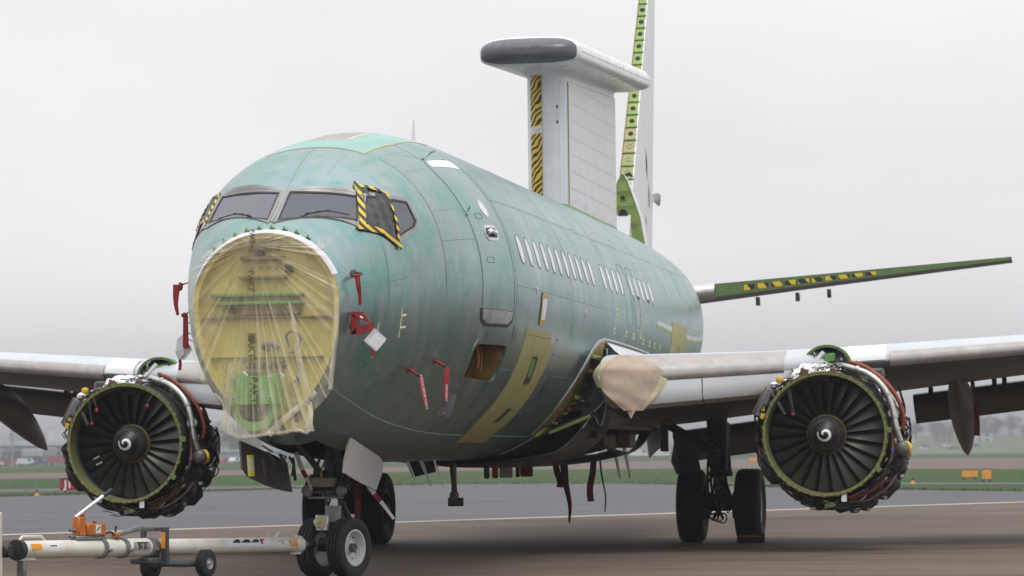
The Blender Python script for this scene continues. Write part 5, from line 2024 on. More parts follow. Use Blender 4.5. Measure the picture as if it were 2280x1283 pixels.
# tow fitting
MB().box(nfw * .12 + Vector((0, 0, .40)), (.16, .14, .10), rot=rot_z(-STE), b=.02).build('tow_fitting', M['dark_metal'], NG)
MB().tube([nfw * .10 + nax * -.10 + Vector((0, 0, .40)), nfw * .10 + nax * .10 + Vector((0, 0, .40))], .025, 10).build('tow_pin', M['steel'], NG)
MB().tube([nfw * .15 + nax * .02 + Vector((0, 0, .42)), nfw * .22 + nax * -.05 + Vector((0, 0, .50))], [.012, .008], 6).build('pin_handle', M['steel'], NG)
# doors
mb = MB()
PD = [(-1.34, 1.54), (-.5, 1.42), (.10, 1.33), (.30, 1.27), (.27, 1.15), (.06, .965), (-.75, 1.06), (-1.52, 1.17), (-1.52, 1.30), (-1.44, 1.45)]
mb.prism(PD, (.36, 0, 0), (0, 1, 0), (.10, 0, 1), .022)
D1 = mb.build('nose_gear_door', mat('gloss_door_white', (.50, .51, .52), .14, var=.03, scale=2, coat=.6), NG, 30)
D1['label'] = 'glossy white port nose gear door'
PD2 = [(-1.95, 1.52), (-.6, 1.36), (-.12, 1.28), (-.03, .955), (-.5, .985), (-1.1, 1.045), (-1.75, 1.14), (-1.97, 1.24)]
mb = MB()
mb.prism(PD2, (-.36, 0, 0), (0, 1, 0), (-.10, 0, 1), -.022)
D2 = mb.build('nose_gear_door', mat('door_inner', (.13, .125, .12), .5, var=.3, scale=5), NG, 30)
D2['label'] = 'dark inner face of the starboard nose gear door'
for y_ in (-1.6, -1.15, -.75, -.35):
    MB().box((-.352, y_, 1.21), (.03, .035, .26), b=.006, rot=Matrix.Rotation(-.1, 3, 'Y')).build('door_rib', M['gear_dark'], D2)
for a, b in ((-1.75, -1.3), (-1.05, -.72)):
    MB().tube([(-.34, a, 1.47 + .13 * (a + 1.75) * -1), (-.34, b, 1.40 - .1 * (b + 1.3))], .012, 6).build('door_rod', M['white_plug'], D2)
for y_ in (-1.5, -1.0, -.6):
    MB().tube([(-.34, y_, 1.40 - .06 * (y_ + 1.5)), (-.30, y_ + .05, 1.30 - .05 * (y_ + 1.5)), (-.33, y_ + .08, 1.14)], .016, 6).build('hinge_arm', M['gear_dark'], D2)
# gear bay
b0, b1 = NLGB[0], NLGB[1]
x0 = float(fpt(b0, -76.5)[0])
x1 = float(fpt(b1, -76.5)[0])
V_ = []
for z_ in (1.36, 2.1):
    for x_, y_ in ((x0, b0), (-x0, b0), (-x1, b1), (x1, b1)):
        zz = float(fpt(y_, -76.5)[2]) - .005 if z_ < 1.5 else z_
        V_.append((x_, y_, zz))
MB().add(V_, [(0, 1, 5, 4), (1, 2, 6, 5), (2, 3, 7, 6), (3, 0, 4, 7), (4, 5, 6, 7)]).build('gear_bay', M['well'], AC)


def main_gear(sgn):
    X = 2.86 * sgn
    c = Vector((X, 12.6, .545))
    mb = MB()
    mb.tube([(X - .05 * sgn, 12.5, 2.1), (X, 12.58, 1.0)], [.16, .15], 18)
    mb.tube([(X, 12.58, 1.05), (X, 12.58, .98)], [.18, .18], 18)
    G_ = mb.build('main_gear', M['gear_dark'], AC, 40)
    G_['label'] = ('port' if sgn > 0 else 'starboard') + ' main landing gear leg with twin wheels'
    MB().tube([(X, 12.58, 1.02), (X, 12.6, .60)], .10, 18).build('oleo_piston', M['steel'], G_)
    MB().tube([(X, 12.6, .72), (X, 12.6, .46)], [.14, .15], 16).build('axle_body', M['gear_dark'], G_)
    MB().tube([(X - .6, 12.6, .545), (X + .6, 12.6, .545)], .07, 14).build('axle', M['gear_dark'], G_)
    for s_ in (1, -1):
        cc = Vector((X + .432 * s_, 12.6, .545))
        wheel_parts(G_, cc, (s_, 0, 0), .545, .40, .285, M['rim_dark'] if s_ * sgn < 0 else M['rim_white'], .10, M['tyre'], 9)
        MB().lathe([(0, .20), (.10, .21), (.14, .16)], Vector((X + .18 * s_, 12.6, .545)), (s_, 0, 0), 24).build('brake_pack', M['gear_dark'], G_)
    MB().tube([(X, 12.42, 1.05), (X, 12.18, .80), (X, 12.44, .58)], .04, 8).build('torque_link', M['gear_dark'], G_)
    MB().tube([(X - .08 * sgn, 12.5, 1.35), (X - 1.1 * sgn, 12.55, 1.95)], [.06, .07], 10).build('side_brace', M['gear_dark'], G_)
    MB().tube([(X + .1 * sgn, 12.4, 1.7), (X + .16 * sgn, 12.35, 1.05)], .035, 8).build('door_link', M['gear_dark'], G_)
    MB().box((X + .12 * sgn, 12.40, 1.42), (.04, .5, .72), b=.02).build('leg_door', M['flap'], G_)
    MB().box((X - .02, 12.38, 1.22), (.26, .08, .22), b=.02).build('valve_block', M['black'], G_)
    r5 = random.Random(9 if sgn > 0 else 10)
    for k in range(16):
        a0 = Vector((X + r5.uniform(-.18, .18), 12.4 + r5.uniform(-.1, .1), r5.uniform(.95, 1.3)))
        b0_ = Vector((X + r5.uniform(-.24, .24), 12.38 + r5.uniform(-.1, .15), r5.uniform(.36, .7)))
        mid = a0.lerp(b0_, .5) + Vector((r5.uniform(-.12, .12), -.1, -.05))
        MB().tube(bez([a0, mid, b0_, b0_ + Vector((r5.uniform(-.1, .1), -.02, r5.uniform(-.08, .12)))], 4), r5.uniform(.008, .02), 6).build('brake_hose', M['black'], G_)
    for k in range(3):
        t = [Vector((X - .08 + .06 * k + .07 * math.cos(R(a)), 12.36, .40 + .075 * math.sin(R(a)) - .02 * k)) for a in range(0, 361, 30)]
        MB().tube(t, .010, 6, caps=False).build('hose_loop', M['black'], G_)
    return G_


MGP = main_gear(1)
MGS = main_gear(-1)

# ------------------------------------------------------------------ masts and antennas under the belly
for x_, y_, L_, w_, m_ in ((.10, 3.35, .30, .05, 'pale_al'), (.16, 3.85, .34, .09, 'grey_paint'), (.22, 4.35, .36, .05, 'pale_al')):
    zt_ = 1.30
    mb = MB()
    rings = []
    for f_ in (0, .35, .7, 1):
        w2 = w_ * (1 - .72 * f_)
        yy = y_ + .30 * f_
        rings.append([Vector((x_ + a * w2 * .5 + .06 * f_, yy + b * w2 * 1.6, zt_ - L_ * f_)) for a, b in ((0, -1), (.5, 0), (0, 1), (-.5, 0))])
    mb.loft(rings)
    mb.build('belly_mast', M[m_], FUS, 50)
mb = MB()
mb.box((.28, 5.3, 1.05), (.05, .12, .42), b=.012)
mb.box((.28, 5.3, .80), (.10, .14, .16), b=.03)
mb.lathe([(-.10, .0), (-.10, .055), (.10, .055), (.10, 0)], (.30, 5.3, .745), (1, .2, 0), 14)
mb.build('drain_mast', M['black'], FUS)
for x_, y_, w_, m_ in ((.30, 7.4, .05, 'black'), (.30, 8.0, .06, 'red'), (.32, 8.7, .16, 'grey_paint'), (.32, 9.6, .03, 'black'), (.32, 10.3, .16, 'red')):
    MB().box((x_, y_, 1.12), (.02 + w_, .08, .20), b=.02).build('cover_plug' if m_ == 'red' else 'belly_plate', M[m_], FUS)
for x_, y_ in ((.5, 17.5), (.45, 19.0)):
    MB().tube([(x_, y_, 1.5), (x_ + .05, y_ + .4, .92)], [.04, .02], 8).build('rod_antenna', M['pale_al'], FUS)
# ------------------------------------------------------------------ ground
def ground_mat(name, c1, c2, scale, stretch=(1, 1, 1), rough=.85, bump=.3, bscale=3.0, c3=None, sc3=.6, rot=0.0, spec=.3, crack=False):
    m = bpy.data.materials.new(name)
    m.use_nodes = True
    nt = m.node_tree
    n, l = nt.nodes, nt.links
    b = n['Principled BSDF']
    b.inputs['Specular IOR Level'].default_value = spec
    tcn = n.new('ShaderNodeTexCoord')
    mp = n.new('ShaderNodeMapping')
    mp.inputs['Scale'].default_value = stretch
    mp.inputs['Rotation'].default_value = (0, 0, rot)
    l.new(tcn.outputs['Object'], mp.inputs[0])
    z = n.new('ShaderNodeTexNoise')
    z.inputs['Scale'].default_value = scale
    z.inputs['Detail'].default_value = 8
    z.inputs['Roughness'].default_value = .6
    l.new(mp.outputs[0], z.inputs['Vector'])
    r_ = n.new('ShaderNodeValToRGB')
    r_.color_ramp.elements[0].position = .36
    r_.color_ramp.elements[0].color = (*c1, 1)
    r_.color_ramp.elements[1].position = .64
    r_.color_ramp.elements[1].color = (*c2, 1)
    l.new(z.outputs[0], r_.inputs[0])
    out = r_.outputs[0]
    if c3:
        z2 = n.new('ShaderNodeTexNoise')
        z2.inputs['Scale'].default_value = sc3
        z2.inputs['Detail'].default_value = 6
        mp2 = n.new('ShaderNodeMapping')
        mp2.inputs['Rotation'].default_value = (0, 0, rot)
        mp2.inputs['Scale'].default_value = (stretch[0] * .7, stretch[1] * 1.6, 1)
        l.new(tcn.outputs['Object'], mp2.inputs[0])
        l.new(mp2.outputs[0], z2.inputs['Vector'])
        r2 = n.new('ShaderNodeValToRGB')
        r2.color_ramp.elements[0].position = .48
        r2.color_ramp.elements[0].color = (0, 0, 0, 1)
        r2.color_ramp.elements[1].position = .72
        r2.color_ramp.elements[1].color = (.8, .8, .8, 1)
        l.new(z2.outputs[0], r2.inputs[0])
        mx = n.new('ShaderNodeMix')
        mx.data_type = 'RGBA'
        l.new(r2.outputs[0], mx.inputs['Factor'])
        l.new(out, mx.inputs['A'])
        mx.inputs['B'].default_value = (*c3, 1)
        out = mx.outputs['Result']
    fz = n.new('ShaderNodeTexNoise')
    fz.inputs['Scale'].default_value = bscale * 14
    fz.inputs['Detail'].default_value = 3
    l.new(tcn.outputs['Object'], fz.inputs['Vector'])
    fr_ = n.new('ShaderNodeMapRange')
    fr_.inputs['From Min'].default_value = .3
    fr_.inputs['From Max'].default_value = .7
    fr_.inputs['To Min'].default_value = .82
    fr_.inputs['To Max'].default_value = 1.15
    l.new(fz.outputs[0], fr_.inputs[0])
    sc_ = n.new('ShaderNodeVectorMath')
    sc_.operation = 'SCALE'
    l.new(out, sc_.inputs[0])
    l.new(fr_.outputs[0], sc_.inputs['Scale'])
    fin_ = sc_.outputs[0]
    if crack:
        for csc, wid, dark in ((.22, .0035, .55), (.9, .002, .7)):
            zc_ = n.new('ShaderNodeTexNoise')
            zc_.inputs['Scale'].default_value = csc
            zc_.inputs['Detail'].default_value = 9
            l.new(tcn.outputs['Object'], zc_.inputs['Vector'])
            sb = n.new('ShaderNodeMath')
            sb.operation = 'SUBTRACT'
            sb.inputs[1].default_value = .5
            l.new(zc_.outputs[0], sb.inputs[0])
            ab = n.new('ShaderNodeMath')
            ab.operation = 'ABSOLUTE'
            l.new(sb.outputs[0], ab.inputs[0])
            mm = n.new('ShaderNodeMapRange')
            mm.inputs['From Max'].default_value = wid
            mm.inputs['To Min'].default_value = dark
            mm.inputs['To Max'].default_value = 1
            l.new(ab.outputs[0], mm.inputs[0])
            s2 = n.new('ShaderNodeVectorMath')
            s2.operation = 'SCALE'
            l.new(fin_, s2.inputs[0])
            l.new(mm.outputs[0], s2.inputs['Scale'])
            fin_ = s2.outputs[0]
        # oil drips and old tyre rubber
        zo = n.new('ShaderNodeTexVoronoi')
        zo.inputs['Scale'].default_value = .55
        l.new(tcn.outputs['Object'], zo.inputs['Vector'])
        mo = n.new('ShaderNodeMapRange')
        mo.inputs['From Min'].default_value = .06
        mo.inputs['From Max'].default_value = .17
        mo.inputs['To Min'].default_value = .62
        mo.inputs['To Max'].default_value = 1
        l.new(zo.outputs['Distance'], mo.inputs[0])
        s3 = n.new('ShaderNodeVectorMath')
        s3.operation = 'SCALE'
        l.new(fin_, s3.inputs[0])
        l.new(mo.outputs[0], s3.inputs['Scale'])
        fin_ = s3.outputs[0]
    l.new(fin_, b.inputs['Base Color'])
    b.inputs['Roughness'].default_value = rough
    bp = n.new('ShaderNodeBump')
    bp.inputs['Strength'].default_value = bump
    bp.inputs['Distance'].default_value = .03
    zb_ = n.new('ShaderNodeTexNoise')
    zb_.inputs['Scale'].default_value = bscale
    zb_.inputs['Detail'].default_value = 6
    l.new(tcn.outputs['Object'], zb_.inputs['Vector'])
    l.new(zb_.outputs[0], bp.inputs['Height'])
    l.new(bp.outputs[0], b.inputs['Normal'])
    return m


EDGE_A = math.atan2(.814, .58)
g_conc = ground_mat('apron_concrete', (.088, .062, .044), (.138, .100, .074), .35, (.35, 1.6, 1), .8, .25, 5, (.054, .042, .035), .22, -EDGE_A, crack=True)
g_asph = ground_mat('taxiway_asphalt', (.070, .067, .073), (.100, .096, .104), .5, (.16, 2.2, 1), .8, .35, 9, (.130, .125, .133), .35, -EDGE_A * .55)
g_grass = ground_mat('mown_grass', (.014, .044, .002), (.028, .066, .003), .25, (.5, .5, 1), .95, .9, 7, (.036, .062, .004), .06)
g_rwy = ground_mat('runway_concrete', (.105, .076, .060), (.145, .108, .088), .12, (.3, 2, 1), .85, .1, 2, (.12, .095, .08), .1, -.3)
g_far = ground_mat('far_grass', (.10, .13, .06), (.14, .165, .075), .02, (1, 1, 1), .95, .2, 1)


def sheet(name, pts, z, m_):
    mb = MB()
    mb.add([(x, y, z) for x, y in pts], [tuple(range(len(pts)))])
    o = mb.build(name, m_, None, 0)
    return structure(o)


structure(MB().grid([[(x, y, -.030) for x in (-6000, -1500, -300, 300, 1500, 6000)] for y in (-3000, -300, 300, 1500, 8000)]).build('ground', g_grass, None, 0))
sheet('apron', [(-243, -305), (400, -305), (400, 597), (14.9, 56.8), (6.8, 45.4), (1.1, 37.4), (-3.6, 30.8), (-7.4, 25.5), (-11.2, 20.2)], 0.0, g_conc)
TAXF = [(9.5, 62.0), (6.4, 64.9), (2.6, 71.0), (-1.6, 79.5), (-6.4, 91.8), (-11.5, 101.0), (-16.3, 105.2), (-21.2, 108.0), (-23.8, 101.3), (-26.4, 88.4), (-28.7, 83.6), (-31.7, 76.2), (-33.8, 68.4)]
sheet('taxiway', [(-330, -310), (-242.8, -304.9), (-11.1, 20.3), (-3.5, 30.9), (14.9, 56.9), (230, 358), (215, 365), (30, 95)] + TAXF + [(-60, 20), (-110, -40)], -.012, g_asph)
sheet('perimeter_path', [(-62, 77), (-42.1, 88.4), (-37.4, 91.9), (-29.0, 97.4), (-20.1, 103.2), (-6.8, 95.3), (6.1, 84.9), (60, 42), (66, 50), (6.0, 91.5), (-7.7, 103.0), (-21.9, 112.1), (-32.6, 110.1), (-43.3, 106.1), (-48.5, 102.8), (-72, 90)], -.020, g_asph)
sheet('runway', [(-160, 150), (-81, 182.6), (-62, 192), (-50, 222), (-41.4, 240), (-26.2, 229), (-12.6, 206), (4.6, 172.8), (60, 70), (260, 180), (0, 432), (-41, 520), (-66, 480), (-75, 376), (-84, 305), (-94, 289), (-119, 275), (-230, 215)], -.022, g_rwy)
# pale edge strip where the apron meets the asphalt
e0, e1 = Vector((-243, -305)), Vector((14.9, 56.8))
dv = (e1 - e0).normalized()
nv = Vector((dv.y, -dv.x))
c_ = Vector((-11.2, 20.2))
q0, q1 = c_ - dv * 300, c_ + dv * 44
sheet('edge_line', [tuple(q0 + nv * .05), tuple(q1 + nv * .05), tuple(q1 + nv * .75), tuple(q0 + nv * .75)], .004, ground_mat('worn_edge_concrete', (.36, .32, .30), (.46, .42, .40), .6, (1, 1, 1), .8, .1, 5))
for f_, wd in ((10.5, .35), (18.0, .25)):
    a0, a1 = q0 - nv * f_, q1 - nv * f_
    sheet('paving_seam', [tuple(a0), tuple(a1), tuple(a1 - nv * wd), tuple(a0 - nv * wd)], -.008, ground_mat('seam_tar', (.10, .10, .105), (.14, .135, .14), .4, (1, 1, 1), .8, .1, 5))
AP = bpy.data.objects['apron']
jm = ground_mat('joint_filler', (.050, .040, .034), (.085, .066, .054), 2.0, (1, 1, 1), .85, .1, 8)
for k in range(9):
    a0, a1 = q0 + nv * (6.2 + 7.5 * k), q1 + nv * (6.2 + 7.5 * k)
    j_ = MB().add([(*(a0), .003), (*(a1), .003), (*(a1 + nv * .035), .003), (*(a0 + nv * .035), .003)], [(0, 1, 2, 3)]).build('paving_joint', jm, AP, 0)
for k in range(16):
    a0 = c_ - dv * 46 + dv * (7.5 * k) + nv * .8
    a1 = a0 + nv * 66
    j_ = MB().add([(*(a0), .0045), (*(a1), .0045), (*(a1 + dv * .035), .0045), (*(a0 + dv * .035), .0045)], [(0, 1, 2, 3)]).build('paving_joint', jm, AP, 0)
# rough grass along the paving edges and tufts in the mown strip
rg = random.Random(21)
mb = MB()


def blade(x, y, h, w):
    a = rg.uniform(0, math.pi)
    dx, dy = math.cos(a) * w, math.sin(a) * w
    lx, ly = rg.uniform(-.5, .5) * h, rg.uniform(-.5, .5) * h
    mb.add([(x - dx, y - dy, -.03), (x + dx, y + dy, -.03), (x + lx, y + ly, h - .03)], [(0, 1, 2)], rg.choice((0, 0, 0, 1)))


for i in range(len(TAXF) - 1):
    a, b = Vector(TAXF[i]), Vector(TAXF[i + 1])
    L_ = (b - a).length
    nn = Vector(((b - a).y, -(b - a).x)).normalized()
    if nn.dot(Vector((-.4, 1))) < 0:
        nn = -nn
    for k in range(int(L_ * 60)):
        t = rg.random()
        d = rg.random()**2 * 2.2 + .03
        p = a.lerp(b, t) + nn * d
        dense = .5 + .5 * math.sin(p.x * 1.3) * math.sin(p.y * .9 + 1)
        if rg.random() < .35 + .65 * dense:
            blade(p.x, p.y, rg.uniform(.03, .08) + .09 * dense * math.exp(-d), .02)
for k in range(2600):
    y = rg.uniform(92, 170)
    x = rg.uniform(-.50 * (y - 20) - 4, .02 * y + 10)
    blade(x, y, rg.uniform(.03, .06), .03)
GT = mb.build('grass', [mat('grass_blade', (.030, .066, .010), .8, var=.3, scale=.7), mat('grass_blade_dry', (.075, .08, .022), .8, var=.3, scale=.7)], None, 0)
GT['kind'] = 'stuff'
GT['label'] = 'rough grass fringe along the taxiway'

# ------------------------------------------------------------------ airfield signs and lights
def sign(name, loc, w, h, face_m, label, txt=None, txt_m=None, yaw_=0.0, cat='sign', group=None, size=None, tx=0.0):
    t = thing(name, loc, label, cat, group)
    x, y, z = loc
    Mx = rot_z(yaw_)
    MB().box(Vector((x, y, z + .10 + h / 2)), (w, .14, h), rot=Mx, b=.015).build('panel', face_m, t)
    f = Mx @ Vector((1, 0, 0))
    for s_ in (-.35, .35):
        MB().box(Vector((x, y, z + .05)) + f * (w * s_), (.06, .06, .12), rot=Mx).build('leg', M['dark_metal'], t)
    MB().box(Vector((x, y, z + .10 + h + .012)), (w + .02, .16, .02), rot=Mx).build('top_cap', M['black'], t)
    if txt:
        nrm = Mx @ Vector((0, -1, 0))
        text_mesh('lettering', txt, size or h * .9, txt_m, Vector((x, y, z + .10 + h / 2)) + nrm * .074 + f * tx, f, (0, 0, 1), t, .002, bold=.008)
    return t


sign('mandatory_sign', (-33.05, 89.3, -.03), 1.45, .50, M['sign_red'], 'red airfield sign with white J1 in the grass behind the starboard engine', 'J1', M['white_paint'], R(14), size=.46, tx=-.38)
sign('guidance_sign', (3.3, 106.9, -.03), .70, .34, M['sign_yellow'], 'wide amber airfield sign in the grass right of the port engine', None, None, R(4), group=None)
sign('guidance_sign', (4.35, 96.9, -.03), .38, .42, M['sign_yellow'], 'narrow amber airfield sign right of the wide one', None, None, R(4))
sign('guidance_sign', (-33.8, 366.9, -.03), 1.1, .55, M['sign_yellow'], 'distant amber sign beyond the runway, seen beside the port main gear', None, None, R(8))
MARK = mat('sign_print', (.30, .12, .03), .6)
for (x, y, w, h) in ((3.3, 106.9, .70, .34), (4.35, 96.9, .38, .42)):
    pass
for loc, lab in (((-31.0, 78.4, -.03), 'small yellow and blue edge light at the far left of the grass'), ((-25.2, 92.5, -.03), 'small yellow edge light below the nose gear door'),
                 ((1.6, 90.5, -.03), 'small yellow edge light right of the port engine'), ((-95, 300, -.03), 'distant orange edge light past the left runway edge')):
    t = thing('edge_light', loc, lab, 'airfield light', None)
    x, y, z = loc
    k = 1.0 if y < 150 else 2.6
    MB().lathe([(0, .11 * k), (.02 * k, .11 * k), (.12 * k, .04 * k), (.16 * k, .035 * k)], loc, (0, 0, 1), 12).build('base', M['reflector'], t)
    MB().lathe([(.16 * k, .05 * k), (.24 * k, .05 * k), (.27 * k, .02 * k)], loc, (0, 0, 1), 12).build('lens', mat('lens_blue', (.04, .05, .12), .2), t)

# ------------------------------------------------------------------ distant airport and country
b_pale = mat('far_cladding_pale', (.52, .54, .56), .6, var=.08, scale=.2)
b_grey = mat('far_cladding_grey', (.26, .28, .31), .6, var=.12, scale=.2)
b_blue = mat('far_cladding_blue', (.20, .27, .34), .6, var=.1, scale=.2)
b_glass = mat('far_glazing', (.06, .08, .11), .2, var=.2, scale=.3)
b_brick = mat('far_brick', (.32, .22, .18), .8, var=.1, scale=.5)
b_roof = mat('far_roof', (.16, .14, .14), .8, var=.15, scale=.5)


def block(root, name, c, size, m_, yaw_=0.0):
    return MB().box(c, size, m_ if isinstance(m_, int) else 0, rot=rot_z(yaw_), b=0).build(name, m_, root, 30)


tm = thing('terminal_building', (-307, 856, 0), 'long pale airport terminal in the haze at far left', 'building')
YW = R(10)
ex = rot_z(YW) @ Vector((1, 0, 0))
ey = rot_z(YW) @ Vector((0, 1, 0))
o0 = Vector((-307, 858, 0))
block(tm, 'wall', o0 + Vector((0, 0, 2.2)), (76, 18, 4.4), b_grey, YW)
block(tm, 'roof', o0 + Vector((0, 0, 6.6)) - ey * .5, (80, 20, 1.5), b_pale, YW)
block(tm, 'upper_floor', o0 + Vector((0, 0, 5.1)), (74, 17, 1.6), b_pale, YW)
block(tm, 'tower_block', o0 + ex * -1.5 + Vector((0, 0, 8.4)), (9, 8, 2.4), b_grey, YW)
block(tm, 'tower_block', o0 + ex * 12 + Vector((0, 0, 8.8)), (12, 8, 3.2), b_pale, YW)
for k in range(12):
    block(tm, 'window', o0 + ex * (-33 + 6 * k) - ey * 9.05 + Vector((0, 0, 2.7)), (5.0, .3, 2.6), b_glass, YW)
for k in range(7):
    MB().loft([[o0 + ex * (14 + k * 1.4 + q) - ey * 10.2 + Vector((0, 0, zz)) for q in (0, .3)] + [o0 + ex * (14 + k * 1.4 + q) - ey * 9.9 + Vector((0, 0, zz)) for q in (.3, 0)] for zz in (6, 10.4 - abs(k - 3) * 1.1)]).build('roof_fin', b_pale, tm)
for k, (dx, lab) in enumerate(((-10, 'leftmost pale boarding bridge on legs before the terminal'), (6, 'pale boarding bridge on legs right of the light mast'), (18, 'boarding bridge nearest the starboard engine'))):
    jb = thing('boarding_bridge', tuple(o0 + ex * dx - ey * 24), lab, 'boarding bridge')
    MB().box(o0 + ex * dx - ey * 22 + Vector((0, 0, 3.6)), (2.6, 24, 2.4), rot=rot_z(YW + .5), b=.2).build('tunnel', b_pale, jb)
    MB().box(o0 + ex * (dx + 5) - ey * 32 + Vector((0, 0, 3.6)), (3.4, 3.4, 3.0), rot=rot_z(YW + .5), b=.3).build('cab', b_grey, jb)
    for s_ in (-.8, .8):
        MB().box(o0 + ex * (dx + 3.4 + s_) - ey * 29 + Vector((0, 0, 1.2)), (.4, .4, 2.5), rot=rot_z(YW)).build('leg', b_pale, jb)
bb = thing('hangar', (-255, 938, 0), 'long low blue grey shed behind the nose gear door', 'building')
block(bb, 'wall', Vector((-256, 938, 1.7)), (60, 20, 3.4), b_blue, R(10))
block(bb, 'roof', Vector((-256, 938, 3.7)), (61, 21, .6), b_pale, R(10))
for k in range(6):
    block(bb, 'door', Vector((-256, 938, 1.3)) + rot_z(R(10)) @ Vector((-24 + 9.5 * k, -10.1, 0)), (6, .3, 2.6), b_grey, R(10))
# masts
for loc, h, lab in (((-205.2, 559, -.03), 10.9, 'tall floodlight mast before the terminal at far left'), ((-16, 1080, -.03), 17, 'faint light mast above the trees at far right')):
    t = thing('light_mast', loc, lab, 'light mast')
    MB().tube([loc, (loc[0], loc[1], h)], [.28, .16], 10).build('pole', b_grey, t)
    MB().box((loc[0], loc[1], h), (2.2, .5, .35)).build('lamp_head', b_grey, t)
    for s_ in (-.8, 0, .8):
        MB().box((loc[0] + s_, loc[1] - .3, h - .2), (.5, .3, .3)).build('floodlight', b_pale, t)

# vehicles far across the field
def vehicle(loc, yaw_, L_, W_, H_, m_, label, cat, group, cab=.55, van=False):
    t = thing('parked_car' if not van else 'parked_van', loc, label, cat, group)
    Mx = rot_z(yaw_)
    o = Vector(loc)

    def P(x, y, z):
        return o + Mx @ Vector((x, y, z))
    h1 = H_ * (.55 if not van else .95)
    prof = [(-.5, .25), (-.49, .62), (-.40, .98), (.36, .98), (.46, .62), (.5, .45), (.5, .25)] if van else [(-.5, .25), (-.5, .55), (-.38, .60), (-.28, .97), (.12, .98), (.27, .62), (.46, .55), (.5, .42), (.5, .25)]
    mb = MB()
    mb.prism([(a * L_, b * H_) for a, b in prof], P(0, -W_ / 2, 0), Mx @ Vector((1, 0, 0)), (0, 0, 1), -W_)
    mb.build('body', m_, t, 30)
    mb = MB()
    g = [(-.26, .63), (-.23, .92), (.09, .92), (.22, .64)] if not van else [(.18, .62), (.18, .92), (.34, .92), (.42, .62)]
    mb.prism([(a * L_, b * H_) for a, b in g], P(0, -W_ / 2 - .02, 0), Mx @ Vector((1, 0, 0)), (0, 0, 1), -W_ - .04)
    mb.build('windows', b_glass, t, 30)
    for a in (-.32, .32):
        for s_ in (-1, 1):
            MB().lathe([(-.11, 0), (-.11, .30), (.11, .30), (.11, 0)], P(a * L_, s_ * (W_ / 2 - .1), .30), Mx @ Vector((0, 1, 0)), 14).build('wheel', M['tyre'], t)
    return t


v_red = mat('far_red_paint', (.30, .035, .03), .4, var=.05)
v_white = mat('far_white_paint', (.75, .76, .78), .35, var=.04)
v_silver = mat('far_silver_paint', (.42, .43, .45), .35, var=.05)
v_blue = mat('far_blue_paint', (.05, .09, .22), .35, var=.05)
v_dark = mat('far_dark_paint', (.04, .04, .05), .35, var=.05)
v_yel = mat('far_yellow_paint', (.70, .45, .03), .4, var=.05)
rc = random.Random(5)
grp = 'vehicles parked before the terminal'
dx_, dy_ = .98, .17
for k, (q, m_, L_, H_, van) in enumerate(((-13, v_silver, 4.4, 1.5, 0), (-9, v_red, 4.5, 1.6, 0), (-5, v_white, 4.8, 1.6, 0), (-.5, v_red, 6.5, 2.2, 1), (3, v_white, 4.4, 2.0, 1), (7, v_blue, 4.4, 1.5, 0), (12, v_red, 7.5, 2.6, 1), (19.5, v_red, 7, 2.6, 1), (16, v_white, 4.4, 1.5, 0), (26.5, v_red, 6.5, 2.5, 1), (24, v_white, 4.4, 1.5, 0))):
    near = (m_ is v_white or m_ is v_blue or m_ is v_silver)
    base = Vector((-267, 733, -.02)) + Vector((dx_, dy_, 0)) * q + Vector((.25, -.97, 0)) * (5 if near else 0)
    colr = {v_red: 'red', v_white: 'white', v_silver: 'silver', v_blue: 'blue'}[m_]
    order = ('', 'second ', 'third ', 'fourth ', 'fifth ')[sum(1 for z_ in range(k) if [v_silver, v_red, v_white, v_red, v_white, v_blue, v_red, v_red, v_white, v_red, v_white][z_] is m_)]
    lab = 'hazy %s %s before the terminal, %sfrom the left' % (colr, 'truck' if van and L_ > 6 else ('van' if van else 'car'), (order + colr + ' one ') if order else ('first %s one ' % colr))
    vehicle(tuple(base), R(10) + rc.uniform(-.08, .08) + (math.pi if k % 2 else 0), L_, 2.0, H_, m_, lab, 'truck' if van and L_ > 6 else ('van' if van else 'car'), grp, van=bool(van))
grp = 'cars parked far behind the nose gear door'
for k in range(9):
    m_ = (v_red, v_silver, v_red, v_white, v_silver, v_white, v_red, v_white, v_dark)[k]
    colr = {v_red: 'red', v_white: 'white', v_silver: 'silver', v_blue: 'blue', v_dark: 'black'}[m_]
    o0_ = Vector((-214.5, 741, -.02)) + Vector((dx_, dy_, 0)) * (k * 2.6 - 3)
    vehicle(tuple(o0_), R(80) + rc.uniform(-.1, .1), 4.4, 1.8, 1.5, m_, 'tiny %s parked car far off, number %s in the row left of the nose gear' % (colr, ('one', 'two', 'three', 'four', 'five', 'six', 'seven', 'eight', 'nine')[k]), 'car', grp)
grp = 'vans parked far under the tail'
for k in range(16):
    f_ = k / 15
    base = Vector((-187.6, 847.6, -.02)).lerp(Vector((-92, 846, -.02)), f_)
    m_ = (v_white, v_white, v_silver, v_white, v_white, v_yel, v_white, v_white)[k % 8]
    colr = {v_white: 'white', v_silver: 'silver', v_yel: 'yellow'}[m_]
    vehicle(tuple(base), R(8), 5.4, 2.1, 2.5, m_, 'tiny hazy %s van, number %s from the left in the row below the belly' % (colr, ('one', 'two', 'three', 'four', 'five', 'six', 'seven', 'eight', 'nine', 'ten', 'eleven', 'twelve', 'thirteen', 'fourteen', 'fifteen', 'sixteen')[k]), 'van', grp, van=True)

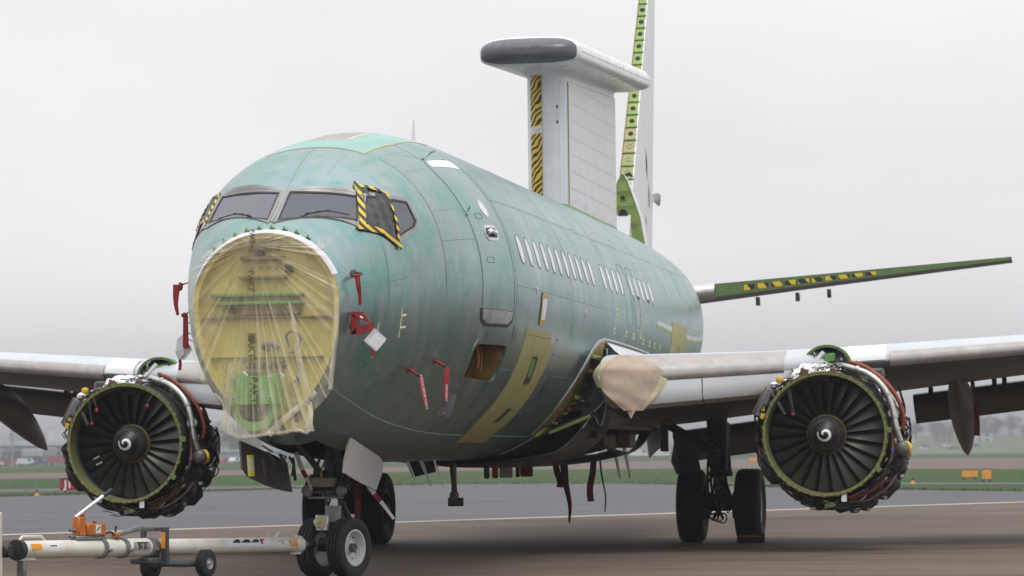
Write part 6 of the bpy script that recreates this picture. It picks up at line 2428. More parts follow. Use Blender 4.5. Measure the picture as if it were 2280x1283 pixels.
# low rise of land with houses and cars, right and centre
def hill(name, x0, x1, y0, y1, h, seed, m_):
    r_ = random.Random(seed)
    G = []
    NX, NY = 40, 14
    ph = [r_.uniform(0, 6) for _ in range(4)]
    for j in range(NY + 1):
        row = []
        for i in range(NX + 1):
            fx, fy = i / NX, j / NY
            e_ = math.sin(math.pi * fx)**.35 * (1 - math.cos(math.pi * min(1, fy * 1.15))) / 2
            z = -.05 + h * e_ * (1 + .22 * math.sin(7 * fx + ph[0]) + .12 * math.sin(17 * fx + ph[1]))
            row.append((x0 + (x1 - x0) * fx, y0 + (y1 - y0) * fy, z))
        G.append(row)
    return structure(MB().grid(G).build(name, m_, None, 60))


H1 = hill('hill', -420, 520, 1010, 1700, 10.0, 4, g_far)
H2 = hill('far_hill', -1300, -250, 990, 1900, 9.0, 9, g_far)


def hill_z(x, y, H):
    best = min(H.data.vertices, key=lambda v: (v.co.x - x)**2 + (v.co.y - y)**2)
    return best.co.z


hs = [(-66, 1290, 11, 4.2, 'pale gabled house on the rise, leftmost of the four right of the port engine'), (-50, 1330, 9, 4.6, 'brick gabled house second from left on the rise'), (-34, 1310, 12, 4.4, 'pale gabled house third from left on the rise'), (-8, 1340, 10, 4.6, 'brick gabled house rightmost on the rise')]
for k, (x, y, w, h, lab) in enumerate(hs):
    z0 = hill_z(x, y, H1) - .3
    t = thing('house', (x, y, z0), lab, 'house', 'houses on the rise')
    m_ = b_pale if k % 2 == 0 else b_brick
    MB().box((x, y, z0 + h / 2), (w, 7, h)).build('wall', m_, t)
    MB().prism([(-w / 2 - .4, 0), (w / 2 + .4, 0), (w / 2 - .6, 2.6), (-w / 2 + .6, 2.6)], (x, y - 3.9, z0 + h), (1, 0, 0), (0, 0, 1), -7.8).build('roof', b_roof, t)
    MB().box((x + w * .3, y, z0 + h + 3), (.8, .8, 1.6)).build('chimney', b_brick, t)
    for s_ in (-.28, .05, .32):
        for zz in (1.3, 3.3):
            MB().box((x + w * s_, y - 3.52, z0 + zz), (1.2, .1, 1.1)).build('window', b_glass, t)
grp = 'cars parked on the rise'
for k in range(12):
    x, y = -72 + 3.6 * k + rc.uniform(-.6, .6), 1170 + 25 * (k % 3)
    m_ = (v_white, v_silver, v_white, v_dark, v_white, v_blue)[k % 6]
    colr = {v_white: 'white', v_silver: 'silver', v_dark: 'black', v_blue: 'blue'}[m_]
    vehicle((x, y, hill_z(x, y, H1)), R(5) + rc.uniform(-.2, .2), 4.4, 1.8, 1.5, m_, 'tiny %s car on the hazy rise, number %s from the left' % (colr, ('one', 'two', 'three', 'four', 'five', 'six', 'seven', 'eight', 'nine', 'ten', 'eleven', 'twelve')[k]), 'car', grp)

# trees in the haze
tr_leaf = [mat('far_leaf_a', (.045, .065, .035), .9, var=.35, scale=.4), mat('far_leaf_b', (.06, .075, .05), .9, var=.35, scale=.4)]
tr_bark = mat('far_bark', (.06, .05, .045), .9, var=.2)
protos = []
for v in range(4):
    rt = random.Random(70 + v)
    Ht = 8.5 + 1.5 * v % 4
    trunk = MB()
    trunk.tube([(0, 0, -.3), (.1, 0, Ht * .3), (.0, .1, Ht * .55), (.1, .05, Ht * .9)], [.28, .22, .14, .03], 7)
    tips = []
    for k in range(11):
        z0 = Ht * rt.uniform(.28, .75)
        a = rt.uniform(0, 6.28)
        ln = Ht * rt.uniform(.18, .36)
        e_ = Vector((math.cos(a) * ln, math.sin(a) * ln, z0 + ln * rt.uniform(.4, 1.0)))
        trunk.tube([(0, 0, z0), (e_.x * .5, e_.y * .5, z0 + (e_.z - z0) * .6), tuple(e_)], [.10, .07, .02], 5)
        tips.append(e_)
    crown = MB()
    for k in range(1100):
        c = rt.choice(tips + [Vector((0, 0, Ht * .85)), Vector((0, 0, Ht * .7))])
        p = c + Vector((rt.gauss(0, Ht * .085), rt.gauss(0, Ht * .085), rt.gauss(0, Ht * .07)))
        s_ = rt.uniform(.10, .26)
        d1 = Vector((rt.uniform(-1, 1), rt.uniform(-1, 1), rt.uniform(-1, 1))).normalized()
        d2 = d1.orthogonal().normalized()
        crown.add([p - d1 * s_, p + d2 * s_ * .7, p + d1 * s_, p - d2 * s_ * .7], [(0, 1, 2, 3)])
    protos.append((trunk, crown))
tmesh = []
for v, (trunk, crown) in enumerate(protos):
    a = trunk.build('trunk', tr_bark)
    b = crown.build('crown', tr_leaf[v % 2], None, 0)
    tmesh.append((a.data, b.data))
    bpy.data.objects.remove(a)
    bpy.data.objects.remove(b)


def tree(x, y, z, s_, v, label, group):
    t = thing('tree', (x, y, z), label, 'tree', group)
    for nm, me_ in zip(('trunk', 'crown'), tmesh[v]):
        o = bpy.data.objects.new(nm, me_)
        COL.objects.link(o)
        o.parent = t
    t.rotation_euler = (0, 0, rc.uniform(0, 6.28))
    t.scale = (s_ * rc.uniform(.9, 1.25), s_ * rc.uniform(.9, 1.25), s_)
    return t


for k in range(26):
    x = -82 + k * 3.4 + rc.uniform(-1.5, 1.5)
    y = rc.uniform(1340, 1480)
    tree(x, y, hill_z(x, y, H1) - .3, rc.uniform(.65, 1.1), k % 4, 'leafy tree in the hazy line on the rise at far right', 'trees along the rise')
for k in range(12):
    x = -312 + k * 3.6 + rc.uniform(-1.5, 1.5)
    y = rc.uniform(985, 1075)
    tree(x, y, -.1, rc.uniform(.9, 1.5), k % 4, 'tall pale tree in the haze between starboard engine and nose', 'trees behind the shed')
hd = MB()
rh = random.Random(15)
for k in range(5200):
    f_ = rh.random()
    x, y = -225 + 150 * f_ + rh.gauss(0, 1.2), 930 + 40 * math.sin(f_ * 4) + rh.gauss(0, 3)
    z = abs(rh.gauss(0, 1.0)) * (1 + .5 * math.sin(f_ * 40) + .3 * math.sin(f_ * 97))
    s_ = rh.uniform(.2, .5)
    d1 = Vector((rh.uniform(-1, 1), rh.uniform(-1, 1), rh.uniform(-1, 1))).normalized()
    d2 = d1.orthogonal().normalized()
    p = Vector((x, y, z))
    hd.add([p - d1 * s_, p + d2 * s_ * .7, p + d1 * s_, p - d2 * s_ * .7], [(0, 1, 2, 3)])
HD = hd.build('hedge', tr_leaf[0], None, 0)
HD['kind'] = 'stuff'
HD['label'] = 'low hazy hedge beyond the runway'

# the misty air: one even volume round the camera and everything on the ground
hz = MB()
hz.box((-300, 1000, 8.5), (5000, 5200, 21))
HZ = hz.build('haze', bpy.data.materials.new('haze_air'), None, 0)
HZ['kind'] = 'stuff'
HZ['label'] = 'thin grey mist over the whole airfield'
hm = HZ.data.materials[0]
hm.use_nodes = True
hn = hm.node_tree.nodes
hn.clear()
ho = hn.new('ShaderNodeOutputMaterial')
hv = hn.new('ShaderNodeVolumePrincipled')
hv.inputs['Color'].default_value = (.50, .51, .54, 1)
hv.inputs['Density'].default_value = .0007
hv.inputs['Anisotropy'].default_value = .2
hm.node_tree.links.new(hv.outputs[0], ho.inputs['Volume'])
# ------------------------------------------------------------------ clear film over the nose
PEG = Vector((-.10, -2.95, 3.50))
OUT = [(0.0, -2.80, 3.655), (.25, -2.80, 3.62), (.46, -2.81, 3.53), (.63, -2.82, 3.40), (.725, -2.83, 3.20), (.765, -2.83, 2.95), (.762, -2.83, 2.70), (.74, -2.83, 2.45), (.71, -2.84, 2.20), (.70, -2.86, 2.02), (.60, -2.90, 1.88), (.53, -2.93, 1.80),
       (.52, -2.96, 1.68), (.48, -2.97, 1.575), (.36, -2.98, 1.60), (.23, -2.99, 1.575), (.08, -3.02, 1.565), (-.06, -3.03, 1.54), (-.20, -3.03, 1.535), (-.27, -3.01, 1.55), (-.36, -2.98, 1.60), (-.385, -2.96, 1.72), (-.42, -2.92, 1.87), (-.52, -2.87, 1.98), (-.67, -2.84, 2.12), (-.77, -2.83, 2.42), (-.80, -2.83, 2.70), (-.815, -2.83, 2.95), (-.79, -2.83, 3.20), (-.70, -2.82, 3.36), (-.53, -2.81, 3.52), (-.28, -2.80, 3.62), (0.0, -2.80, 3.655)]
BND = bez(OUT, 20)
NB = len(BND)
rf = random.Random(77)
fold = np.zeros(NB)
thick_ = np.zeros(NB)
ang = np.linspace(0, 1, NB)
for k in range(120):
    c_, w_, a_ = rf.random(), rf.uniform(.0016, .005), rf.uniform(.004, .017)
    if rf.random() < .45:
        c_ = rf.choice([.02, .06, .12, .16, .42, .47, .52, .55, .57, .60, .63, .78, .84]) + rf.gauss(0, .012)
    g = np.exp(-((ang - c_) / w_)**2)
    fold += a_ * g
    thick_ = np.maximum(thick_, g * rf.uniform(.2, .9))
for c_, w_, a_ in ((.505, .010, .030), (.478, .006, .03), (.44, .008, .03), (.585, .008, .03), (.617, .007, .028), (.40, .012, .03)):
    g = np.exp(-((ang - c_) / w_)**2)
    fold += a_ * g
    thick_ = np.maximum(thick_, g)


def film_y(x, z, base):
    # held off the bulkhead by the scanner mount low down
    b_ = math.exp(-((x + .085) / .30)**4) * (1 / (1 + math.exp((z - 2.32) / .06)))
    return base * (1 - b_) + min(base, -3.06) * b_


NT = 46
G, TH = [], []
for i in range(NT + 1):
    t = .015 + .985 * (i / NT)**.9
    row = []
    for k in range(NB):
        p = PEG.lerp(BND[k], t)
        sag = .035 * math.sin(math.pi * t)
        y = film_y(p.x, p.z, p.y + sag * .3)
        w_ = min(1, t * 2.2) * (1 - .55 * max(0, (t - .8) / .2))
        cr_ = .006 * math.sin(23 * p.x + 17 * p.z + 5 * math.sin(9 * p.z)) * math.sin(19 * p.z - 13 * p.x)
        row.append((p.x, y - fold[k] * w_ - cr_ * t, p.z))
        TH.append(thick_[k] * min(1, .25 + t * .7))
    G.append(row)


def mat_film(lo=.09, hi=.23):
    m = bpy.data.materials.new('clear_polythene')
    m.use_nodes = True
    nt = m.node_tree
    n, l = nt.nodes, nt.links
    n.clear()
    out = n.new('ShaderNodeOutputMaterial')
    tr = n.new('ShaderNodeBsdfTransparent')
    tr.inputs[0].default_value = (.95, .95, .94, 1)
    pr = n.new('ShaderNodeBsdfPrincipled')
    pr.inputs['Base Color'].default_value = (.82, .77, .60, 1)  # warm tint: yellow light scattered from the bulkhead, put into the film colour
    pr.inputs['Roughness'].default_value = .22
    pr.inputs['Specular IOR Level'].default_value = .6
    at_ = n.new('ShaderNodeAttribute')
    at_.attribute_name = 'layers'
    tcn = n.new('ShaderNodeTexCoord')
    z = n.new('ShaderNodeTexNoise')
    z.inputs['Scale'].default_value = 9
    z.inputs['Detail'].default_value = 6
    mp = n.new('ShaderNodeMapping')
    mp.inputs['Scale'].default_value = (1.6, 1, .5)
    l.new(tcn.outputs['Object'], mp.inputs[0])
    l.new(mp.outputs[0], z.inputs['Vector'])
    mr_ = n.new('ShaderNodeMapRange')
    mr_.inputs['From Min'].default_value = .3
    mr_.inputs['From Max'].default_value = .75
    mr_.inputs['To Min'].default_value = lo
    mr_.inputs['To Max'].default_value = hi
    l.new(z.outputs[0], mr_.inputs[0])
    ad = n.new('ShaderNodeMath')
    ad.operation = 'MULTIPLY_ADD'
    ad.inputs[1].default_value = .36
    l.new(at_.outputs['Fac'], ad.inputs[0])
    l.new(mr_.outputs[0], ad.inputs[2])
    bp = n.new('ShaderNodeBump')
    bp.inputs['Strength'].default_value = .5
    bp.inputs['Distance'].default_value = .02
    z2 = n.new('ShaderNodeTexNoise')
    z2.inputs['Scale'].default_value = 14
    z2.inputs['Detail'].default_value = 5
    l.new(mp.outputs[0], z2.inputs['Vector'])
    l.new(z2.outputs[0], bp.inputs['Height'])
    l.new(bp.outputs[0], pr.inputs['Normal'])
    mx = n.new('ShaderNodeMixShader')
    l.new(ad.outputs[0], mx.inputs[0])
    l.new(tr.outputs[0], mx.inputs[1])
    l.new(pr.outputs[0], mx.inputs[2])
    l.new(mx.outputs[0], out.inputs[0])
    return m


FILM = thing('protective_film', (-.05, -2.9, 1.54), 'clear crinkled plastic film stretched over the open nose bulkhead', 'plastic film')
fs = MB().grid(G).build('film_sheet', mat_film(), FILM, 0)
fs.data.polygons.foreach_set('use_smooth', [True] * len(fs.data.polygons))
ly = fs.data.attributes.new('layers', 'FLOAT', 'POINT')
ly.data.foreach_set('value', TH)
# white tape holding the top and sides, film hem below
tp = MB()
ring_pts = [base_pt(-2.765, a) for a in np.arange(-8, 189, 4.0)]
Ga = []
for a in np.arange(22, 164, 3.0):
    w_ = .018 if 20 < a < 160 else .006
    Ga.append([fo(-2.74 + w_, a, .004), fo(-2.765, a, .010), Vector(base_pt(-2.78, a)) + Vector((0, -.030, 0)), Vector(base_pt(-2.78, a) * np.array([.985, 1, 1]) + np.array([0, -.034, (.015 * (2.9 - base_pt(-2.78, a)[2]))]))])
tp.grid(Ga)
tp.build('tape_band', M['tape_white'], FILM, 60)
film2 = mat_film(.22, .55)
MB().grid([[Vector(p) + Vector((0, -.006, .035)), Vector(p) + Vector((0, -.016, .012)), Vector(p) + Vector((0, .004, -.008))] for p in bez(OUT[11:24], 6)]).build('film_hem', film2, FILM, 60)
MB().grid([[Vector(p) + Vector((-.035, -.008, 0)), Vector(p) + Vector((0, -.014, 0)), Vector(p) + Vector((.012, .01, 0))] for p in bez(OUT[5:10], 6)]).build('film_hem', film2, FILM, 60)
for a, b, wa, wb in (((.56, -2.95, 2.00), (.09, -3.075, 1.57), .05, .07), ((.50, -2.96, 1.90), (.50, -3.0, 1.60), .03, .10), ((-.30, -3.07, 2.30), (-.37, -3.02, 1.62), .05, .09), ((.30, -3.0, 2.9), (.47, -2.97, 1.95), .03, .09)):
    a, b = Vector(a), Vector(b)
    sd_ = (b - a).cross(Vector((0, 1, 0))).normalized()
    Gf = []
    for k in range(9):
        f_ = k / 8
        p = a.lerp(b, f_) + Vector((.008 * math.sin(7 * f_), 0, 0))
        w_ = (wa + (wb - wa) * f_) / 2
        Gf.append([p - sd_ * w_, p + Vector((0, -.012, 0)), p + sd_ * w_])
    MB().grid(Gf).build('film_fold', film2, FILM, 60)
MB().box(fo(-2.70, 47, .016), (.09, .012, .05), rot=frame((.8, 0, -.5), (0, 1, 0))).build('tape_tab', M['tape_white'], FILM)
ink = bpy.data.materials.new('stamp_ink')
ink.use_nodes = True
n_, l_ = ink.node_tree.nodes, ink.node_tree.links
p_ = n_['Principled BSDF']
p_.inputs['Base Color'].default_value = (.13, .10, .055, 1)
p_.inputs['Roughness'].default_value = .7
p_.inputs['Alpha'].default_value = .50


def film_at(x, z):
    # linear interpolation from the peg to the hem in that direction
    best, by = 9, -2.9
    for k in range(0, NB, 2):
        d = BND[k] - PEG
        L2 = d.x * d.x + d.z * d.z
        t = max(0, min(1, ((x - PEG.x) * d.x + (z - PEG.z) * d.z) / L2))
        q = PEG + d * t
        e_ = math.hypot(q.x - x, q.z - z)
        if e_ < best:
            best, by = e_, film_y(x, z, q.y) - fold[k] * min(1, t * 2.2)
    return by


for xs_, zs_, sz_ in ((-.10, 3.585, .06), (-.10, 3.13, .088), (-.085, 2.47, .105), (-.055, 2.02, .11)):
    yb = min(film_at(xs_ + dx, zs_ + dz) for dx in (-.04, 0, .04) for dz in (-.12, 0, .12)) - .006 if zs_ < 3.5 else -2.93
    text_mesh('stamp', 'BAKT', sz_, ink, (xs_, yb, zs_), (0, 0, -1), (1, 0, 0), FILM, .0006, bold=.004)
    hb, wb = sz_ * 1.32, sz_ * .50
    MB().tube([(xs_ - wb, yb, zs_ + hb), (xs_ + wb, yb, zs_ + hb), (xs_ + wb, yb, zs_ - hb), (xs_ - wb, yb, zs_ - hb), (xs_ - wb, yb, zs_ + hb)], .0022, 4).build('stamp_border', ink, FILM)

# ------------------------------------------------------------------ window covers taped over the second side windows
def window_cover(sgn, label):
    T = (lambda a: a) if sgn > 0 else (lambda a: 180 - a)
    C4 = [(-1.59, 58.0), (-1.34, 44.4), (-1.60, 20.2), (-2.10, 40.2)]
    if sgn < 0:
        C4 = [(-1.45, 48.5), (-1.15, 42.5), (-1.42, 29.0), (-1.90, 41.2)]
    t = thing('window_cover', tuple(fo(-1.56, T(40), .03)), label, 'cover', 'covers taped over the cockpit side windows')
    rw = random.Random(31)
    N_ = 14

    def P(u_, v_, o_):
        a = np.array(C4[0]) * (1 - u_) + np.array(C4[1]) * u_
        b = np.array(C4[3]) * (1 - u_) + np.array(C4[2]) * u_
        q = a * (1 - v_) + b * v_
        return Vector(base_pt(q[0], T(q[1])) + base_n(q[0], T(q[1])) * o_)
    ph = [rw.uniform(0, 6) for _ in range(5)]

    def off(u_, v_):
        return .012 + .010 * math.sin(9 * u_ + 3 * v_ + ph[0]) * math.sin(3 * v_ * 2 + ph[1]) + .008 * math.sin(21 * u_ - 6 * v_ + ph[2]) + .006 * math.sin(31 * v_ + 9 * u_ + ph[3])
    Gc = [[P(i / N_, j / N_, off(i / N_, j / N_)) for j in range(N_ + 1)] for i in range(N_ + 1)]
    MB().grid(Gc).build('sheet', M['black_sheet'], t, 60)
    for (u0, v0, u1, v1), iu, iv in (((0, -.06, 0, 1.04), .11, 0), ((-.04, 0, 1.04, 0), 0, .065), ((1, -.02, 1, 1.05), -.075, 0), ((-.06, 1, 1.06, 1), 0, -.08)):
        Gt = []
        for k in range(11):
            f_ = k / 10
            u_, v_ = u0 + (u1 - u0) * f_, v0 + (v1 - v0) * f_
            w2 = .012 * math.sin(9 * f_ + u0 * 3)
            Gt.append([P(u_ - iu * .35 + (w2 if iu else 0), v_ - iv * .35 + (w2 if iv else 0), .016), P(u_ + iu * .3, v_ + iv * .3, .030), P(u_ + iu, v_ + iv, .024)])
        o = MB().grid(Gt).build('tape_strip', M['hazard'], t, 60)
    return t


window_cover(1, 'black plastic cover with hazard tape edges on the port cockpit side window')
window_cover(-1, 'hazard taped cover on the starboard cockpit side window, edge on at left')

# paper note under a clear strip, hazard taped at both ends
t = thing('paper_note', tuple(fo(3.2, -10, .01)), 'white paper strip hazard taped upright on the body side below the windows', 'note')
decal('note_sheet', [(3.10, .2), (3.40, .2), (3.28, -9.6), (3.02, -9.6)], M['paper_white'], t, .010, .004)
for P_ in ([(3.07, .9), (3.45, .9), (3.44, -.9), (3.07, -.9)], [(3.00, -8.6), (3.31, -8.6), (3.29, -10.6), (2.98, -10.6)], [(3.04, -.4), (3.10, -.4), (3.04, -9.4), (2.97, -9.4)]):
    decal('tape_end', P_, M['hazard_small'], t, .013, .003)
# masking tape marks
t = thing('tape_mark', tuple(fo(-2.05, -26.5, .005)), 'plain straight strip of cream masking tape on the lower nose side', 'tape')
strip('strip', [(-2.07, -12), (-2.05, -26.5)], .022, M['tape_cream'], t, .004)
t = thing('tape_mark', tuple(fo(-1.58, -18.2, .005)), 'cream masking tape laid as a letter F on the nose side', 'tape')
strip('strip', [(-1.60, -7.5), (-1.58, -18.3)], .022, M['tape_cream'], t, .004)
strip('strip', [(-1.605, -10.3), (-1.49, -10.0)], .03, M['tape_cream'], t, .006)
strip('strip', [(-1.60, -14.7), (-1.47, -14.4)], .028, M['tape_cream'], t, .006)


# ------------------------------------------------------------------ red covers and streamers
def ribbon(pts, w0, w1, m_, name, parent, face=(0, -1, 0), n=6):
    P_ = bez(pts, n)
    Gx = []
    for i, p in enumerate(P_):
        f_ = i / (len(P_) - 1)
        w_ = (w0 + (w1 - w0) * f_) / 2
        tdir = (P_[min(i + 1, len(P_) - 1)] - P_[max(i - 1, 0)]).normalized()
        sd_ = tdir.cross(Vector(face)).normalized()
        nn = sd_.cross(tdir).normalized()
        Gx.append([p - sd_ * w_ - nn * .001, p - sd_ * w_ + nn * .0018, p + nn * .003, p + sd_ * w_ + nn * .0018, p + sd_ * w_ - nn * .001])
    return MB().grid(Gx).build(name, m_, parent, 60)


def streamer(loc, drop, w0, w1, label, sway=(.02, 0), m_='red', name='streamer', txt=None, face=(.2, -1, 0)):
    t = thing(name, loc, label, 'streamer')
    a = Vector(loc)
    ribbon([a, a + Vector((sway[0] * .4, sway[1] * .4, -drop * .35)), a + Vector((sway[0] * 1.2, sway[1], -drop * .7)), a + Vector((sway[0], sway[1], -drop))], w0, w1, M[m_], 'ribbon', t, face)
    return t


# port pitot probe with tied cover
a = fo(-2.47, 16.5, .0)
t = thing('probe_cover', tuple(a), 'red tied cover and short streamer on the upper port nose probe', 'probe cover')
decal('probe_base', [(-2.50 + .05 * math.cos(R(q)), 17.4 + 2.6 * math.sin(R(q))) for q in range(0, 360, 30)], M['gear_dark'], t, .008, .006)
b = a + Vector((.05, -.10, -.02))
MB().tube([a, a + Vector((.06, -.02, 0)), b], [.02, .018, .012], 8).build('probe', M['dark_metal'], t)
MB().tube([b + Vector((-.07, -.02, .005)), b + Vector((-.02, -.03, -.01)), b + Vector((.05, -.01, .004))], [.006, .020, .005], 7).build('knot', M['red'], t)
ribbon([b + Vector((0, -.03, 0)), b + Vector((.01, -.035, -.10)), b + Vector((.02, -.02, -.2)), b + Vector((.02, -.01, -.31))], .062, .028, M['red'], 'ribbon', t)
# port vane cover with document wallet
a = fo(-2.50, -12.0, .0)
t = thing('vane_cover', tuple(a), 'folded red vane cover with a hanging document wallet on the port nose', 'probe cover')
MB().lathe([(0, .09), (.012, .085), (.012, 0)], a, fnorm(-2.5, -12), 18).build('vane_base', M['gear_dark'], t)
q = a + Vector((.06, -.10, .02))
for P_ in ([(-.07, .10), (.05, .10), (.14, -.02), (-.05, .05)], [(-.08, .10), (-.07, -.13), (-.02, -.12), (-.01, .04)], [(-.08, -.13), (.05, -.13), (.15, -.03), (.0, -.04)]):
    MB().prism([(x, z) for x, z in P_], q, (1, 0, 0), (0, 0, 1), .03).build('cover_panel', M['red'], t, 20)
MB().box(q + Vector((.04, -.034, .045)), (.035, .004, .02), rot=Matrix.Rotation(.6, 3, 'Y')).build('cover_label', M['paper_white'], t)
w0 = q + Vector((.16, -.05, -.06))
Rw = Matrix.Rotation(-R(-42), 3, 'Y')
MB().box(w0 + Vector((.03, -.02, -.13)), (.17, .006, .17), rot=Rw).build('wallet', M['clear_bag'], t)
MB().box(w0 + Vector((.045, -.026, -.15)), (.13, .004, .13), rot=Rw).build('document', M['paper_white'], t)
ribbon([w0 + Vector((-.01, -.01, .05)), w0 + Vector((-.02, -.015, -.06)), w0 + Vector((0, -.015, -.2)), w0 + Vector((.01, -.01, -.30))], .05, .035, M['red'], 'ribbon', t)


# static pins with lettered streamers
def pin(y, th, lab, slant, drop, wallet=False):
    a = fo(y, th, 0)
    t = thing('safety_pin', tuple(a), lab, 'safety pin')
    MB().lathe([(0, .05), (.006, .045), (.006, 0)], a, fnorm(y, th), 16).build('port_ring', M['gear_dark'], t)
    b = a + Vector(fnorm(y, th)) * .13 + Vector((.0, -.02, -.02))
    MB().tube([a, a.lerp(b, .5), b], [.016, .016, .013], 10).build('pin', M['red_bright'], t)
    c = b + Vector((.03, -.01, -.02))
    MB().tube([b, c], [.018, .006], 8).build('pin_tip', M['dark_metal'], t)
    pts = [c, c + Vector((slant * .3, -.01, -drop * .35)), c + Vector((slant * .7, -.01, -drop * .7)), c + Vector((slant, 0, -drop))]
    ribbon(pts, .048, .05, M['red_bright'], 'ribbon', t, (.45, -1, .1))
    dn = (pts[3] - pts[0]).normalized()
    nf = Vector((.45, -1, .1)).normalized()
    ux = (dn - nf * dn.dot(nf)).normalized()
    uy = nf.cross(ux)
    mid = pts[0].lerp(pts[3], .54)
    text_mesh('lettering', 'REMOVE BEFORE FLIGHT', .034, M['white_paint'], mid + nf * .012, ux, uy, t, .0008)
    if wallet:
        MB().prism([(0, 0), (.10, .02), (.02, -.24), (-.14, -.20)], pts[3] + Vector((.02, .03, .03)), (1, 0, 0), (0, 0, 1), -.006).build('wallet', M['radome_dark'], t)
        MB().lathe([(0, .01), (-.004, 0)], pts[3] + Vector((-.03, .02, -.16)), AXY, 10).build('eyelet', M['steel'], t)
    return t


pin(-1.12, -30.0, 'red pin and lettered streamer, left one of the pair under the nose', .05, .30)
pin(-.60, -26.3, 'red pin and lettered streamer with dark tag, right one of the pair', -.02, .33, True)
# starboard covers, seen against the sky
a = fo(-1.25, 176.0, 0)
t = thing('probe_cover', tuple(a), 'upper red streamer hanging off the starboard nose probe', 'probe cover')
b = a + Vector((-.06, -.10, -.03))
MB().tube([a, a.lerp(b, .6), b], [.008, .007, .01], 6).build('probe', M['dark_metal'], t)
MB().ball(b + Vector((-.02, 0, -.02)), (.03, .03, .05), 8).build('knot', M['red'], t)
ribbon([b + Vector((-.06, 0, .0)), b + Vector((-.07, 0, -.12)), b + Vector((-.07, 0, -.22)), b + Vector((-.05, 0, -.33))], .085, .03, M['red'], 'ribbon', t)
a = fo(-1.25, 187.0, 0)
t = thing('probe_cover', tuple(a), 'lower long red cover with white wallets on the starboard nose probe', 'probe cover')
b = a + Vector((-.035, -.10, -.04))
MB().tube([a, a.lerp(b, .6), b], [.008, .007, .01], 6).build('probe', M['dark_metal'], t)
MB().ball(b + Vector((-.01, 0, -.01)), (.04, .03, .03), 8).build('knot', M['red'], t)
MB().prism([(-.02, -.03), (.03, -.02), (.035, -.36), (.0, -.37), (-.025, -.36)], b, (1, 0, 0), (0, 0, 1), .02).build('cover_panel', M['red'], t)
MB().prism([(-.10, -.26), (-.04, -.22), (.07, -.38), (-.03, -.50), (-.12, -.40)], b + Vector((0, .03, 0)), (1, 0, 0), (0, 0, 1), .008).build('wallet', M['paper_white'], t)
MB().prism([(-.12, -.40), (-.03, -.37), (-.01, -.42), (-.08, -.50)], b + Vector((0, .015, 0)), (1, 0, 0), (0, 0, 1), .008).build('wallet', M['clear_bag'], t)
for z_ in (-.10, -.20, -.27):
    MB().tube([b + Vector((.03, 0, z_)), b + Vector((.07, .10, z_ + (.04 if z_ > -.15 else -.03)))], .006, 5).build('strap', M['dark_metal'], t)
ribbon([b + Vector((-.08, .03, -.44)), b + Vector((-.07, .03, -.52)), b + Vector((-.075, .03, -.60))], .035, .035, M['red'], 'ribbon', t)

# streamers under the wings and belly
streamer((.28, 13.05, 1.17), .34, .10, .10, 'short dark red streamer under the belly, left of the long one', (.03, .15), 'dark_red')
streamer((.30, 13.65, 1.20), .92, .13, .03, 'longest dark red streamer under the belly, tapering almost to the ground', (.06, .1), 'dark_red')
streamer((.34, 16.4, 1.28), .72, .10, .11, 'broad dark red streamer hanging under the rear of the belly', (-.06, 0), 'dark_red')
streamer((.36, 16.9, 1.28), .90, .035, .02, 'thin black strap trailing beside the broad belly streamer', (.06, .1), 'black')
streamer((.26, 5.28, 1.26), .56, .07, .06, 'red streamer behind the black drain mast under the belly', (.03, 0), 'red')
streamer((6.60, 13.0, 2.36), .82, .06, .09, 'dark red streamer right of the port flap fairing', (.04, .3), 'dark_red')
streamer((5.60, 11.2, 2.40), .62, .02, .05, 'thin dark red streamer just right of the port engine', (.06, .2), 'dark_red')
streamer((3.28, 13.6, 1.92), .62, .03, .035, 'thin dark red streamer between port main gear and engine', (.02, .05), 'dark_red')
streamer((2.40, 10.0, 1.90), .14, .16, .16, 'red strap round the port wing root', (0, 0), 'red')
streamer((-7.05, 12.0, 2.56), .46, .13, .10, 'dark red streamer left of the starboard engine', (.10, 0), 'dark_red')
streamer((2.22, 11.0, 1.98), .62, .10, .12, 'black padded strap hanging beside the port wing root', (.01, 0), 'black')
# red and white pennants on the nose gear
redw = mat('red_white_ribbon', (.62, .60, .60), .5, var=.1)
for pts, lab in (([(-.32, -.4, 1.40), (-.26, -.35, 1.20), (-.21, -.28, 1.08), (-.19, -.22, .98)], 'red and white pennant on the starboard side of the nose leg'),
                 ([(.30, .30, 1.06), (.40, .30, .92), (.50, .30, .80), (.62, .30, .64)], 'red and white pennant trailing from the port nose gear door')):
    t = thing('pennant', pts[0], lab, 'streamer')
    P_ = [Vector(p) for p in pts]
    ribbon([P_[0], P_[0].lerp(P_[1], .5), P_[1]], .055, .05, M['white_plug'], 'white_part', t)
    ribbon([P_[1], P_[1].lerp(P_[2], .3), P_[1].lerp(P_[2], .7)], .05, .05, M['red'], 'red_part', t)
    ribbon([P_[1].lerp(P_[2], .7), P_[2], P_[3]], .05, .03, M['white_plug'], 'white_part', t)
t = thing('strap', (.22, .2, 1.1), 'dark red strap hanging behind the port nose wheel', 'strap')
ribbon([(.22, .2, 1.1), (.23, .2, .9), (.23, .2, .75), (.22, .2, .6)], .07, .06, M['dark_red'], 'ribbon', t)
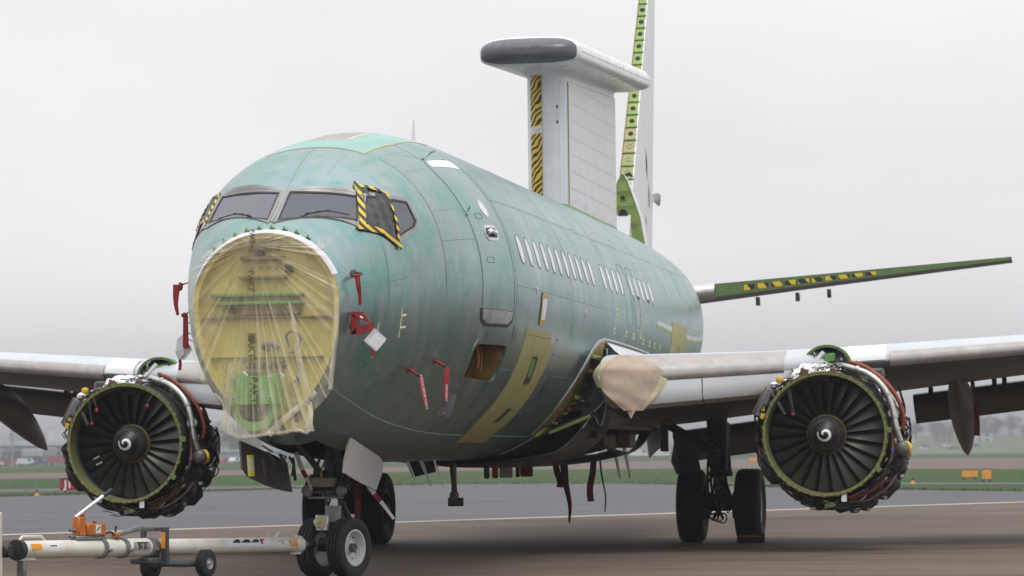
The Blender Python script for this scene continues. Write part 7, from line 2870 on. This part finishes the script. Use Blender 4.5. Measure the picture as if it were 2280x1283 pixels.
# yellow foam tube on the gear door edge
t = thing('foam_guard', (-.40, -1.98, 1.14), 'yellow foam tube guarding the front edge of the starboard nose gear door', 'foam guard')
MB().lathe([(0, .036), (.05, .037)], (-.385, -1.985, 1.145), (-.06, 0, 1), 14).build('lower_band', mat('acid_yellow', (.62, .60, .02), .5), t)
MB().lathe([(.05, .036), (.19, .036)], (-.385, -1.985, 1.145), (-.06, 0, 1), 14).build('tube', M['tape_cream'], t)
MB().lathe([(.19, .037), (.225, .036)], (-.385, -1.985, 1.145), (-.06, 0, 1), 14).build('upper_band', mat('acid_yellow2', (.62, .58, .03), .5), t)

# ------------------------------------------------------------------ brown paper over the cut wing root
t = thing('masking_paper', (2.3, 6.9, 1.9), 'crumpled brown masking paper taped over the cut port wing root', 'paper')
NP = 24
Gp = []
rp_ = random.Random(8)
pph = [rp_.uniform(0, 6) for _ in range(6)]


PZ = [1.90, 2.0, 2.2, 2.37, 2.5, 2.60, 2.64]
PL = [2.26, 2.16, 1.98, 1.92, 1.98, 2.10, 2.20]
PRr = [2.48, 2.56, 2.70, 2.76, 2.66, 2.48, 2.36]


def pap(u_, v_, o_):
    """u_ across from body to wing, v_ from the top edge down to the bottom"""
    z = 2.64 + (1.90 - 2.64) * v_
    zz = np.clip(z, 1.90, 2.64)
    xl, xr = float(pchip(np.array(PZ), PL, zz)), float(pchip(np.array(PZ), PRr, zz))
    X = xl + (xr - xl) * u_
    y = wsec(max(2.0, X))[0] + .0 + .9 * max(0, z - 2.45) + .25 * max(0, 2.05 - z) + .16 * (1 - math.sin(math.pi * min(1, max(0, (X - 1.75) / 1.0))))
    wr = .012 * math.sin(7 * u_ + 5 * v_ + pph[0]) * math.sin(4 * v_ + pph[1]) + .005 * math.sin(17 * v_ - 8 * u_ + pph[2])
    return Vector((X, y - o_ - wr - .09 * max(0, (X - 2.45) / .3), z))


for i in range(NP + 1):
    Gp.append([pap(i / NP, j / NP, .075) for j in range(NP + 1)])
MB().grid(Gp).build('sheet', M['paper'], t, 60)
MB().grid([[pap(.93, j / NP, .082), pap(1.0, j / NP, .085), pap(1.05, j / NP, .07)] for j in range(9, NP + 1)]).build('tape_edge', M['tape_cream'], t, 60)
MB().grid([[pap(-.06, j / NP, .07), pap(0, j / NP, .085), pap(.09, j / NP, .082)] for j in range(0, 15)]).build('tape_edge', M['tape_cream'], t, 60)
MB().prism([(0, 0), (.14, .02), (.06, -.12)], pap(.1, 1.0, .03) + Vector((0, .01, .01)), (1, 0, 0), (0, 0, 1), .004).build('paper_flap', M['paper'], t)
t2 = None

# ------------------------------------------------------------------ chock
t = thing('wheel_chock', (3.62, 12.0, 0), 'black rubber chock with an orange stripe at the outer port main wheel', 'chock')
MB().prism([(-.12, 0), (.12, 0), (.08, .13), (-.02, .13)], (3.16, 12.0, .004), (0, 1, 0), (0, 0, 1), .40).build('block', M['tyre'], t, 20)
MB().box((3.36, 11.905, .10), (.36, .012, .018), rot=Matrix.Rotation(-.6, 3, 'X')).build('stripe', M['orange_paint'], t)

# ------------------------------------------------------------------ tow bar
TA = Vector((-.2, -.35, .385))
TB = Vector((-1.80, -5.35, .495))
td = (TB - TA).normalized()
ts = Vector((-td.y, td.x, 0)).normalized()      # towards the camera's right
tu = ts.cross(td).normalized()
if tu.z < 0:
    tu = -tu
TBAR = thing('tow_bar', (-1.0, -2.85, 0), 'white steel tow bar coupled to the nose wheels', 'tow bar')


def tb(t_, s_=0.0, u_=0.0):
    return TA + td * t_ + ts * s_ + tu * u_


TR = .082
MB().tube([tb(.30), tb(3.0)], TR, 28).build('front_tube', M['bar_white'], TBAR)
MB().tube([tb(2.96), tb(5.12)], TR + .004, 28).build('rear_tube', M['bar_white'], TBAR)
MB().lathe([(.12, 0), (.12, .05), (.18, .08), (.20, .098), (.30, .098), (.34, .088)], TA, td, 28).build('head', M['bar_white'], TBAR)
for a in (40, -40, 140, -140):
    p = tb(.195) + (ts * math.cos(R(a)) + tu * math.sin(R(a))) * .088
    MB().lathe([(-.014, .012), (.02, .012)], p, td, 8).build('head_bolt', M['gear_dark'], TBAR)
MB().tube([tb(.14), tb(-.02)], [.035, .03], 12).build('tow_eye_shank', M['clamp'], TBAR)
MB().box(tb(-.03), (.11, .12, .07), rot=frame(ts, td), b=.02).build('tow_head', M['dark_metal'], TBAR)
MB().box(tb(.30, .03, -.095), (.05, .16, .02), rot=frame(ts, td), b=.004).build('foot_plate', M['bar_white'], TBAR)
MB().tube([tb(.33, .0, .075), tb(.40, .0, .125), tb(.60, .0, .125), tb(.67, .0, .075)], .012, 8).build('lifting_handle', M['bar_white'], TBAR)
MB().tube([tb(.78, 0, .07), tb(.82, 0, .12)], .010, 6).build('lever_pin', M['bar_white'], TBAR)
vdir = Vector((.3, -.95, 0))


def on_bar(t0, t1, a0, a1, name, m_, o_=.003, r_=TR, parent=None):
    """curved sticker on the tube; angle measured from the camera side towards the top"""
    Gs = []
    for i in range(7):
        t_ = t0 + (t1 - t0) * i / 6
        Gs.append([tb(t_) + (ts * math.cos(R(a)) + tu * math.sin(R(a))) * (r_ + o_) for a in np.linspace(a0, a1, 6)])
    return MB().grid(Gs).build(name, m_, parent or TBAR, 60)


on_bar(.34, .50, -6, 34, 'amber_reflector', M['reflector'], .004, .084)
on_bar(.58, .74, -14, 40, 'maker_plate', M['tape_white'], .002)
on_bar(.60, .72, 26, 32, 'plate_stroke', M['bar_dark'], .004)
on_bar(.62, .67, 8, 14, 'plate_stroke', M['bar_dark'], .004)
on_bar(.88, 1.70, -6, 56, 'logo_field', M['tape_white'], .002)
# bold black logo letters with a red star arm
lg = mat('logo_black', (.010, .025, .020), .4)
for t0, t1 in ((1.10, 1.24), (1.27, 1.43), (1.46, 1.60)):
    on_bar(t0, t1, 22, 36, 'logo_letter', lg, .004)
    on_bar(t0 + .0, t1 - .055, 36, 50, 'logo_letter', lg, .004)
on_bar(.98, 1.07, 36, 50, 'logo_star', M['sign_red'], .004)
on_bar(1.03, 1.07, 10, 36, 'logo_star', M['sign_red'], .004)
on_bar(4.90, 5.06, 0, 40, 'amber_reflector', M['reflector'], .004, TR + .004)
on_bar(4.62, 4.80, -14, 44, 'maker_plate', M['tape_white'], .002, TR + .004)
on_bar(4.66, 4.77, 20, 27, 'plate_stroke', M['bar_dark'], .004, TR + .004)
on_bar(3.13, 3.40, -10, 34, 'type_plate', mat('plate_grey', (.26, .26, .27), .5), .012, TR + .012)


def bar_warp(p, zz):
    # wrap flat lettering round the tube
    d = p - TA
    t_, v_ = d.dot(td), d.dot(tu)
    a = (v_) / .098
    return tb(t_) + (ts * math.cos(a) + tu * math.sin(a)) * (.111 + max(0, zz))


text_mesh('lettering', 'B737', .085, M['black'], tb(3.265, 0, .02), -td, tu, TBAR, .001, bold=.002, warp=bar_warp)
MB().lathe([(3.05, .086), (3.05, .094), (3.46, .094), (3.46, .086)], TA, td, 28).build('axle_sleeve', M['bar_white'], TBAR)
for t_ in (3.05, 3.50, 3.86, 2.98):
    MB().lathe([(t_ - .028, .086), (t_ - .028, .104), (t_ + .028, .104), (t_ + .028, .086)], TA, td, 28).build('clamp_band', M['clamp'], TBAR)
    MB().box(tb(t_ - .05, .085, -.02), (.05, .06, .03), rot=frame(ts, td), b=.006).build('clamp_bolt', M['clamp'], TBAR)
MB().lathe([(5.12, .086), (5.14, .10), (5.20, .10), (5.21, 0)], TA, td, 28).build('end_flange', mat('flange_green_black', (.018, .026, .024), .5), TBAR)
MB().tube([tb(4.74, 0, .075), tb(4.80, 0, .125), tb(5.10, 0, .125), tb(5.16, 0, .08)], .013, 8).build('lifting_handle', M['bar_white'], TBAR)
MB().box(tb(5.10, 0, -.19), (.09, .06, .22), rot=frame(ts, td), b=.008).build('jack_foot', M['clamp'], TBAR)
MB().box(tb(5.06, 0, -.09), (.10, .22, .03), rot=frame(ts, td), b=.008).build('foot_bracket', M['bar_white'], TBAR)
# wheel carriage
WT_ = 2.50
for s_ in (-.34, .34):
    c = tb(WT_, s_, -.165 if s_ > 0 else -.195)
    sg = 1 if s_ > 0 else -1
    WH = MB().lathe([(-.05, .06), (-.055, .10), (-.045, .128), (-.03, .135), (-.012, .135), (-.010, .128), (.010, .128), (.012, .135), (.03, .135), (.045, .128), (.055, .10), (.05, .06)], c, ts, 36).build('tyre', M['tyre_grey'], TBAR, 40)
    for k in range(28):
        a = 2 * math.pi * k / 28
        u2 = td * math.cos(a) + tu * math.sin(a)
        MB().box(c + u2 * .132, (.014, .08, .016), rot=frame(u2, ts)).build('tread_lug', M['tyre_grey'], WH)
    MB().lathe([(.04, .062), (.052, .060), (.03, .048), (.03, .03), (.05, .024), (.06, .012), (.06, 0)], c, ts * sg, 20).build('rim', M['grey_paint'], TBAR)
MB().tube([tb(WT_, -.30, -.19), tb(WT_, .30, -.165)], .022, 10).build('axle', M['bar_dark'], TBAR)
MB().tube([tb(2.98, .10, -.16), tb(2.72, .20, -.17), tb(WT_, .28, -.165)], .034, 8).build('trailing_arm', M['bar_dark'], TBAR)
MB().tube([tb(2.98, -.10, -.16), tb(2.72, -.20, -.18), tb(WT_, -.28, -.19)], .034, 8).build('trailing_arm', M['bar_dark'], TBAR)
MB().box(tb(3.0, .0, -.135), (.26, .34, .06), rot=frame(ts, td), b=.012).build('carriage_plate', M['bar_dark'], TBAR)
FR = [(.115, .20), (.175, .20), (.185, -.17), (.115, -.17)]
MB().prism(FR, tb(2.92), ts, tu, .05).build('carriage_post', M['bar_dark'], TBAR)
MB().box(tb(2.90, -.02, .185), (.34, .055, .04), rot=frame(ts, td), b=.008).build('carriage_bridge', M['bar_dark'], TBAR)
MB().box(tb(2.90, -.15, .05), (.05, .055, .30), rot=frame(ts, td), b=.008).build('carriage_post', M['bar_dark'], TBAR)
MB().box(tb(2.985, .150, .07), (.052, .008, .16), rot=frame(ts, td), b=.002).build('amber_reflector', M['reflector'], TBAR)
MB().tube([tb(3.62, .02, .13), tb(3.2, .0, .19), tb(2.9, -.02, .19)], [.022, .03, .03], 10).build('lift_cylinder', M['clamp'], TBAR)
MB().box(tb(3.60, .0, .115), (.06, .07, .06), rot=frame(ts, td), b=.01).build('cylinder_clevis', M['clamp'], TBAR)
MB().tube([tb(3.60, 0, .13), tb(3.60, .01, .22)], [.008, .012], 8).build('grease_pin', M['dark_metal'], TBAR)
# hand pump
MB().box(tb(4.05, 0, .105), (.10, .46, .04), rot=frame(ts, td), b=.01).build('pump_base', M['clamp'], TBAR)
PMP = MB().box(tb(3.98, 0, .185), (.12, .30, .12), rot=frame(ts, td), b=.012).build('pump_reservoir', M['orange_paint'], TBAR)
MB().box(tb(4.20, 0, .215), (.09, .12, .19), rot=frame(ts, td), b=.012).build('pump_body', M['orange_paint'], TBAR)
MB().box(tb(4.16, .0, .30), (.05, .05, .08), rot=frame(ts, td), b=.008).build('pump_lug', M['orange_paint'], TBAR)
MB().lathe([(.24, .02), (.27, .02), (.275, 0)], tb(3.95), tu, 10).build('filler_cap', mat('cap_brown', (.20, .07, .02), .5), TBAR)
MB().box(tb(3.97, .064, .19), (.004, .085, .085), rot=frame(ts, td), b=.001).build('pump_label', M['tape_white'], TBAR)
MB().box(tb(3.97, .067, .195), (.003, .06, .012), rot=frame(ts, td + tu * -.8)).build('label_stroke', M['bar_dark'], TBAR)
MB().box(tb(3.62, .03, .13), (.06, .06, .05), rot=frame(ts, td), b=.008).build('hose_union', M['orange_paint'], TBAR)
MB().tube(bez([tb(3.82, .02, .14), tb(3.74, .04, .16), tb(3.66, .03, .13)], 5), .012, 6).build('pump_hose', M['black'], TBAR)
h0 = tb(4.26, .0, .305)
h1 = h0 + Vector((.20, .25, .20))
MB().tube([h0, h1], .020, 12).build('pump_handle', M['pale_al'], TBAR)
MB().tube([h1, h1 + (h1 - h0).normalized() * .12], .021, 12).build('handle_grip', M['black'], TBAR)
for u_ in (.12, .18):
    MB().lathe([(-.02, .018), (.07, .018), (.075, .010)], tb(4.27, .0, u_), td, 10).build('valve_knob', M['clamp'], TBAR)

# ------------------------------------------------------------------ tow tractor, only its rear edge in view
TG = thing('tow_tractor', (-3.4, -6.6, 0), 'pale tow tractor, just the edge of its rear panel at far left', 'tow tractor')
ga = math.atan2(td.y, td.x) - math.pi / 2
Mg = rot_z(ga)
og = tb(5.34) * 1.0
og.z = 0


def tg(x, y, z):
    return og + Mg @ Vector((x, y, z))


tw = mat('tractor_cream_paint', (.58, .54, .49), .4, var=.06, scale=3)
MB().box(tg(.62, .12, .55), (1.30, .06, .62), rot=Mg, b=.02).build('rear_panel', tw, TG)
MB().box(tg(.62, 1.75, .58), (1.28, 3.1, .60), rot=Mg, b=.06).build('body', tw, TG)
MB().box(tg(.62, 2.6, 1.2), (1.2, 1.2, .7), rot=Mg, b=.1).build('cab', M['glass'], TG)
for x_ in (.02, 1.22):
    for y_ in (.75, 2.7):
        MB().lathe([(-.12, .2), (-.13, .34), (-.08, .38), (.08, .38), (.13, .34), (.12, .2), (.12, 0)], tg(x_, y_, .38), Mg @ Vector((1, 0, 0)), 24).build('wheel', M['tyre'], TG)
MB().box(tg(.0, .04, .49), (.16, .12, .12), rot=Mg, b=.02).build('tow_hitch', M['dark_metal'], TG)
